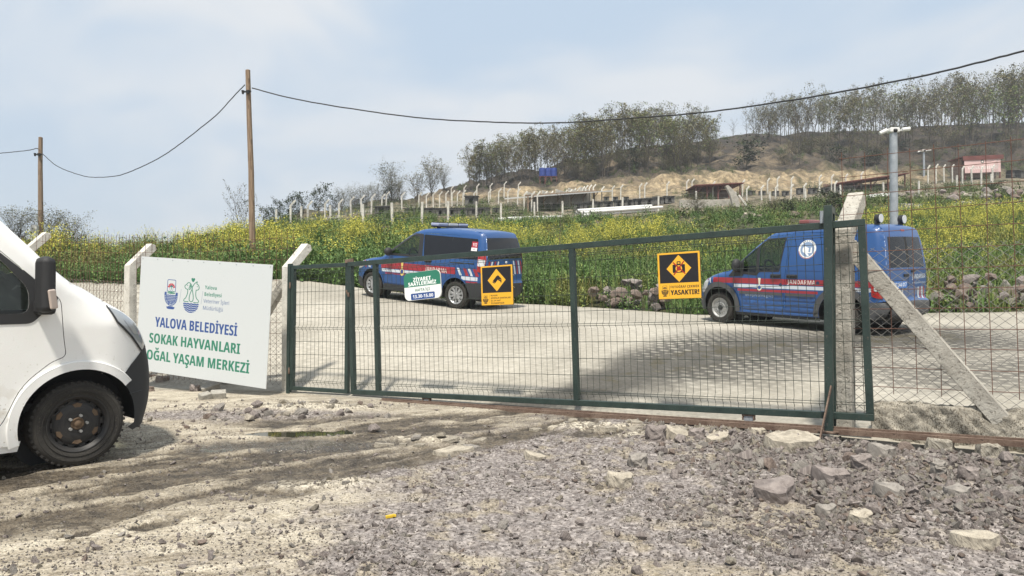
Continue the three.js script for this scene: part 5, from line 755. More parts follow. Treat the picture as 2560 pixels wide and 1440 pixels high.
    v.panel('sill', [[wb - 0.42, 0.30], [0.42, 0.30], [0.42, 0.21], [wb - 0.42, 0.21]], VM.plastic, { off: -0.02, side: s });
    const tl = v.panel('tail_lamp', roundPoly([[-0.52, 1.04], [-0.54, 0.70], [-0.70, 0.66], [-0.705, 1.06]], 0.04), VM.red, { off: 0.012, side: s, edge: 0.04 }); v.panel('reversing_lens', roundPoly([[-0.58, 0.93], [-0.58, 0.80], [-0.69, 0.79], [-0.69, 0.95]], 0.02), VM.lens, { off: 0.017, side: s, parent: tl, edge: 0.04 });
    const m = new THREE.SphereGeometry(1, 14, 10).scale(0.085, 0.14, 0.11).translate(2.16, 1.22, s * (v.S(2.16, 1.2) + 0.12)); mk('mirror', [m, box(0.06, 0.05, 0.1, 2.17, 1.12, s * (v.S(2.16, 1.12) + 0.03))], MT.black, v.t);
    v.panel('headlamp', roundPoly([[2.95, 0.90], [3.16, 0.86], [3.27, 0.76], [3.2, 0.62], [3.06, 0.62]], 0.04), VM.lens, { off: 0.006, side: s, edge: 0.05 });
    for (const x of [0, wb]) wheel(v.t, 'steel', x, s * 0.775, R, 0.195, 0.20);
  }
  arches(v, [[wb, 0.34, 0.43], [0, 0.34, 0.43]], VM.plastic);
  const UR = [-0.92, 0.55, 0.92, 2.0], rx = canvasTex(1024, 807, (g, w, h) => { const X = (z) => (z + 0.92) / 1.84 * w, Y = (y) => h - (y - 0.55) / 1.45 * h; g.fillStyle = cssOf(BLUE); g.fillRect(0, 0, w, h); g.fillStyle = '#c6ccd3'; fitText(g, 'JANDARMA', X(0.14), X(0.70), Y(0.99), 46, 'bold #px sans-serif'); fitText(g, 'www.jandarma.gov.tr', X(0.14), X(0.70), Y(0.90), 20, '#px sans-serif'); for (const [z, d, c] of [[-0.66, -0.05, '#9a2230'], [-0.56, -0.04, '#ccd4dc'], [-0.48, -0.03, '#9a2230'], [-0.36, -0.02, '#ccd4dc'], [-0.24, 0, '#ccd4dc'], [0.36, 0.03, '#ccd4dc'], [0.44, 0.04, '#9a2230'], [0.52, 0.05, '#ccd4dc'], [0.6, 0.05, '#9a2230']]) { g.fillStyle = c; g.beginPath(); g.moveTo(X(z), Y(0.84)); g.lineTo(X(z + 0.05), Y(0.84)); g.lineTo(X(z + 0.05 + d), Y(0.62)); g.lineTo(X(z + d), Y(0.62)); g.fill(); } });
  const rl = paint({ map: rx });
  v.wrap('rear_bumper', 'rear_bumper', VM.greyPlastic, { crown: 0.06 }); const da = v.wrap('rear_door', 'rear_doors', rl, { uvBox: UR, f0: -1, f1: -0.006 }), db = v.wrap('rear_door', 'rear_doors', rl, { uvBox: UR, f0: 0.006, f1: 1 });
  for (const [f0, f1, p] of [[-1, -0.006, da], [0.006, 1, db]]) { const s = f0 < -0.5 ? -1 : 1, lo = s < 0 ? -0.85 : 0.07, hi = s < 0 ? -0.07 : 0.85; v.wrap('window_seal', 'rear_windows', MT.black, { f0: s < 0 ? -0.9 : 0.85, f1: s < 0 ? -0.85 : 0.9, nf: 2, parent: p }); v.wrap('window_frame', 'rear_windows', blue, { f0: s < 0 ? -1 : 0.9, f1: s < 0 ? -0.9 : 1, nf: 2, parent: p }); v.wrap('window_seal', 'rear_windows', MT.black, { f0: s < 0 ? -0.07 : 0.006, f1: s < 0 ? -0.006 : 0.07, nf: 2, parent: p }); v.wrap('rear_window', 'rear_windows', VM.glass, { f0: lo, f1: hi, off: 0.001, parent: p }); }
  v.wrap('rear_top', 'rear_top', blue); v.wrap('roof', 'roof', blue, { nf: 16 }); v.wrap('windscreen', 'windscreen', VM.glass, { f0: -0.93, f1: 0.93, off: 0.002 }); for (const s of [-1, 1]) v.wrap('windscreen_pillar', 'windscreen', blue, { f0: s < 0 ? -1 : 0.93, f1: s < 0 ? -0.93 : 1, nf: 3 }); v.wrap('bonnet', 'bonnet', blue); v.wrap('nose', 'nose', blue, { crown: 0.06 }); v.wrap('front_bumper', 'front_bumper', VM.greyPlastic, { crown: 0.06 });
  const plate = canvasTex(256, 72, (g, w, h) => { g.fillStyle = '#2f6fc0'; g.fillRect(0, 0, w, h); g.fillStyle = '#eef2f6'; fitText(g, '77 JAA 017', 16, 242, 56, 40, 'bold #px sans-serif'); }); const pg = new THREE.PlaneGeometry(0.5, 0.13); pg.rotateY(-Math.PI / 2); pg.translate(-0.7585, 0.90, -0.32); mk('number_plate', pg, PRINT(plate), da); mk('plate_holder', box(0.012, 0.15, 0.53, -0.751, 0.90, -0.32), MT.black, da);
  mk('door_handle', box(0.03, 0.05, 0.16, -0.752, 1.06, -0.10, 0, 0, 0, 0.01), MT.black, da); mk('door_handle', box(0.03, 0.04, 0.14, -0.752, 1.13, 0.16, 0, 0, 0, 0.01), MT.black, db); mk('brake_light', box(0.02, 0.035, 0.12, -0.615, 1.86, 0, 0, 0, -0.3), VM.red, v.t);
  // two work lamps and a beacon bar on the roof
  for (const z of [-0.46, 0.40]) { const wl = mk('work_lamp', [new THREE.CylinderGeometry(0.085, 0.07, 0.09, 16).rotateZ(Math.PI / 2).translate(-0.42, 2.075, z), box(0.03, 0.10, 0.14, -0.40, 2.0, z)], MT.black, v.t); mk('lamp_glass', new THREE.CylinderGeometry(0.077, 0.077, 0.012, 16).rotateZ(Math.PI / 2).translate(-0.468, 2.075, z), VM.lens, wl); }
  const bb = mk('beacon_bar', [box(0.22, 0.03, 1.16, 0.95, 2.015, 0, 0, 0, 0, 0.01)], MT.black, v.t); for (const z of [-0.36, 0.36]) mk('beacon_lens', box(0.2, 0.075, 0.42, 0.95, 2.067, z, 0, 0, 0, 0.02), mat({ physical: true, lin: z < 0 ? [0.25, 0.075, 0.07] : [0.08, 0.1, 0.3], roughness: 0.2, clearcoat: 0.5 }), bb); for (const z of [-0.45, 0.45]) mk('beacon_foot', box(0.06, 0.07, 0.04, 0.95, 1.96, z), MT.black, bb);
  cabin(v, -0.5, 2.3, 0.38, 0.72, 1.76); underbody(v, -0.6, 3.2, 0.2, 0.36, 0.62);
  mk('bulkhead', box(0.03, 1.2, 1.4, 1.02, 1.1, 0), VM.greyPlastic, v.t);
  const RR = [6.31, 13.42], FF = [4.65, 15.7]; v.stand(RR, FF, 0.045, yardY(...RR) - 0.002, yardY(...FF) - 0.002, -0.87 * 1.06); v.t.scale.setScalar(1.06);
  console.log('right van', yardY(...RR), 'want .594', yardY(...FF), 'want .668');
  tag(v.t, 'blue gendarmerie panel van with a round badge on its side behind the guide frame', 'van');
}
// ---- the white van cut by the left edge of the picture
{
  const wb = 3.2, R = 0.345, v = new Van('white_van', {
    r: 0.12, edge: 0.05, crown: 0.05,
    W: (x, y) => 1.0 - 0.11 * Math.max(0, (y - 1.25) / 1.05) ** 1.4 - 0.03 * Math.max(0, (0.55 - y) / 0.4) ** 2 - 0.40 * Math.max(0, (x - 3.385) / 0.56) ** 2 - 0.16 * sstep(1.12, 1.5, y) * sstep(3.0, 3.6, x),
    top: nosed([['rear', [[-0.75, 0.35], [-0.8, 0.7], [-0.8, 1.5], [-0.74, 2.15]]], ['roof', [[-0.62, 2.27], [0.5, 2.31], [1.6, 2.31], [2.2, 2.28], [2.36, 2.24]]], ['windscreen', [[2.46, 2.19], [2.6, 2.06], [2.83, 1.82], [3.06, 1.58]]], ['bonnet', [[3.16, 1.50], [3.28, 1.44], [3.43, 1.35], [3.57, 1.27], [3.70, 1.18]]], ['nose', [[3.79, 1.08], [3.85, 0.98], [3.88, 0.89]]], ['front_bumper', [[3.91, 0.79], [3.93, 0.62], [3.91, 0.45], [3.84, 0.28]]]]),
  });
  const dirt = tex(1024, 512, (u, w, o) => { const y = w * 2.4, n = fbm(u * 60, w * 26, 4), s = noise(u * 320, w * 150), st = fbm(u * 40 + w * 30, w * 8 - u * 60, 3); mix3(L(0.86, 0.865, 0.85), L(0.83, 0.83, 0.81), n, o); const d = sstep(0.95, 0.25, y + (n - 0.5) * 0.5) * sstep(0.55, 0.66, st) * sstep(0.35, 0.6, n); mix3(o, L(0.40, 0.35, 0.27), d * 0.5, o); if (s > 0.93 && y < 1.2) mix3(o, L(0.3, 0.26, 0.2), 0.45 * sstep(1.3, 0.3, y), o); });
  dirt.wrapS = dirt.wrapT = THREE.ClampToEdgeWrapping; const UB = [-0.9, 0, 4.1, 2.4];
  const white = paint({ map: dirt, roughness: 0.4 }), P = v.path, ar = 0.435, cut = (y, r) => Math.asin((y - 0.36) / r) * 57.2958;
  const noseI = v.at.front_bumper[0] - 8;
  const outline = [...P.slice(3, noseI + 1), [3.60, 0.80], [3.545, 0.735], ...arcPts(wb, 0.36, ar, cut(0.62, ar), 180 - cut(0.30, ar), 26), [wb - 0.43, 0.24], [0.43, 0.24], ...arcPts(0, 0.36, ar, cut(0.28, ar), 180 - cut(0.28, ar), 20), [-0.6, 0.3]];
  const door = roundPoly([[2.60, 0.33], [1.75, 0.33], [1.72, 1.26], [1.78, 2.06], [2.30, 2.08], [2.93, 1.47], [3.06, 1.36], [3.08, 1.05], [3.10, 0.90], [3.0, 0.865, 0.12], [2.80, 0.70, 0.2], [2.68, 0.42]], 0.05);
  const win = roundPoly([[2.84, 1.25], [1.86, 1.22], [1.90, 1.98], [2.28, 2.01], [2.66, 1.66], [2.84, 1.44]], 0.07);
  v.panel('body', outline, white, { side: 1, holes: [door], uvBox: UB }); v.panel('body', outline, white, { side: -1, uvBox: UB });
  const d = v.panel('front_door', inset(door, 0.005), white, { side: 1, holes: [win], uvBox: UB });
  v.panel('window_frame', roundPoly([[3.05, 1.37], [2.86, 1.17], [1.82, 1.16], [1.86, 2.03], [2.29, 2.05], [2.94, 1.46]], 0.04), MT.black, { side: 1, off: 0.005, holes: [win], parent: d });
  v.panel('door_window', win, VM.glass, { side: 1, off: -0.015, parent: d });

  v.panel('rub_strip', roundPoly([[2.62, 0.50], [1.8, 0.50], [1.8, 0.58], [2.66, 0.58]], 0.02), white, { side: 1, off: 0.008, uvBox: UB, parent: d });
  // arch lip and sill
  for (const s of [1]) { v.panel('arch_lip', [...arcPts(wb, 0.36, ar + 0.055, 38, 196, 28), ...arcPts(wb, 0.36, ar - 0.004, 196, 38, 28)], white, { side: s, off: 0.022, uvBox: UB, edge: 0.08 });
    const lip = arcPts(wb, 0.36, ar + 0.055, 38, 196, 28).map(([x, y]) => V(x, y, v.S(x, y) + 0.010)); mk('arch_edge', rod(lip, 0.013, 6), white, v.t); }
  v.panel('sill', [[wb - 0.40, 0.27], [0.44, 0.27], [0.44, 0.19], [wb - 0.42, 0.19]], white, { side: 1, off: -0.012, uvBox: UB }); underbody(v, -0.6, 3.5, 0.24, 0.42, 0.66);
  const bump = [...P.slice(noseI, v.at.front_bumper[1] + 1), [3.62, 0.235], [3.57, 0.27], ...arcPts(wb, 0.36, ar, -8, cut(0.62, ar), 8), [3.545, 0.735], [3.60, 0.80]];
  for (const s of [1, -1]) { v.panel('bumper_corner', bump, VM.plastic, { side: s, off: 0.01, edge: 0.04 }); v.panel('headlamp', roundPoly(nz([[3.44, 1.30], [3.58, 1.245], [3.71, 1.14], [3.80, 1.02], [3.83, 0.92], [3.76, 0.91], [3.64, 1.04], [3.50, 1.17]]), 0.03), VM.headlens, { side: s, off: 0.008, edge: 0.04 }); v.panel('headlamp_rim', [...nz([[3.425, 1.305], [3.49, 1.165], [3.635, 1.03], [3.755, 0.895]]), ...nz([[3.765, 0.91], [3.645, 1.045], [3.505, 1.175], [3.44, 1.31]])], MT.black, { side: s, off: 0.012, edge: 0.04 }); v.panel('headlamp_reflector', roundPoly(nz([[3.56, 1.19], [3.66, 1.13], [3.72, 1.05], [3.66, 1.06]]), 0.02), VM.alloy, { side: s, off: 0.011, edge: 0.04 }); }
  v.strip('bumper_joint', nz([[3.62, 0.55], [3.75, 0.56], [3.9, 0.55]]), 0.005, VM.plastic, { side: 1, off: 0.012 });
  v.wrap('rear', 'rear', white, { crown: 0.02 }); v.wrap('roof', 'roof', white); v.wrap('windscreen', 'windscreen', VM.glass, { f0: -0.9, f1: 0.9, crown: 0.1 }); for (const s of [-1, 1]) v.wrap('windscreen_pillar', 'windscreen', white, { f0: s < 0 ? -1 : 0.9, f1: s < 0 ? -0.9 : 1, nf: 3, crown: 0.1 }); v.wrap('bonnet', 'bonnet', white, { crown: 0.07 }); v.wrap('nose', 'nose', white, { crown: 0.1 }); v.wrap('front_bumper', 'front_bumper', VM.plastic, { crown: 0.12 });
  arches(v, [[wb, 0.36, ar], [0, 0.36, ar]], VM.plastic, 0.34);
  // black door mirror with a clear turn lamp
  { const z0 = v.S(2.92, 1.4), m = mk('mirror', [box(0.11, 0.43, 0.15, 2.90, 1.47, z0 + 0.2, 0.3, 0, 0, 0.05), box(0.12, 0.12, 0.2, 2.93, 1.30, z0 + 0.06, 0, 0, 0, 0.03)], MT.black, v.t); mk('turn_lamp', box(0.06, 0.15, 0.025, 2.93, 1.36, z0 + 0.274, 0.35, 0, 0.15, 0.012), VM.amber, m); }
  wheel(v.t, 'black', wb, 0.86, R, 0.225, 0.222, 0); wheel(v.t, 'black', wb, -0.86, R, 0.225, 0.222); for (const z of [0.86, -0.86]) wheel(v.t, 'black', 0, z, R, 0.225, 0.222);
  cabin(v, -0.5, 3.0, 0.5, 0.85, 2.45); const bh = mk('bulkhead', box(0.04, 1.7, 1.8, 1.5, 1.3, 0), VM.greyPlastic, v.t);
  // stands with its front wheel at the muddy track, heading away to the right
  const a = 42 * Math.PI / 180, hx = Math.sin(a), hz = Math.cos(a), F = [-3.51, 5.69], Rr = [F[0] - hx * wb, F[1] - hz * wb]; v.stand(Rr, F, 0, -0.106, -0.106, 0.97);
  tag(v.t, 'white delivery van with black steel wheels and mud splashed sides, cut by the picture edge', 'van');
}
// ---------------------------------------------------------------- plants
function cardsGeo(list) { // list of [a, b, c, d, colour] quads
  const pos = [], nor = [], col = [], uv = []; const n = V(0, 0, 0), e1 = V(0, 0, 0), e2 = V(0, 0, 0);
  for (const [a, b, c, d, k] of list) { e1.subVectors(b, a); e2.subVectors(d, a); n.crossVectors(e1, e2).normalize(); for (const p of [a, b, c, a, c, d]) { pos.push(p.x, p.y, p.z); nor.push(n.x, n.y, n.z); col.push(...k); uv.push(0, 0); } }
  const g = new THREE.BufferGeometry(); g.setAttribute('position', new THREE.Float32BufferAttribute(pos, 3)); g.setAttribute('normal', new THREE.Float32BufferAttribute(nor, 3)); g.setAttribute('uv', new THREE.Float32BufferAttribute(uv, 2)); g.setAttribute('color', new THREE.Float32BufferAttribute(col, 3)); return g;
}
function blade(out, x, z, h, w, dir, bend, c) { const s = V(Math.cos(dir + 1.57) * w, 0, Math.sin(dir + 1.57) * w), d = V(Math.cos(dir), 0, Math.sin(dir)); let p = V(x, 0, z), prev = [p.clone().sub(s), p.clone().add(s)]; for (let k = 1; k <= 3; k++) { const t = k / 3, q = V(x, h * t * (1 - 0.18 * t * bend), z).addScaledVector(d, h * bend * t * t * 0.6), ww = 1 - t * 0.9, cur = [q.clone().addScaledVector(s, -ww), q.clone().addScaledVector(s, ww)]; out.push([prev[0], prev[1], cur[1], cur[0], c.map((v) => v * (0.7 + 0.5 * t))]); prev = cur; } }
function leafCard(out, p, size, R, c, asp = 0.6) { const a = R() * 6.28, t = (R() - 0.5) * 2.2, u = V(Math.cos(a) * Math.cos(t), Math.sin(t), Math.sin(a) * Math.cos(t)).multiplyScalar(size), w = V(-Math.sin(a), (R() - 0.5) * 0.9, Math.cos(a)).multiplyScalar(size * asp * 0.5); const m = p.clone().addScaledVector(u, 0.5); out.push([p.clone(), m.clone().add(w), p.clone().add(u), m.clone().sub(w), c]); }
const GREENS = [[0.10, 0.165, 0.042], [0.135, 0.20, 0.058], [0.08, 0.135, 0.038], [0.18, 0.20, 0.078]];
function grassClump(seed, h, n) { const R = rng(seed), out = []; for (let i = 0; i < n; i++) blade(out, (R() - 0.5) * 0.42, (R() - 0.5) * 0.42, h * (0.55 + 0.6 * R()), 0.006 + 0.008 * R(), R() * 6.28, 0.25 + 0.9 * R(), GREENS[Math.floor(R() * 4)]); return cardsGeo(out); }
function weedClump(seed, h) { const R = rng(seed), out = []; for (let s = 0; s < 7; s++) { const x = (R() - 0.5) * 0.4, z = (R() - 0.5) * 0.4, hh = h * (0.6 + 0.5 * R()), lx = (R() - 0.5) * 0.25, lz = (R() - 0.5) * 0.25; blade(out, x, z, hh, 0.005, R() * 6.28, 0.2, GREENS[2]); for (let k = 0; k < 9; k++) { const t = 0.1 + 0.85 * k / 8; leafCard(out, V(x + lx * t, hh * t, z + lz * t), 0.13 * (1.15 - t * 0.6), R, GREENS[Math.floor(R() * 3)], 0.45); } } return cardsGeo(out); }
function mustardClump(seed, h) {
  const R = rng(seed), out = [], Y = [[0.62, 0.56, 0.07], [0.70, 0.64, 0.12], [0.54, 0.52, 0.10]];
  for (let s = 0; s < 6; s++) {
    const x = (R() - 0.5) * 0.4, z = (R() - 0.5) * 0.4, hh = h * (0.68 + 0.45 * R()), d = R() * 6.28; blade(out, x, z, hh, 0.006, d, 0.25, [0.10, 0.14, 0.05]);
    for (let k = 0; k < 7; k++) { const t = 0.06 + 0.6 * k / 7; leafCard(out, V(x, hh * t, z), 0.15 * (1.1 - t), R, GREENS[Math.floor(R() * 3)], 0.4); }
    for (let b = 0; b < 3; b++) { const t0 = 0.62 + 0.3 * R(), a = R() * 6.28, l = hh * (0.12 + 0.16 * R()), tip = V(x + Math.cos(d) * hh * 0.1 + Math.cos(a) * l * 0.6, hh * t0 + l, z + Math.sin(d) * hh * 0.1 + Math.sin(a) * l * 0.6); blade(out, x + Math.cos(d) * hh * 0.05, z + Math.sin(d) * hh * 0.05, 0.01, 0.002, a, 0, GREENS[1]); const st = V(x + Math.cos(d) * hh * 0.06, hh * t0, z + Math.sin(d) * hh * 0.06); out.push([st, st.clone().add(V(0.006, 0, 0.004)), tip.clone().add(V(0.004, 0, 0.004)), tip, [0.12, 0.16, 0.05]]); for (let k = 0; k < 4; k++) leafCard(out, tip.clone().add(V((R() - 0.5) * 0.07, (R() - 0.62) * 0.14, (R() - 0.5) * 0.07)), 0.034, R, Y[Math.floor(R() * 3)], 1.1); }
  }
  return cardsGeo(out);
}
const leafMat = mat({ vertexColors: true, roughness: 0.85, physical: true, transmission: 0.0 });
function scatter(name, label, cat, geos, spots, tint) { // spots [x, y, z, scale, turn, light]
  const per = geos.map(() => []); spots.forEach((s, i) => per[i % geos.length].push(s));
  geos.forEach((g, k) => { const L2 = per[k]; if (!L2.length) return; const m = new THREE.InstancedMesh(g, leafMat, L2.length), q = new THREE.Quaternion(), e = new THREE.Euler(), c = new THREE.Color(); L2.forEach((s, i) => { e.set((noise(s[0] * 3, s[2] * 3) - 0.5) * 0.3, s[4], (noise(s[0] * 3 + 50, s[2] * 3) - 0.5) * 0.3); q.setFromEuler(e); m.setMatrixAt(i, M4().compose(V(s[0], s[1], s[2]), q, V(s[3], s[3] * (s[6] ?? 1), s[3]))); const t = tint(s); m.setColorAt(i, c.setRGB(...t)); }); m.name = numbered(name); m.userData = { kind: 'stuff', label, category: cat }; m.castShadow = m.receiveShadow = true; scene.add(m); });
}
{
  const R = rng(11), grass = [], weeds = [], must = [];
  for (let i = 0; i < 90000; i++) {
    const px = -260 + 3080 * R(), e = interp(EDGE, px), Z = e + 0.1 + (50 - e) * Math.pow(R(), 1.25), X = (px - 1280) / FOC * Z; if (R() > Z / 46) continue;
    const n = fbm(X * 0.35, Z * 0.35, 3), n2 = fbm(X * 1.1 + 40, Z * 1.1, 3), y = H(X, Z) - 0.03, back = Z - e, crown = 740 - (y + 0.62 - EYE) / Z * FOC;
    const top = interp([[-300, 613], [0, 610], [100, 606], [320, 602], [370, 584], [560, 582], [700, 580], [800, 562], [1000, 568], [1130, 560], [1150, 546], [1230, 546], [1280, 565], [1330, 570], [1450, 562], [1500, 553], [1700, 549], [1740, 562], [1850, 577], [1900, 566], [2000, 560], [2140, 540], [2165, 524], [2300, 516], [2560, 502], [3000, 490]], px);
    if (crown < top + 26 * (n2 - 0.5) + 8) { if (R() < 0.22 * sstep(0.45, 0.6, n2)) weeds.push([X, y, -Z, 0.6 + 0.6 * R(), R() * 6.28, R()]); continue; }
    // flowers thicken up the bank; the foot is green
    if ((px > 1462 && px < 1680 && back < 1.9) || (px > 2315 && px < 2640 && back < 2.3)) { if (R() > 0.12) continue; }
    const lush = px < 1000 ? 1 : 0.8, yellow = sstep(0.36, 0.56, n * 0.6 + n2 * 0.4) * sstep(px < 900 ? 1.2 : 3.0, px < 900 ? 4.0 : 9.0, back + (n - 0.5) * 5) * (1 - 0.8 * sstep(1880, 1960, px) * (1 - sstep(2150, 2240, px)) * sstep(26, 30, Z));
    const bare = px > 1660 && px < 2120 && Z > 27 && Z < 39 ? sstep(0.42, 0.55, n2) : 0; if (R() < bare * 0.8) continue;
    if (R() < yellow * (0.1 + 0.5 * sstep(0.46, 0.6, n2))) must.push([X, y, -Z, (0.42 + 0.3 * R() + 0.22 * fbm(X * 0.9 + 70, Z * 0.9, 2)) * (px < 1000 ? 1.25 : 1.0) * (0.75 + 0.5 * n), R() * 6.28, R(), 0.9 + 0.3 * n2]); else if (R() < 0.45) weeds.push([X, y, -Z, (0.7 + 0.9 * R()) * lush * (0.6 + 0.8 * n), R() * 6.28, R()]); else grass.push([X, y, -Z, (0.75 + 0.7 * R()) * (0.6 + 0.7 * n), R() * 6.28, R()]);
  }
  const tone = (s) => { const n = fbm(s[0] * 0.6 + 9, s[2] * 0.6, 3), k = 0.72 + 0.5 * n + 0.25 * s[5]; return [k * (0.9 + 0.5 * sstep(0.5, 0.7, n)), k, k * 0.9]; };
  scatter('grass', 'tall green grass covering the bank behind the concrete yard', 'grass', [grassClump(1, 0.55, 16), grassClump(2, 0.7, 14), grassClump(3, 0.42, 18)], grass, tone);
  scatter('weeds', 'leafy green weeds growing through the grass of the bank', 'weeds', [weedClump(4, 0.5), weedClump(5, 0.65), weedClump(6, 0.38)], weeds, tone);
  scatter('mustard_flowers', 'yellow flowering wild mustard covering the top of the bank', 'wildflowers', [mustardClump(7, 0.95), mustardClump(8, 0.8), mustardClump(9, 1.1)], must, (s) => { const k = 0.8 + 0.4 * s[5]; return [k, k, k]; });
  console.log('plants', grass.length, weeds.length, must.length);
  const far = []; for (let i = 0; i < 9000; i++) { const px = 640 + 2100 * R(), Z = 45 + 100 * R(), X = (px - 1280) / FOC * Z; if (fbm(X * 0.25, Z * 0.25 + 60, 3) < 0.56) continue; const cut = Z > 84 && Z < 97 && px > 1180 && px < 2300; if (cut && R() > 0.3) continue; far.push([X, H(X, Z) - 0.05, -Z, 0.9 + 1.2 * R(), R() * 6.28, R()]); }
  scatter('undergrowth', 'scattered low green growth on the hill terraces', 'undergrowth', [weedClump(14, 0.5), grassClump(15, 0.5, 18)], far, (s) => { const k = 0.6 + 0.35 * s[5]; return [k, k * 0.95, k * 0.85]; });
}
// ---- trees
const bark = mat({ map: rep(mottle(256, 6, L(0.085, 0.067, 0.048), L(0.145, 0.118, 0.085), L(0.05, 0.04, 0.03), 0.2, 51), 1), roughness: 0.95 });
const barkDark = mat({ lin: [0.06, 0.05, 0.042], roughness: 0.95 });
function treeGeo(seed, { h = 10, r = 0.13, first = 0.3, limbs = 13, rise = 1.0, reach = 0.24, leaves = 500, leafSize = 0.2, cols = [[0.13, 0.12, 0.045]], stems = 1, twigs = 3, droop = 0 }) {
  const R = rng(seed), wood = [], cards = [], tips = [];
  for (let s = 0; s < stems; s++) {
    const hh = h * (s ? 0.7 + 0.3 * R() : 1), lean = V((R() - 0.5) * 0.12 + (stems > 1 ? (R() - 0.5) * 0.7 : 0), 0, (R() - 0.5) * 0.12 + (stems > 1 ? (R() - 0.5) * 0.7 : 0)), tp = [], tr = [];
    for (let k = 0; k <= 6; k++) { const t = k / 6; tp.push(V(lean.x * hh * t * (0.5 + 0.5 * t) + (R() - 0.5) * 0.1 * h * 0.1 * Math.min(1, k), hh * t - (k ? 0 : 0.4), lean.z * hh * t * (0.5 + 0.5 * t) + (R() - 0.5) * 0.1 * h * 0.1 * Math.min(1, k))); tr.push(r * (s ? 0.75 : 1) * (1 - 0.88 * t)); } wood.push(rod(tp, tr, 6));
    const trunkAt = (t) => { const q = Math.min(5.999, t * 6), k = Math.floor(q); return tp[k].clone().lerp(tp[k + 1], q - k); };
    for (let i = 0; i < limbs; i++) {
      const t = first + (0.97 - first) * (i + R() * 0.8) / limbs, a = i * 2.4 + R() * 1.2, len = h * reach * (1.25 - 0.75 * Math.abs(t - 0.55) * 1.4) * (0.75 + 0.5 * R()), p0 = trunkAt(t), d = V(Math.cos(a), rise * (0.55 + 0.7 * R()) - droop, Math.sin(a)).normalize(), pts = [p0], rr = [r * (1 - 0.85 * t) * 0.6]; let p = p0.clone(), dd = d.clone();
      for (let k = 1; k <= 3; k++) { dd.add(V((R() - 0.5) * 0.4, 0.14 * rise, (R() - 0.5) * 0.4)).normalize(); p = p.clone().addScaledVector(dd, len / 3); pts.push(p); rr.push(rr[0] * (1 - 0.27 * k)); } wood.push(rod(pts, rr, 4)); tips.push([p, len * 0.3]);
      for (let b = 0; b < 4; b++) { const q = pts[1 + (b % 3)].clone().lerp(pts[Math.min(3, 1 + (b % 3))], R()), bl = len * (0.28 + 0.3 * R()), bd = dd.clone().add(V((R() - 0.5) * 1.8, (R() - 0.2) * 0.9, (R() - 0.5) * 1.8)).normalize(), m = q.clone().addScaledVector(bd, bl * 0.5).add(V((R() - 0.5) * 0.1, 0.05, 0)), e = q.clone().addScaledVector(bd, bl); wood.push(rod([q, m, e], [0.018, 0.012, 0.006].map((v) => v * h / 10), 3)); tips.push([e, bl]); for (let w = 0; w < twigs; w++) { const td = bd.clone().add(V((R() - 0.5) * 1.6, (R() - 0.3) * 1.2, (R() - 0.5) * 1.6)).normalize(), te = m.clone().lerp(e, R()).addScaledVector(td, bl * 0.55); wood.push(rod([m.clone().lerp(e, R() * 0.6), te], [0.009 * h / 10, 0.004 * h / 10], 3)); tips.push([te, bl * 0.6]); } }
    }
  }
  for (let i = 0; i < leaves; i++) { const [p, sp] = tips[Math.floor(R() * tips.length)]; const q = p.clone().add(V((R() - 0.5), (R() - 0.5), (R() - 0.5)).multiplyScalar(sp * 1.1)); const c = cols[Math.floor(R() * cols.length)], k = 0.75 + 0.5 * R(); leafCard(cards, q, leafSize * (0.6 + 0.8 * R()), R, c.map((v) => v * k), 0.8); }
  return [join(wood), cardsGeo(cards)];
}
function tree(name, geos, barkM) { const t = base(name); mk('trunk', geos[0], barkM, t); mk('crown', geos[1], leafMat, t); t.userData.category = 'tree'; return t; }
const BUD = [[0.17, 0.148, 0.05], [0.14, 0.145, 0.043], [0.185, 0.148, 0.062], [0.13, 0.115, 0.048]], FRESH = [[0.20, 0.25, 0.07], [0.16, 0.22, 0.06]];
const kinds = [
  ['left_slim', treeGeo(101, { h: 11, limbs: 13, leaves: 1600, cols: BUD, leafSize: 0.3, first: 0.2 }), bark], ['', treeGeo(102, { h: 12, limbs: 14, leaves: 1500, cols: BUD, first: 0.22, leafSize: 0.29, reach: 0.26 }), bark], ['', treeGeo(103, { h: 10, limbs: 12, leaves: 1150, cols: BUD, first: 0.14, reach: 0.3, leafSize: 0.25, stems: 2 }), bark],
  ['', treeGeo(104, { h: 12.5, limbs: 13, leaves: 380, cols: BUD, first: 0.32, reach: 0.23, leafSize: 0.24 }), barkDark], ['', treeGeo(105, { h: 11, limbs: 15, leaves: 1550, cols: [...BUD, ...FRESH], first: 0.16, reach: 0.29, leafSize: 0.28 }), bark], ['', treeGeo(106, { h: 9, limbs: 11, leaves: 180, cols: BUD, first: 0.22, reach: 0.24 }), barkDark],
];
const protos = kinds.map(([, g, b]) => { const t = tree('budding_tree', g, b); t.visible = true; return t; });
let firstUse = new Set();
function plant(kindNo, px, d, height, label, group, R, dx = 0) { const baseH = [11, 12, 10, 12.5, 11, 9][kindNo]; const p = onGround(px, d); let t; if (!firstUse.has(kindNo)) { firstUse.add(kindNo); t = protos[kindNo]; t.userData.label = label; t.userData.group = group; } else t = copy(protos[kindNo], label, group); const s = 0.72 * height / baseH; t.position.copy(p); t.position.y -= 0.15; t.rotation.y = R() * 6.28; t.scale.set(s * (0.9 + 0.25 * R()), s, s * (0.9 + 0.25 * R())); return t; }
const TINT = ['olive budding', 'tall olive budding', 'forked olive budding', 'dark-stemmed high-crowned', 'bushy green-tinged', 'nearly bare dark-stemmed'];
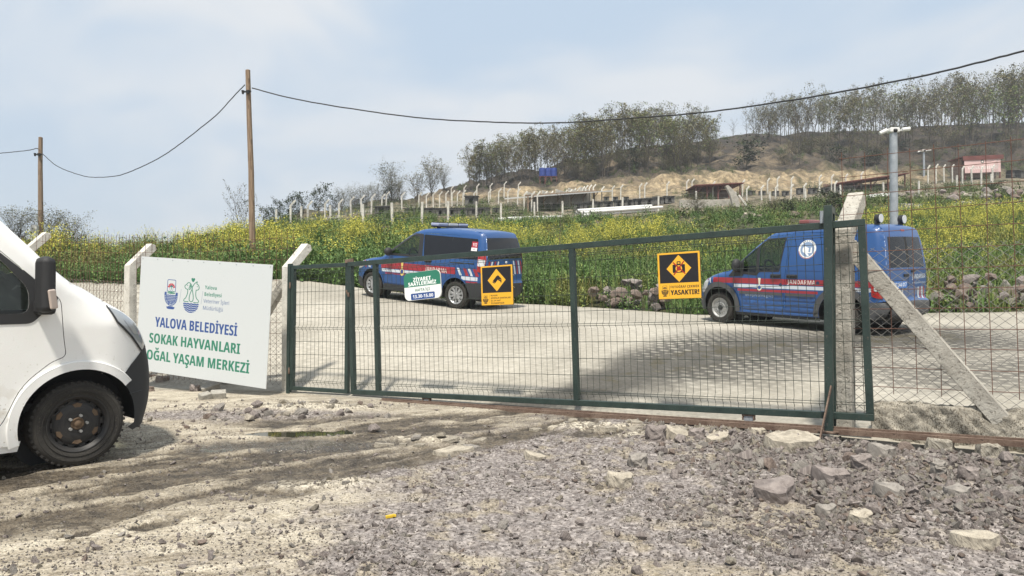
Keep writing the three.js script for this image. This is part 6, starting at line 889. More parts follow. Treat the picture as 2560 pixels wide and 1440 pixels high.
{
  const R = rng(23), gL = 'trees of the wood on the left hilltop', lL = 'slender budding tree in the left wood on the hilltop behind the blue barrels', gR = 'trees of the wood on the right hilltop', lR = 'slender budding tree in the long wood on the right hilltop', gS = 'thin trees on the burnt slope', lS = 'thin blackened tree standing on the burnt slope above the yellow bank';
  for (let i = 0; i < 96; i++) { const t = (i + R()) / 96, px = 1172 + 610 * t, d = 103 + (px < 1260 ? 9 : 32) * Math.pow(R(), 1.3), hh = (px < 1250 ? 7.6 : interp([[1250, 8.0], [1400, 9.0], [1560, 9.8], [1700, 9.2], [1790, 7.5]], px)) * (0.85 + 0.25 * R()); const kk = [0, 1, 2, 4, 4, 3][Math.floor(R() * 6)], wh = px < 1260 ? 'left end of the left wood' : px < 1400 ? 'left wood behind the blue barrels' : px < 1530 ? 'left wood above the white shelter' : px < 1680 ? 'left wood above the long kennel row' : 'right end of the left wood'; plant(kk, px, d, hh, `${TINT[kk]} ${d < 118 ? 'front-row' : 'rear'} tree in the ${wh}`, 'trees of the ' + wh, R); }
  for (let i = 0; i < 104; i++) { const t = (i + R()) / 104, px = 1880 + 730 * t, d = 122 + 34 * R(), hh = interp([[1860, 7], [1960, 9.6], [2100, 10.4], [2300, 11.5], [2560, 13]], px) * (0.82 + 0.28 * R()); const kk = [0, 1, 3, 4, 5, 3, 2][Math.floor(R() * 7)], wh = px < 2010 ? 'left end of the right wood' : px < 2170 ? 'right wood left of the camera mast' : px < 2330 ? 'right wood behind the camera masts' : px < 2480 ? 'right wood above the pink banner' : 'right end of the right wood'; plant(kk, px, d, hh, `${TINT[kk]} ${d < 136 ? 'front-row' : 'rear'} tree in the ${wh}`, 'trees of the ' + wh, R); }
  for (let i = 0; i < 46; i++) { const px = i < 20 ? 1440 + 330 * R() : 1980 + 600 * R(), d = i < 20 ? 98 + 10 * R() : 102 + 18 * R(); plant([3, 5, 5][i % 3], px, d, 4.5 + 3 * R(), i < 20 ? 'thin blackened tree on the burnt slope above the long kennel row' : 'thin blackened tree on the dark slope below the right wood', i < 20 ? gS : 'thin trees below the right wood', R); }
  plant(5, 1834, 143, 5.2, 'small bare tree standing apart in the gap between the two woods', null, R); plant(5, 1868, 141, 5.6, 'slightly larger bare tree where the right wood begins', null, R); plant(5, 1768, 140, 5.5, 'bare leaning tree at the right end of the left wood', null, R);
  // fresh green ones
  const fg = treeGeo(120, { h: 9, limbs: 13, leaves: 900, cols: FRESH, first: 0.3, reach: 0.3, leafSize: 0.24 }), fr = [];
  [[1672, 104, 7.2, 'fresh green tree at the right side of the left wood'], [1620, 103, 6.0, 'smaller fresh green tree at the left wood above the shed'], [2545, 118, 9.5, 'fresh green tree at the right end of the right wood'], [2480, 122, 8.0, 'light green tree just left of the greenest one in the right wood']].forEach(([px, d, h, l], i) => { let t; if (!i) t = tree('green_tree', fg, bark); else t = copy(fr[0], l); fr.push(t); t.userData.label = l; t.position.copy(onGround(px, d)); t.rotation.y = i * 1.7; t.scale.setScalar(h / 9); });
  // the pair standing alone left of the hill, and shrubs beside it
  const wide = treeGeo(121, { h: 6.4, limbs: 15, leaves: 2000, cols: BUD, first: 0.12, reach: 0.36, leafSize: 0.2, stems: 3, r: 0.1 });
  [[1078, 101, 4.3, 'broad budding tree standing alone left of the hill wood'], [1040, 103, 3.9, 'broad budding tree touching the left side of the lone one']].forEach(([px, d, h, l], i) => { const t = tree('broad_tree', wide, bark); t.userData.label = l; t.position.copy(onGround(px, d)); t.rotation.y = i * 2; t.scale.setScalar(h / 6.4); });
  const OL = [[0.125, 0.125, 0.055], [0.16, 0.15, 0.07], [0.105, 0.11, 0.055]], DK = [[0.03, 0.05, 0.022], [0.042, 0.062, 0.026], [0.024, 0.04, 0.02]];
  const sh = treeGeo(122, { h: 3, limbs: 12, leaves: 2600, cols: OL, first: 0.05, reach: 0.42, leafSize: 0.085, stems: 4, r: 0.05, twigs: 2 }), dk = treeGeo(123, { h: 2.6, limbs: 11, leaves: 1000, cols: DK, first: 0.08, reach: 0.36, leafSize: 0.16, stems: 2, r: 0.05, twigs: 2, rise: 0.7 });
  const shrubs = [[980, 98, 4.4, 0], [945, 97, 2.8, 0], [915, 96, 2.5, 0], [880, 94, 2.9, 0], [853, 92, 2.6, 0], [1000, 97, 3.0, 0], [1110, 99, 2.6, 0], [830, 90, 2.0, 1], [895, 95, 2.0, 1], [962, 97, 2.4, 1]]; let a0 = null, b0 = null;
  shrubs.forEach(([px, d, h, k], i) => { let t; const l = 'shrub of the hedge row beyond the far cranked posts'; if (k ? b0 : a0) t = copy(k ? b0 : a0, l); else { t = tree(k ? 'evergreen_shrub' : 'shrub', k ? dk : sh, bark); if (k) b0 = t; else a0 = t; } t.userData.label = k ? 'dark evergreen shrub in the hedge row beyond the far cranked posts' : l; t.userData.category = 'shrub'; t.userData.group = k ? 'dark shrubs beyond the far posts' : 'shrubs beyond the far posts'; t.position.copy(onGround(px, d)); t.position.y -= 0.1; t.rotation.y = i * 1.3; t.scale.setScalar(h / (k ? 2.6 : 3)); });
  const conif = [[678, 66, 1.5], [702, 68, 1.8], [728, 70, 2.3], [748, 72, 2.2], [668, 64, 1.7], [796, 82, 3.1]];
  conif.forEach(([px, d, h], i) => { const t = copy(b0, 'dark small evergreen tree beside the road at the crest, left of the hill', 'dark evergreens at the crest'); t.userData.group = 'dark evergreens at the crest'; t.position.copy(onGround(px, d)); t.rotation.y = i * 2.1; t.scale.set(h / 3.2, h / 2.6, h / 3.2); });
  // left: big olive shrub behind the far pole, and a young tree behind the near pole
  [[178, 33.5, 1.6, 'wide brown-green shrub right of the far wooden pole'], [130, 34.5, 1.75, 'brown-green shrub close behind the far wooden pole'], [48, 33, 1.5, 'brown-green shrub left of the far wooden pole above the white van']].forEach(([px, d, h, l], i) => { const t = copy(a0, l); delete t.userData.group; t.position.copy(onGround(px, d)); t.rotation.y = i; t.scale.set(h / 2.3, h / 3, h / 2.3); });
  const yg = treeGeo(124, { h: 4, limbs: 12, leaves: 420, cols: [[0.10, 0.11, 0.06], [0.13, 0.12, 0.07]], first: 0.25, reach: 0.3, leafSize: 0.1, stems: 2, r: 0.04 }); const y1 = tree('young_tree', yg, barkDark); y1.userData.label = 'young thinly leaved tree left of the near wooden pole'; y1.position.copy(onGround(604, 42)); y1.scale.setScalar(0.86);
  const sap = treeGeo(125, { h: 4.4, limbs: 5, leaves: 26, cols: BUD, first: 0.1, reach: 0.14, leafSize: 0.05, r: 0.035, twigs: 1 }), s1 = tree('sapling', sap, bark); s1.userData.label = 'bare thin sapling leaning on the bank behind the middle of the gate'; s1.position.copy(onGround(1400, 24.5)); s1.rotation.set(0, 0.4, 0.05); s1.scale.setScalar(0.62);
  { const R3 = rng(91); for (let i = 0; i < 44; i++) { const lf = i < 22, px = lf ? 1180 + 600 * R3() : 1960 + 620 * R3(), t = copy(i % 3 ? a0 : b0, lf ? 'low scrub bush between the trunks of the left wood' : 'low scrub bush on the dark slope below the right wood', lf ? 'scrub of the left wood' : 'scrub below the right wood'); t.position.copy(onGround(px, lf ? 100 + 14 * R3() : 101 + 22 * R3())); t.rotation.y = i; const h = 1.1 + 1.6 * R3(); t.scale.set(h / 2.2, h / 3, h / 2.2); } }
  // low bushes on the terraces
  [[1745, 49, 1.0, 'low green bush on the terrace below the pale leaning slab'], [1968, 46, 0.9, 'round dark green bush on the bank above the panel van'], [1935, 47, 0.7, 'small green bush left of the round one on the bank'], [2090, 42, 1.3, 'yellowish bush left of the concrete post top on the terrace'], [1310, 66, 0.8, 'dark bush in front of the long white roof'], [2490, 52, 0.9, 'green bush above the right end of the rubble pile'], [1712, 103, 2.4, 'lone dark shrub on the yellow cut bank'], [1866, 101, 3.2, 'rounded leafless shrub standing on the yellow cut bank']].forEach(([px, d, h, l], i) => { const t = copy(i % 2 ? b0 : a0, l); delete t.userData.group; t.position.copy(onGround(px, d)); t.rotation.y = i * 0.9; t.scale.set(h / 1.7, h / 2.6, h / 1.7); });
}
// ---------------------------------------------------------------- wooden poles and wires
function findD(px, y) { for (let Z = interp(EDGE, px) + 0.5; Z < 200; Z += 0.25) { const X = (px - 1280) / FOC * Z, Y = H(X, Z), c = Math.cos(PITCH), s = Math.sin(PITCH), dep = Z * c + (Y - EYE) * s, up = (Y - EYE) * c - Z * s; if (720 - FOC * up / dep <= y) return Z; } return 100; }
const heightOf = (px, yTop, d) => at(px, yTop, d).y;
{
  const P1 = onGround(634, 23.0), T1 = at(620, 176, 23.0), P2 = onGround(101, 33.8), T2 = at(101, 344, 33.8);
  const mkPole = (a, b, r, label, px) => { const t = base('wooden_pole', a.x, a.y, a.z); const loc = b.clone().sub(a), pts = [0, 0.25, 0.5, 0.75, 1].map((q) => loc.clone().multiplyScalar(q).add(V(0.012 * Math.sin(q * 9 + px), q ? 0 : -0.3, 0))); mk('shaft', [rod(pts, pts.map((_, i) => r * (1 - 0.07 * i)), 12), new THREE.SphereGeometry(r * 0.72, 10, 6).scale(1, 0.4, 1).translate(loc.x, loc.y, loc.z)], MT.wood, t); tag(t, label, 'pole'); return [t, loc]; };
  const [a, la] = mkPole(P1, T1, 0.105, 'tall weathered wooden pole carrying a cable, just left of the gate', 3), [b, lb] = mkPole(P2, T2, 0.125, 'wooden pole with a white box, far left beyond the white van', 5);
  for (const [t, l, s, yy] of [[a, la, 1, 232], [b, lb, 1.2, 388]]) { const k = at(t === a ? 618 : 100, yy, t === a ? 23 : 33.8).y - t.position.y, q = l.clone().multiplyScalar(k / l.y); mk('insulator', [cyl(0.045 * s, 0.06 * s, 0.1 * s, 10, q.x + 0.03, q.y - 0.06, q.z + 0.13 * s), bar(V(q.x - 0.16 * s, q.y, q.z + 0.1 * s), V(q.x + 0.12 * s, q.y + 0.02, q.z + 0.1 * s), 0.035 * s, 0.05 * s), cyl(0.03 * s, 0.05 * s, 0.12 * s, 10, q.x - 0.15 * s, q.y - 0.07, q.z + 0.1 * s)], MT.black, t); }
  const bx = at(92, 573, 33.6); mk('meter_box', box(0.27, 0.36, 0.16, bx.x - P2.x + 0.02, bx.y - P2.y, bx.z - P2.z + 0.16, 0, 0, 0, 0.01), MT.whitePlain, b);
  const cable = (pts, r, label) => { const c = new THREE.CatmullRomCurve3(pts.map(([x, y, d]) => at(x, y, d)), false, 'centripetal'), P = []; const R = rng(pts.length * 7), n = 90; for (let i = 0; i <= n; i++) P.push(c.getPoint(i / n).add(V(0, 0.012 * (R() - 0.5), 0))); const m = mk('overhead_cable', rod(P, r, 6), MT.black); tag(m, label, 'cable'); };
  cable([[-160, 398, 33.5], [0, 383, 33.7], [60, 377, 33.8], [80, 374, 33.8], [92, 371, 33.8], [99, 376, 33.7]], 0.018, 'cable running from the far wooden pole out to the left');
  cable([[106, 384, 33.6], [138, 412, 33], [180, 431, 32], [220, 442, 31.2], [258, 443, 30.4], [300, 438, 29.5], [345, 421, 28.6], [400, 394, 27.4], [450, 360, 26.4], [500, 321, 25.4], [545, 284, 24.5], [585, 240, 23.6], [612, 212, 23.0]], 0.017, 'black cable sagging between the two wooden poles');
  cable([[630, 220, 23], [700, 239, 22.8], [800, 259, 22.5], [900, 275, 22.2], [1000, 289, 21.8], [1100, 299, 21.4], [1200, 304, 21], [1300, 307, 20.5], [1400, 307, 20], [1500, 301, 19.5], [1600, 294, 18.9], [1750, 282, 18], [1900, 262, 17.1], [2050, 239, 16.2], [2200, 211, 15.3], [2350, 180, 14.5], [2460, 153, 13.9], [2560, 127, 13.4], [2800, 66, 12.2]], 0.02, 'thick black cable running from the near wooden pole across the sky to the right');
}
// ---------------------------------------------------------------- camera masts
function mast(px, d, yTop, r, label, s) {
  const p = onGround(px, d), t = base('camera_mast', p.x, p.y, p.z), h = at(px, yTop, d).y - p.y; mk('mast', cyl(r, r * 0.86, h, 18), MT.zinc, t); mk('cap', [box(0.26 * s, 0.13 * s, 0.2 * s, 0, h + 0.05 * s, 0, 0, 0, 0, 0.03 * s)], MT.whitePlain, t);
  for (const [k, tilt, dx] of [[-1, -0.42, 0.3], [1, 0.16, 0.29]]) { const c = mk('camera', [new THREE.CylinderGeometry(0.045 * s, 0.055 * s, 0.2 * s, 12).rotateZ(Math.PI / 2).rotateZ(k < 0 ? 0.42 : 0.1).translate(k * dx * s, h + (k < 0 ? 0.0 : 0.07) * s, 0.06 * s), bar(V(k * 0.1 * s, h + 0.06 * s, 0.02), V(k * 0.24 * s, h + 0.04 * s, 0.05 * s), 0.03 * s, 0.03 * s)], MT.whitePlain, t); }
  const c3 = mk('camera', new THREE.SphereGeometry(0.055 * s, 12, 8).translate(0.0, h + 0.03 * s, 0.1 * s), MT.blackGloss, t); tag(t, label, 'mast'); return t;
}
mast(2236, 18.3, 330, 0.108, 'thick grey steel mast with white cameras behind the blue panel van', 1.0);
mast(2312, 92, 378, 0.14, 'thin far camera mast in front of the right wood', 2.2);
// ---------------------------------------------------------------- far fences of white concrete posts
function postRow(name, label, list, hgt, cranked, wires) {
  const p0 = onGround(list[0][0], findD(...list[0])), t = base(name, p0.x, p0.y, p0.z), tops = [];
  const geo = cranked ? join([box(0.15, 1, 0.15, 0, 0.5, 0)]) : null;
  for (const [px, y, hh] of list) {
    const d = findD(px, y), p = onGround(px, d).sub(p0), h = hh ?? hgt; const R = noise(px * 0.37, 3.1) - 0.5;
    const g = cranked ? join([bar(p.clone().add(V(0, -0.2, 0)), p.clone().add(V(R * 0.1, h * 0.8, 0)), 0.125, 0.125), bar(p.clone().add(V(R * 0.1, h * 0.79, 0)), p.clone().add(V(R * 0.1 + 0.3, h * 0.8 + 0.36, -0.1)), 0.12, 0.12)]) : bar(p.clone().add(V(0, -0.2, 0)), p.clone().add(V(R * 0.14, h, 0)), 0.14, 0.14);
    mk('post', g, MT.whitePost, t); tops.push([p, h]);
  }
  const w = []; for (let i = 1; i < tops.length; i++) for (let k = 1; k <= wires; k++) w.push(rod([tops[i - 1][0].clone().add(V(0, tops[i - 1][1] * k / (wires + 0.4), 0.05)), tops[i][0].clone().add(V(0, tops[i][1] * k / (wires + 0.4), 0.05))], 0.008, 3));
  for (let i = 1; i < tops.length; i++) { const A = tops[i - 1], B = tops[i], n = Math.min(14, Math.round(A[0].distanceTo(B[0]) / 0.5)); for (let k = 1; k < n; k++) { const q = A[0].clone().lerp(B[0], k / n); w.push(rod([q.clone().add(V(0, 0.05, 0.05)), q.clone().add(V(0, lerp(A[1], B[1], k / n) * 0.95, 0.05))], 0.005, 3)); } }
  kind(mk('wire_mesh', w, MT.zincWire, t), 'stuff'); tag(t, label, 'fence'); return t;
}
postRow('post_fence', 'long fence of short straight white posts along the top of the flower bank', [[752, 563], [827, 559], [908, 567], [981, 564], [1054, 562], [1120, 557], [1191, 545], [1252, 553], [1336, 547], [1407, 546], [1482, 536], [1556, 531], [1646, 528], [1742, 514], [1841, 516], [1925, 513], [2015, 508], [2103, 498], [2211, 488], [2299, 486], [2393, 470], [2480, 468], [2570, 462]], 1.35, false, 3);
postRow('cranked_post_fence', 'fence of cranked white posts climbing beside the pale road at the left of the hill', [[726, 563], [769, 562], [812, 551], [847, 550], [877, 542], [903, 538], [928, 535], [954, 528], [965, 521], [1004, 524]], 1.75, true, 4);
postRow('cranked_post_fence', 'fence of cranked white posts running behind the row of dark kennels', [[1047, 519], [1066, 521], [1083, 519], [1099, 519], [1115, 518], [1130, 517], [1143, 516], [1157, 516], [1184, 515], [1222, 513], [1246, 511], [1270, 510], [1294, 511]], 1.75, true, 4);
postRow('cranked_post_fence', 'fence of cranked white posts standing under the long white shelter roof', [[1310, 530], [1329, 530], [1344, 529], [1362, 526], [1376, 524], [1412, 519], [1424, 518], [1434, 513], [1443, 511], [1455, 508], [1464, 505], [1474, 504], [1484, 503]], 1.95, true, 3);
postRow('cranked_post_fence', 'fence of pale posts along the foot of the yellow cut bank', [[1505, 507], [1531, 505], [1552, 503], [1600, 500], [1612, 497], [1668, 495], [1718, 490], [1731, 488], [1783, 496], [1857, 492], [1920, 487], [1945, 483], [1980, 482], [2050, 478], [2080, 477], [2116, 474], [2155, 470]], 1.9, true, 3);
postRow('cranked_post_fence', 'fence of cranked white posts in front of the pink signboard hut', [[2322, 459], [2342, 458], [2362, 457], [2383, 456], [2408, 465], [2431, 466], [2455, 468], [2484, 464], [2500, 440]], 2.3, true, 3);
postRow('cranked_post_fence', 'upper fence of pale posts on the track above the left kennel row', [[1128, 500], [1160, 499], [1192, 497], [1226, 496], [1260, 494], [1296, 493]], 1.9, true, 3);
postRow('cranked_post_fence', 'fence of pale posts across the grass terrace above the panel van', [[1868, 503], [1905, 502], [1940, 500], [1978, 499], [2012, 497], [2050, 494], [2088, 492]], 1.5, true, 2);
postRow('wire_fence', 'thin wire fence on dark posts left of the near wooden pole', [[500, 574], [536, 574], [583, 570], [640, 566], [690, 560]], 1.2, false, 6);
// ---------------------------------------------------------------- kennels
{
  const felt = mat({ map: rep(mottle(256, 5, L(0.045, 0.047, 0.05), L(0.085, 0.085, 0.085), L(0.03, 0.03, 0.03), 0.2, 61), 1), roughness: 0.9 }), boards = mat({ map: rep(mottle(256, 5, L(0.09, 0.088, 0.085), L(0.14, 0.135, 0.125), L(0.05, 0.05, 0.05), 0.2, 62), 1), roughness: 0.9 });
  const k0 = base('dog_kennel'); { const s = new THREE.Shape([[-0.55, 0], [0.55, 0], [0.55, 0.85], [-0.55, 0.85]].map((p) => new THREE.Vector2(...p))); s.holes.push(new THREE.Path([[-0.17, 0.14], [0.17, 0.14], [0.17, 0.62], [-0.17, 0.62]].map((p) => new THREE.Vector2(...p)))); const f = new THREE.ExtrudeGeometry(s, { depth: 0.05, bevelEnabled: false }); f.translate(0, 0, 0.5); mk('front_wall', f, boards, k0); }
  mk('wall', [box(0.05, 0.85, 1.0, -0.525, 0.425, 0), box(0.05, 0.85, 1.0, 0.525, 0.425, 0), box(1.0, 0.85, 0.05, 0, 0.425, -0.475)], felt, k0); mk('roof', box(1.28, 0.07, 1.36, 0, 0.90, 0.03, 0, 0.09), felt, k0); mk('door_frame', [box(0.06, 0.6, 0.05, -0.2, 0.38, 0.565), box(0.06, 0.6, 0.05, 0.2, 0.38, 0.565), box(0.46, 0.06, 0.05, 0, 0.68, 0.565)], felt, k0); mk('floor', box(1.0, 0.04, 0.94, 0, 0.02, 0), boards, k0);
  k0.userData.category = 'kennel'; let first = true;
  const add = (px, y, w, label, group) => { const d = findD(px, y), p = onGround(px, d), t = first ? k0 : copy(k0); first = false; t.position.copy(p); t.position.y -= 0.05; const sc = w / FOC * d / 1.28; t.scale.set(sc, sc * 0.98, sc); t.rotation.y = (noise(px * 0.3, 9) - 0.5) * 0.3 - 0.1; t.userData.label = label; if (group) t.userData.group = group; else delete t.userData.group; };
  const A = 'dark kennel in the row behind the roof of the left blue van', B = 'dark kennel in the long row right of the white shelter', C = 'dark kennel in the spaced row below the yellow cut bank', D = 'small far kennel in the back row below the earth bank';
  for (let i = 0; i < 8; i++) add(1025 + i * 26.5, 540 - i * 0.3, 28, A, A + 's'); add(957, 542, 38, 'large dark kennel standing apart at the left end of the kennels'); add(1240, 533, 20, 'dark kennel at the right end beside the pale posts of the left row'); add(1179, 516, 36, 'wide dark kennel behind and above the left kennel row');
  for (let i = 0; i < 10; i++) add(1446 + i * 25.2, 527 - i * 1.9, 27, B, B + 's'); add(1395, 525, 24, 'dark kennel standing under the right part of the white shelter roof');
  [1516, 1539, 1566, 1638, 1660].forEach((px) => add(px, 502, 15, D, D + 's')); [1880, 1906, 1940, 1965].forEach((px) => add(px, 489, 17, 'low dark box at the wall below the cut bank, left of the spaced kennels', 'low dark boxes below the cut bank'));
  [2003, 2033, 2065, 2098, 2128].forEach((px) => add(px, 485 - (px - 2003) * 0.03, 21, C, C + 's')); [2450, 2475, 2535, 2560].forEach((px) => add(px, 445, 26, 'dark far kennel at the right edge below the wood', 'far right kennels'));
}
// ---------------------------------------------------------------- shelters, hut, barrels, building material
const redSteel = mat({ map: rep(mottle(256, 5, L(0.12, 0.035, 0.03), L(0.18, 0.06, 0.05), L(0.08, 0.05, 0.04), 0.15, 63), 0.6), roughness: 0.7 }), brownWall = mat({ map: rep(mottle(256, 6, L(0.17, 0.10, 0.075), L(0.25, 0.165, 0.125), L(0.1, 0.07, 0.05), 0.2, 64), 0.5), roughness: 0.95 });
{ // long shelter with white roof
  const d0 = findD(1322, 532), d1 = findD(1484, 506), a = onGround(1320, d0), b = onGround(1486, d1), t = base('shelter', a.x, a.y, a.z), q = b.clone().sub(a), r0 = at(1316, 489, d0).y - a.y, r1 = at(1484, 477, d1).y - a.y;
  const A = V(0, r0, 0), B = V(q.x, r1, q.z); mk('roof', [bar(A.clone().add(V(-0.3, 0.1, -1.6)), B.clone().add(V(0.3, 0.1, -1.6)), 4.4, 0.12, V(0, 1, 0))], MT.whitePlain, t); for (let i = 0; i < 6; i++) { const p = A.clone().lerp(B, i / 5), g = V(q.x * i / 5, q.y * i / 5 - 0.2, q.z * i / 5); mk('post', bar(g, p, 0.13, 0.13), MT.wood, t); mk('strut', bar(p.clone().add(V(0, -0.7, 0)), p.clone().add(V(0.55, 0.0, 0)), 0.09, 0.09), MT.wood, t); } mk('beam', bar(A.clone().add(V(-0.2, 0, 0.08)), B.clone().add(V(0.2, 0, 0.08)), 0.14, 0.16), MT.wood, t);
  for (let i = 0; i < 5; i++) { const p = V(q.x * (i + 0.5) / 5, q.y * (i + 0.5) / 5, q.z * (i + 0.5) / 5 - 3.2); mk('back_wall', box(q.length() / 5 - 0.06, 2.2, 0.1, p.x, p.y + 1.0, p.z, Math.atan2(-q.z, q.x)), MT.concrete, t); }
  tag(t, 'long open shelter with a white sloping roof on timber posts', 'shelter');
}
function shed(px0, px1, yb, yt0, yt1, label, wallH) { const d = findD((px0 + px1) / 2, yb), a = onGround(px0, d), b = onGround(px1, d), c = a.clone().add(b).multiplyScalar(0.5), t = base('open_shed', c.x, c.y, c.z), A = at(px0, yt0, d).sub(c), B = at(px1, yt1, d).sub(c), n = 4; mk('roof', [bar(A.clone().add(V(-0.3, 0.1, -1.6)), B.clone().add(V(0.3, 0.1, -1.6)), 4.2, 0.1)], redSteel, t); for (let i = 0; i <= n; i++) { const p = A.clone().lerp(B, i / n); mk('post', bar(V(p.x, -0.4, p.z), p, 0.12, 0.12), redSteel, t); if (i < n) mk('brace', bar(V(p.x, p.y - 0.8, p.z + 0.02), A.clone().lerp(B, (i + 0.5) / n).add(V(0, -0.05, 0.02)), 0.08, 0.08), redSteel, t); } mk('beam', bar(A.clone().add(V(0, 0.0, 0.1)), B.clone().add(V(0, 0.0, 0.1)), 0.1, 0.16), redSteel, t); mk('back_wall', box(A.distanceTo(B), wallH, 0.12, 0, wallH / 2 - 0.3, -3.2), brownWall, t); tag(t, label, 'shed'); return t; }
shed(1740, 1850, 498, 467, 461, 'open red steel shed with a brown wall right of the long kennel row', 1.7);
shed(2092, 2262, 478, 462, 436, 'long open shed with a red roof rising to the right behind the concrete post', 1.5);
{ // hut with pink signboard
  const d = findD(2440, 448), c = onGround(2440, d), t = base('signboard_hut', c.x, c.y, c.z), u = d / FOC, top = at(2440, 398, d).y - c.y, bot = at(2440, 436, d).y - c.y, w = 90 * u; mk('roof', [bar(V(-w / 2 - 0.25, top + 0.05, 0), V(w / 2 + 0.25, top + 0.28, 0), 3.0, 0.1), bar(V(-w / 2 - 0.25, top - 0.2, 1.5), V(w / 2 + 0.25, top + 0.05, 1.5), 0.1, 0.5)], redSteel, t); mk('wall', box(w * 0.95, top, 2.2, 0, top / 2, -0.4), brownWall, t); for (const x of [-w / 2 + 0.1, w / 2 - 0.1]) mk('post', bar(V(x, -0.4, 1.35), V(x, top, 1.35), 0.12, 0.12), redSteel, t);
  const pk = canvasTex(512, 220, (g, W, h) => { g.fillStyle = '#d9b9b6'; g.fillRect(0, 0, W, h); g.fillStyle = '#4a5a52'; g.beginPath(); g.arc(256, 62, 24, 0, 7); g.fill(); g.fillStyle = '#e9d7d2'; g.beginPath(); g.arc(256, 62, 13, 0, 7); g.fill(); g.fillStyle = '#6d5450'; g.fillRect(292, 52, 130, 6); g.fillRect(292, 66, 90, 5); g.fillStyle = '#f2e8e4'; fitText(g, 'YALOVA BELEDİYESİ', 40, 480, 168, 40, 'bold #px sans-serif'); }); const f = new THREE.PlaneGeometry(w, top - bot, 12, 6); const p = f.attributes.position; for (let i = 0; i < p.count; i++) p.setZ(i, 0.05 * Math.sin(p.getX(i) * 2.1) * (p.getY(i) < 0 ? 1 : 0.3)); f.computeVertexNormals(); f.translate(0, (top + bot) / 2, 1.48); f.rotateZ(0.04); mk('banner', f, PRINT(pk, 0.8), t); tag(t, 'small hut with a red roof and a pink lettered banner below the right wood', 'hut');
}
{ // blue barrels
  const bl = mat({ lin: [0.02, 0.05, 0.26], roughness: 0.4 }), b0 = base('blue_barrel'); mk('body', new THREE.LatheGeometry([[0, 0], [0.5, 0], [0.52, 0.06], [0.5, 0.35], [0.53, 0.4], [0.5, 0.45], [0.5, 0.8], [0.53, 0.85], [0.5, 0.9], [0.5, 1.25], [0.46, 1.3], [0.2, 1.32], [0, 1.32]].map((p) => new THREE.Vector2(...p)), 20), bl, b0); mk('lid', cyl(0.2, 0.2, 0.06, 14, 0, 1.31, 0), MT.black, b0);
  [[1356, 'leftmost of the three blue barrels below the left wood'], [1371, 'middle one of the three blue barrels below the left wood'], [1385, 'rightmost of the three blue barrels below the left wood']].forEach(([px, l], i) => { const t = i ? copy(b0, l) : b0; t.position.copy(onGround(px, 104)); t.position.y = at(px, 441, 104).y; t.scale.setScalar(0.96); tag(t, l, 'barrel'); const st = base('barrel_stand', t.position.x, t.position.y, t.position.z); const hh = t.position.y - H(t.position.x, 104) + 0.3; mk('frame', [box(0.9, 0.08, 0.9, 0, -0.04, 0), box(0.1, hh, 0.1, -0.38, -hh / 2, 0.38), box(0.1, hh, 0.1, 0.38, -hh / 2, 0.38)], redSteel, st); tag(st, ['stand under the leftmost blue barrel', 'stand under the middle blue barrel', 'stand under the rightmost blue barrel'][i], 'stand'); });
}
function pile(px0, y0, px1, y1, n, label, cat, r = 0.11) { const a = onGround(px0, findD(px0, y0)), b = onGround(px1, findD(px1, y1)), R = rng(px0), t = base(cat === 'pipes' ? 'pipe_pile' : 'beam_pile'); t.position.copy(a); const q = b.clone().sub(a), side = V(-q.z, 0, q.x).normalize(); for (let i = 0; i < n; i++) { const row = i % 4, lay = Math.floor(i / 4), s = side.clone().multiplyScalar((row - 1.5 + (lay & 1) * 0.5) * r * 2.1), o = q.clone().normalize().multiplyScalar((R() - 0.5) * 1.2); mk('pipe', rod([s.clone().add(o).add(V(0, r + lay * r * 1.8, 0)), q.clone().multiplyScalar(0.97).add(s).add(o).add(V(0, r + lay * r * 1.8, 0))], r, 10), MT.whitePlain, t); } tag(t, label, cat); }
pile(1264, 556, 1395, 552, 7, 'low pile of long white pipes lying left of the sapling', 'pipes', 0.09); pile(1456, 543, 1642, 530, 10, 'pile of long white pipes lying on the grass below the long kennel row', 'pipes', 0.12); pile(2158, 498, 2240, 490, 6, 'short pile of white pipes just right of the concrete post top', 'pipes', 0.1);
{ const d = findD(1838, 520), p = onGround(1838, d), t = base('concrete_slab', p.x, p.y, p.z), s = new THREE.Shape(); s.moveTo(-0.3, 0); s.lineTo(0.35, 0); s.bezierCurveTo(0.3, 0.9, -0.1, 1.5, -0.75, 2.0); s.lineTo(-0.95, 1.9); s.bezierCurveTo(-0.5, 1.2, -0.35, 0.7, -0.3, 0); const g = new THREE.ExtrudeGeometry(s, { depth: 0.35, bevelEnabled: true, bevelSize: 0.02, bevelThickness: 0.02, bevelSegments: 1, curveSegments: 8 }); mk('slab', g, MT.concrete, t); mk('prop', bar(V(0.3, 1.1, 0.2), V(1.1, 0, 0.2), 0.16, 0.16), MT.whitePost, t); tag(t, 'pale curved concrete slab leaning at the right side of the red shed', 'slab');
  const d2 = findD(1765, 520), p2 = onGround(1765, d2), w = base('low_wall', p2.x, p2.y, p2.z); mk('wall', box(130 / FOC * d2, 0.85, 0.4, 0, 0.3, 0, -0.06, 0, 0, 0.03), MT.concrete, w); tag(w, 'low pale concrete wall in front of the red shed', 'wall'); }
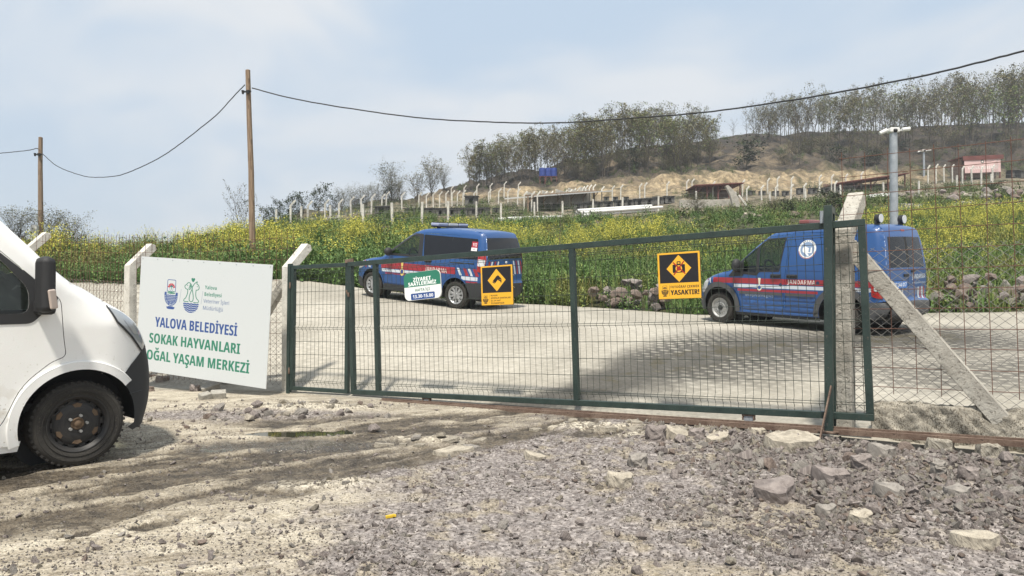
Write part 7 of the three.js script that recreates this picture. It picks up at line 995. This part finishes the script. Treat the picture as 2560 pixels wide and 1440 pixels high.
// ---------------------------------------------------------------- stones
function stoneGeo(seed, flat = 0.62, n = 15, sharp = 0.25) { const R = rng(seed), pts = []; for (let i = 0; i < n; i++) { const a = R() * 6.283, z = R() * 2 - 1, r = Math.sqrt(1 - z * z), k = 1 - sharp * R(); pts.push(V(r * Math.cos(a) * k, z * k * flat, r * Math.sin(a) * k * (0.7 + 0.1 * (seed % 3))).multiplyScalar(0.5)); } const g = new ConvexGeometry(pts), p = g.attributes.position, uv = new Float32Array(p.count * 2); for (let i = 0; i < p.count; i++) { uv[i * 2] = p.getX(i) + p.getY(i) * 0.7; uv[i * 2 + 1] = p.getZ(i) + p.getY(i) * 0.7; } g.setAttribute('uv', new THREE.BufferAttribute(uv, 2)); return g; }
function slabGeo(seed, w, h, d, n = 8) { const R = rng(seed), pts = []; for (let i = 0; i < n; i++) { const a = (i + 0.5 * R()) / n * 6.283, k = 0.72 + 0.28 * R(); for (const s of [-1, 1]) pts.push(V(Math.cos(a) * k * w / 2 * (s > 0 ? 0.94 : 1), s * h / 2 * (0.75 + 0.25 * R()), Math.sin(a) * k * d / 2 * (s > 0 ? 0.94 : 1))); } let g = new ConvexGeometry(pts); g.setAttribute('uv', new THREE.BufferAttribute(new Float32Array(g.attributes.position.count * 2), 2)); g = new TessellateModifier(Math.max(w, d) / 11, 8).modify(g); const p = g.attributes.position, uv = new Float32Array(p.count * 2), c = h * 0.42; for (let i = 0; i < p.count; i++) { const x = p.getX(i), y = p.getY(i), z = p.getZ(i), f = 3.6 / Math.max(w, d); p.setXYZ(i, x + (fbm3(x * f, y * f, z * f, 2) - 0.5) * c, y + (fbm3(x * f + 9, y * f, z * f, 3) - 0.5) * c * 1.3, z + (fbm3(x * f, y * f + 9, z * f, 2) - 0.5) * c); uv[i * 2] = x + y * 0.6; uv[i * 2 + 1] = z + y * 0.6; } g.setAttribute('uv', new THREE.BufferAttribute(uv, 2)); if (g.index) g = g.toNonIndexed(); g.deleteAttribute('normal'); g.computeVertexNormals(); return g; }
const SM = {
  mauve: mat({ map: rep(mottle(256, 6, L(0.15, 0.128, 0.12), L(0.275, 0.24, 0.222), L(0.36, 0.325, 0.29), 0.12, 71), 3), roughness: 0.95, bumpMap: rep(GRAIN, 5), bumpScale: 0.006 }),
  grey: mat({ map: rep(mottle(256, 6, L(0.18, 0.165, 0.15), L(0.31, 0.285, 0.255), L(0.12, 0.11, 0.1), 0.15, 72), 3), roughness: 0.95, bumpMap: rep(GRAIN, 5), bumpScale: 0.006 }),
  pale: mat({ map: rep(mottle(256, 9, L(0.30, 0.268, 0.218), L(0.47, 0.425, 0.345), L(0.2, 0.172, 0.145), 0.22, 73), 3), roughness: 1, bumpMap: rep(GRAIN, 4), bumpScale: 0.016 }),
  brown: mat({ map: rep(mottle(256, 6, L(0.13, 0.10, 0.085), L(0.225, 0.178, 0.15), L(0.09, 0.07, 0.058), 0.15, 74), 3), roughness: 0.95, bumpMap: rep(GRAIN, 5), bumpScale: 0.006 }),
};
const nearAt = (px, py) => { let d = 5; for (let k = 0; k < 14; k++) { const p = at(px, py, d), dir = p.clone().sub(EYEP).divideScalar(d); const gy = H(dir.x * d, -dir.z * d); d = (gy - EYE) / dir.y; d = clamp(d, 1.5, 12); } return at(px, py, d); };
function named(px, py, w, h, dep, m, seed, label, tilt = [0, 0, 0], nm = 'stone_slab', cat = 'stone') { const p = nearAt(px, py), o = mk(nm, slabGeo(seed, w, h, dep), m); o.position.copy(p); o.position.y += h * 0.3; o.rotation.set(...tilt); tag(o, label, cat); return o; }
named(1690, 1092, 0.42, 0.10, 0.26, SM.pale, 1, 'pale stone slab tilted down to the right, leftmost of the slabs by the gate rail', [0.35, 0.2, -0.38]); named(1795, 1104, 0.29, 0.09, 0.19, SM.pale, 2, 'pale oval stone right of the tilted slab by the gate rail', [0.25, 0.3, 0.1]); named(1975, 1112, 0.62, 0.11, 0.36, SM.pale, 33, 'largest pale slab lying by the foot of the green guide frame', [0.2, 0.1, -0.03]); named(1897, 1086, 0.2, 0.08, 0.14, SM.pale, 4, 'small pale stone behind the left corner of the largest slab', [0.1, 0.2, 0]);
named(1130, 1132, 0.46, 0.05, 0.27, SM.pale, 5, 'flat pale triangular stone slab in the gravel before the gate', [0.06, 0.5, 0.02]); named(1336, 1150, 0.22, 0.07, 0.11, SM.pale, 6, 'pale oblong stone right of the flat triangular slab', [0.2, -0.2, -0.2]); named(1553, 1210, 0.25, 0.10, 0.18, SM.pale, 7, 'pale pointed stone in the middle of the gravel', [0.15, 0.2, -0.1]); named(2432, 1362, 0.34, 0.085, 0.15, SM.pale, 8, 'long pale stone slab lying alone low at the right', [0.1, 0.0, -0.02]);
named(1594, 1168, 0.19, 0.14, 0.16, SM.grey, 9, 'grey stone with a pale corner left of the pointed slab', [0.2, 0.4, 0.1]); named(1640, 1100, 0.22, 0.18, 0.2, SM.mauve, 10, 'mauve stone propping the tilted pale slab', [0, 0.5, 0]); named(1742, 1094, 0.2, 0.12, 0.16, SM.mauve, 11, 'mauve stone between the two pale slabs by the rail', [0.1, 0.2, 0.1]);
named(1945, 1243, 0.36, 0.15, 0.27, SM.mauve, 12, 'big mauve stone in the middle of the right gravel heap', [0.3, 0.3, 0.15]); named(2080, 1208, 0.31, 0.14, 0.2, SM.mauve, 13, 'mauve flat-topped stone right above the big one in the heap', [0.25, -0.2, 0]); named(2226, 1240, 0.25, 0.10, 0.2, SM.grey, 14, 'grey wedge stone right of the heap middle', [0.15, 0.3, -0.1]); named(2155, 1172, 0.18, 0.15, 0.16, SM.mauve, 15, 'upright mauve stone below the right fence post', [0.1, 0.2, 0.25]); named(2206, 1142, 0.29, 0.13, 0.2, SM.grey, 16, 'grey stone close under the rail, right of the guide frame', [0.1, 0, -0.1]); named(2392, 1242, 0.21, 0.09, 0.17, SM.grey, 17, 'grey flat stone with a dark gap beneath, at the far right of the heap', [0.1, 0.5, 0.1]); named(2424, 1200, 0.17, 0.12, 0.14, SM.mauve, 18, 'rounded mauve stone near the right edge of the heap', [0, 0.4, 0]); named(2066, 1286, 0.17, 0.08, 0.12, SM.grey, 19, 'grey pebble-like stone alone on the sand below the heap', [0.15, 0.1, 0]); named(2350, 1192, 0.13, 0.16, 0.12, SM.grey, 20, 'dark upright stone beside the first concrete block', [0, 0.2, 0.2]); named(2150, 1308, 0.18, 0.10, 0.13, SM.pale, 21, 'pale stone below the heap on the right', [0.2, 0.3, 0.1]);
named(410, 962, 0.26, 0.2, 0.22, SM.mauve, 22, 'reddish grey stone left of the block pieces under the white board', [0.1, 0.4, 0.1]); named(457, 958, 0.22, 0.16, 0.18, SM.mauve, 23, 'dark mauve stone in the middle of the row under the white board', [0.1, 0.8, 0.1]); named(377, 955, 0.2, 0.18, 0.16, SM.brown, 24, 'brown stone beside the bumper of the white van', [0, 0.2, 0]); named(487, 978, 0.16, 0.13, 0.13, SM.mauve, 25, 'small red-grey stone just left of the block pieces', [0, 0.5, 0]); named(376, 978, 0.13, 0.1, 0.12, SM.brown, 26, 'smaller brown stone below the one by the bumper', [0, 0, 0]);
{ const bs = (px, py, w, h, d, ry, rz, label, m = MT.concrete) => { const p = nearAt(px, py), o = mk('kerb_block', new RoundedBoxGeometry(w, h, d, 2, 0.012), m); o.position.copy(p); o.position.y += h * 0.35; o.rotation.set(0.25, ry, rz); tag(o, label, 'block'); }; bs(527, 978, 0.27, 0.13, 0.18, 0.5, 0.12, 'upper broken concrete kerb piece under the white board'); bs(546, 996, 0.2, 0.12, 0.16, 0.4, -0.1, 'right lower broken concrete kerb piece under the white board'); bs(513, 998, 0.14, 0.1, 0.14, 0.8, 0, 'left lower broken concrete kerb piece under the white board');
  const b1 = nearAt(2345, 1118), b2 = nearAt(2466, 1130); [[b1, 0.29, 'rough concrete block under the rail, nearer the guide frame'], [b2, 0.33, 'rough concrete block under the rail at the right edge']].forEach(([p, w, l], i) => { const o = mk('concrete_block', slabGeo(60 + i, w * 1.25, 0.19, 0.24, 5), MT.roughConcrete); o.position.copy(p); o.position.y -= 0.01; o.position.z += 0.06; o.rotation.y = 0.3; tag(o, l, 'block'); }); }
{ const p = nearAt(974, 1294), l = mk('wrapper', [box(0.05, 0.014, 0.022, 0, 0.008, 0, 0.3, 0, 0.1), box(0.02, 0.01, 0.026, 0.03, 0.014, 0, 0.2, 0, -0.3)], mat({ lin: [0.62, 0.42, 0.03], roughness: 0.4 })); l.position.copy(p); tag(l, 'tiny yellow plastic wrapper on the gravel', 'litter'); }
// loose stones that can be told apart, then the gravel between them
{
  const R = rng(61), shapes = Array.from({ length: 9 }, (_, i) => stoneGeo(200 + i, 0.68 + 0.07 * (i % 4), 14 + (i % 4))), ms = [SM.mauve, SM.mauve, SM.grey, SM.mauve, SM.pale, SM.brown, SM.mauve, SM.grey, SM.mauve], pr = new Map();
  const put = (name, label, group, p, s, k, tiltMax = 0.5) => { const key = name + k; let o; if (pr.has(key)) { o = copy(pr.get(key)); } else { o = mk(name, shapes[k], ms[k]); pr.set(key, o); } o.userData = { label, category: 'stone', group }; o.position.copy(p); o.rotation.set((R() - 0.5) * tiltMax, R() * 6.28, (R() - 0.5) * tiltMax); o.scale.set(s * (0.85 + 0.4 * R()), s * (0.75 + 0.4 * R()), s); return o; };
  const zones = [[1.2, 4.6, 4.2, 6.9, 90, 0.075, 0.19, 'broken mauve stone in the heap before the right fence', 'stones of the heap before the right fence'], [-0.4, 3.4, 3.0, 4.4, 40, 0.05, 0.11, 'loose mauve stone on the low gravel in the foreground', 'loose stones of the low gravel'], [-3.6, -0.2, 7.2, 9.4, 34, 0.08, 0.2, 'broken stone on the ground between the white board and the gate', 'stones before the narrow door']];
  for (const [x0, x1, z0, z1, n, s0, s1, l, gname] of zones) { let c = 0, guard = 0; while (c < n && guard++ < 5000) { const X = lerp(x0, x1, R()), Z = lerp(z0, z1, R()); if (frontZ(X) - Z < 0.35) continue; const q = sorts(X, Z); if (R() > q.grav * 0.9 + q.pale * 0.5) continue; if (n > 100 && fbm(X * 1.4, Z * 1.4, 2) < 0.4) continue; const s = lerp(s0, s1, Math.pow(R(), 1.8)); const k = Math.floor(R() * 9), hue = ['mauve', 'mauve', 'grey', 'mauve', 'pale', 'brown', 'mauve', 'grey', 'mauve'][k], big = s > (s0 + s1) / 2.1 ? 'larger' : 'small', wh = n > 100 ? (Z > 5.9 ? (X < 2.2 ? 'heap left of the guide frame foot' : 'heap close below the rail') : X < 2.4 ? 'left edge of the right gravel heap' : Z > 5 ? 'upper part of the right gravel heap' : 'lower part of the right gravel heap') : l.includes('board') ? (X < -2 ? 'stony ground below the white board' : 'stony ground before the narrow green door') : X < 1.2 ? 'low gravel in the middle of the foreground' : 'low gravel at the bottom right'; put('stone', `${big} ${hue} stone in the ${wh}`, `${big} ${hue} stones, ${wh}`, V(X, H(X, Z) + s * 0.16, -Z), s, k); c++; } }
  const pileOf = (n, px0, px1, f, s0, s1, l, gname, hp) => { for (let i = 0; i < n; i++) { const px = lerp(px0, px1, R()), d = f(px, R()), p = onGround(px, d), s = lerp(s0, s1, R() * R()); p.y += s * 0.15 + (hp ?? 0.12) * R(); put('rock', l, gname, p, s, [0, 5, 2, 5, l.startsWith('pale') ? 4 : 5, 5, 6, 7, 8][Math.floor(R() * 9)], 1.2); } };
  pileOf(46, 1478, 1668, (px, r) => interp(EDGE, px) + 0.15 + 1.3 * r, 0.26, 0.66, 'brown-grey rock at the foot of the green bank left of the panel van', 'rocks at the foot of the bank left of the panel van', 0.5);
  pileOf(46, 2325, 2600, (px, r) => interp(EDGE, px) + 0.1 + 1.7 * r, 0.28, 0.75, 'brown-grey rock in the pile along the yard right of the panel van', 'rocks along the yard right of the panel van', 0.5);
  pileOf(64, 2240, 2620, (px, r) => findD(px, 508) + 9 * r, 0.5, 1.25, 'pale rock of the rubble bank above the yellow flowers at the right', 'rocks of the rubble bank at the right', 0.5);
  pileOf(9, 1860, 1990, (px, r) => 40 + 3 * r, 0.5, 1.0, 'pale rock among the earth heaps behind the panel van', 'pale rocks behind the panel van');
  { const o = put('rock', 'large pale boulder in the weeds above the white van mirror', undefined, onGround(148, 25.2).add(V(0, 0.2, 0)), 0.75, 4); delete o.userData.group; }
  { const fl = Array.from({ length: 5 }, (_, i) => slabGeo(400 + i, 1, 0.22, 0.62, 7)), spots = [[0.9, 7.5, 0.75, 0.26, 'pale patch in front of the rail'], [-2.5, 8.9, 0.85, 0.4, 'pale broken ground below the narrow door'], [-0.75, 6.75, 0.7, 0.32, 'pale broken patch in the middle of the mud'], [1.7, 7.05, 0.9, 0.25, 'pale strip left of the tilted slab']]; let f0 = []; for (let i = 0; i < 44; i++) { const [cx, cz, rx, rz, w] = spots[i % 4], a = R() * 6.28, q = Math.sqrt(R()), X = cx + Math.cos(a) * q * rx, Z = cz + Math.sin(a) * q * rz, s = 0.1 + 0.2 * R() * R(), k = i % 5; if (frontZ(X) - Z < 0.3) continue; let o; if (f0[k]) o = copy(f0[k]); else o = f0[k] = mk('flat_stone', fl[k], k === 3 ? SM.grey : SM.pale); const l = `${s > 0.17 ? 'broad' : 'small'} flat ${k === 3 ? 'grey' : 'pale'} stone bedded in the ${w}`; o.userData = { label: l, category: 'stone', group: l + 's' }; o.position.set(X, H(X, Z) + s * 0.05, -Z); o.rotation.set((R() - 0.5) * 0.3, R() * 6.28, (R() - 0.5) * 0.3); o.scale.set(s * 1.2, s, s * 1.2); } }
  // gravel
  const gm = [SM.mauve, SM.grey, SM.pale, SM.brown], small = Array.from({ length: 4 }, (_, i) => stoneGeo(300 + i, 0.8, 10)), lists = [[], [], [], []];
  for (let i = 0; i < 230000; i++) { const Z = 2.5 + 7.2 * Math.pow(R(), 1.25), X = (R() * 2 - 1) * Z * 0.82; if (frontZ(X) - Z < 0.02 || Math.abs(X) > 6.6) continue; const q = sorts(X, Z), den = Math.max(q.grav * (0.35 + 0.75 * sstep(0.35, 0.6, fbm(X * 1.7, Z * 1.7 + 5, 3))) * (0.4 + 0.6 * sstep(0.9, 1.8, X + 0.5 * (q.w1 + q.w2)) * sstep(3.3, 4.2, Z)), q.pale * 0.6, 0.12 + 0.16 * sstep(0.5, 0.7, fbm(X * 2, Z * 2, 3))) * (1 - 0.8 * q.wet) * (1 - 0.55 * q.mud); if (R() > den * 0.95) continue; const heap = q.grav * sstep(0.8, 2.2, X) * sstep(3.6, 4.6, Z), s = (0.009 + 0.018 * R() * R() + (R() < 0.05 + 0.24 * heap ? 0.022 + 0.05 * R() * R() : 0)) * (1 + 0.25 * heap); const w = R(), k = q.pale > 0.4 && w < 0.6 ? 2 : w < 0.62 ? 0 : w < 0.86 ? 1 : w < 0.93 ? 2 : 3; lists[k].push([X, H(X, Z) + s * 0.2, -Z, s]); }
  lists.forEach((l, k) => { const m = new THREE.InstancedMesh(small[k], gm[k], l.length), q = new THREE.Quaternion(), c = new THREE.Color(); l.forEach((s, i) => { q.setFromEuler(new THREE.Euler((R() - 0.5) * 1.2, R() * 6.28, (R() - 0.5) * 1.2)); m.setMatrixAt(i, M4().compose(V(s[0], s[1], s[2]), q, V(s[3] * (0.8 + 0.6 * R()), s[3] * (0.7 + 0.5 * R()), s[3]))); const b = 0.78 + 0.5 * R(); m.setColorAt(i, c.setRGB(b, b, b)); }); m.name = numbered('gravel'); m.userData = { kind: 'stuff', label: ['mauve crushed gravel', 'grey crushed gravel', 'pale stone chips', 'brown stone chips'][k] + ' scattered over the apron before the gate', category: 'gravel' }; m.castShadow = m.receiveShadow = true; scene.add(m); });
  console.log('gravel', lists.map((l) => l.length).join());
}
renderer.render(scene, camera);
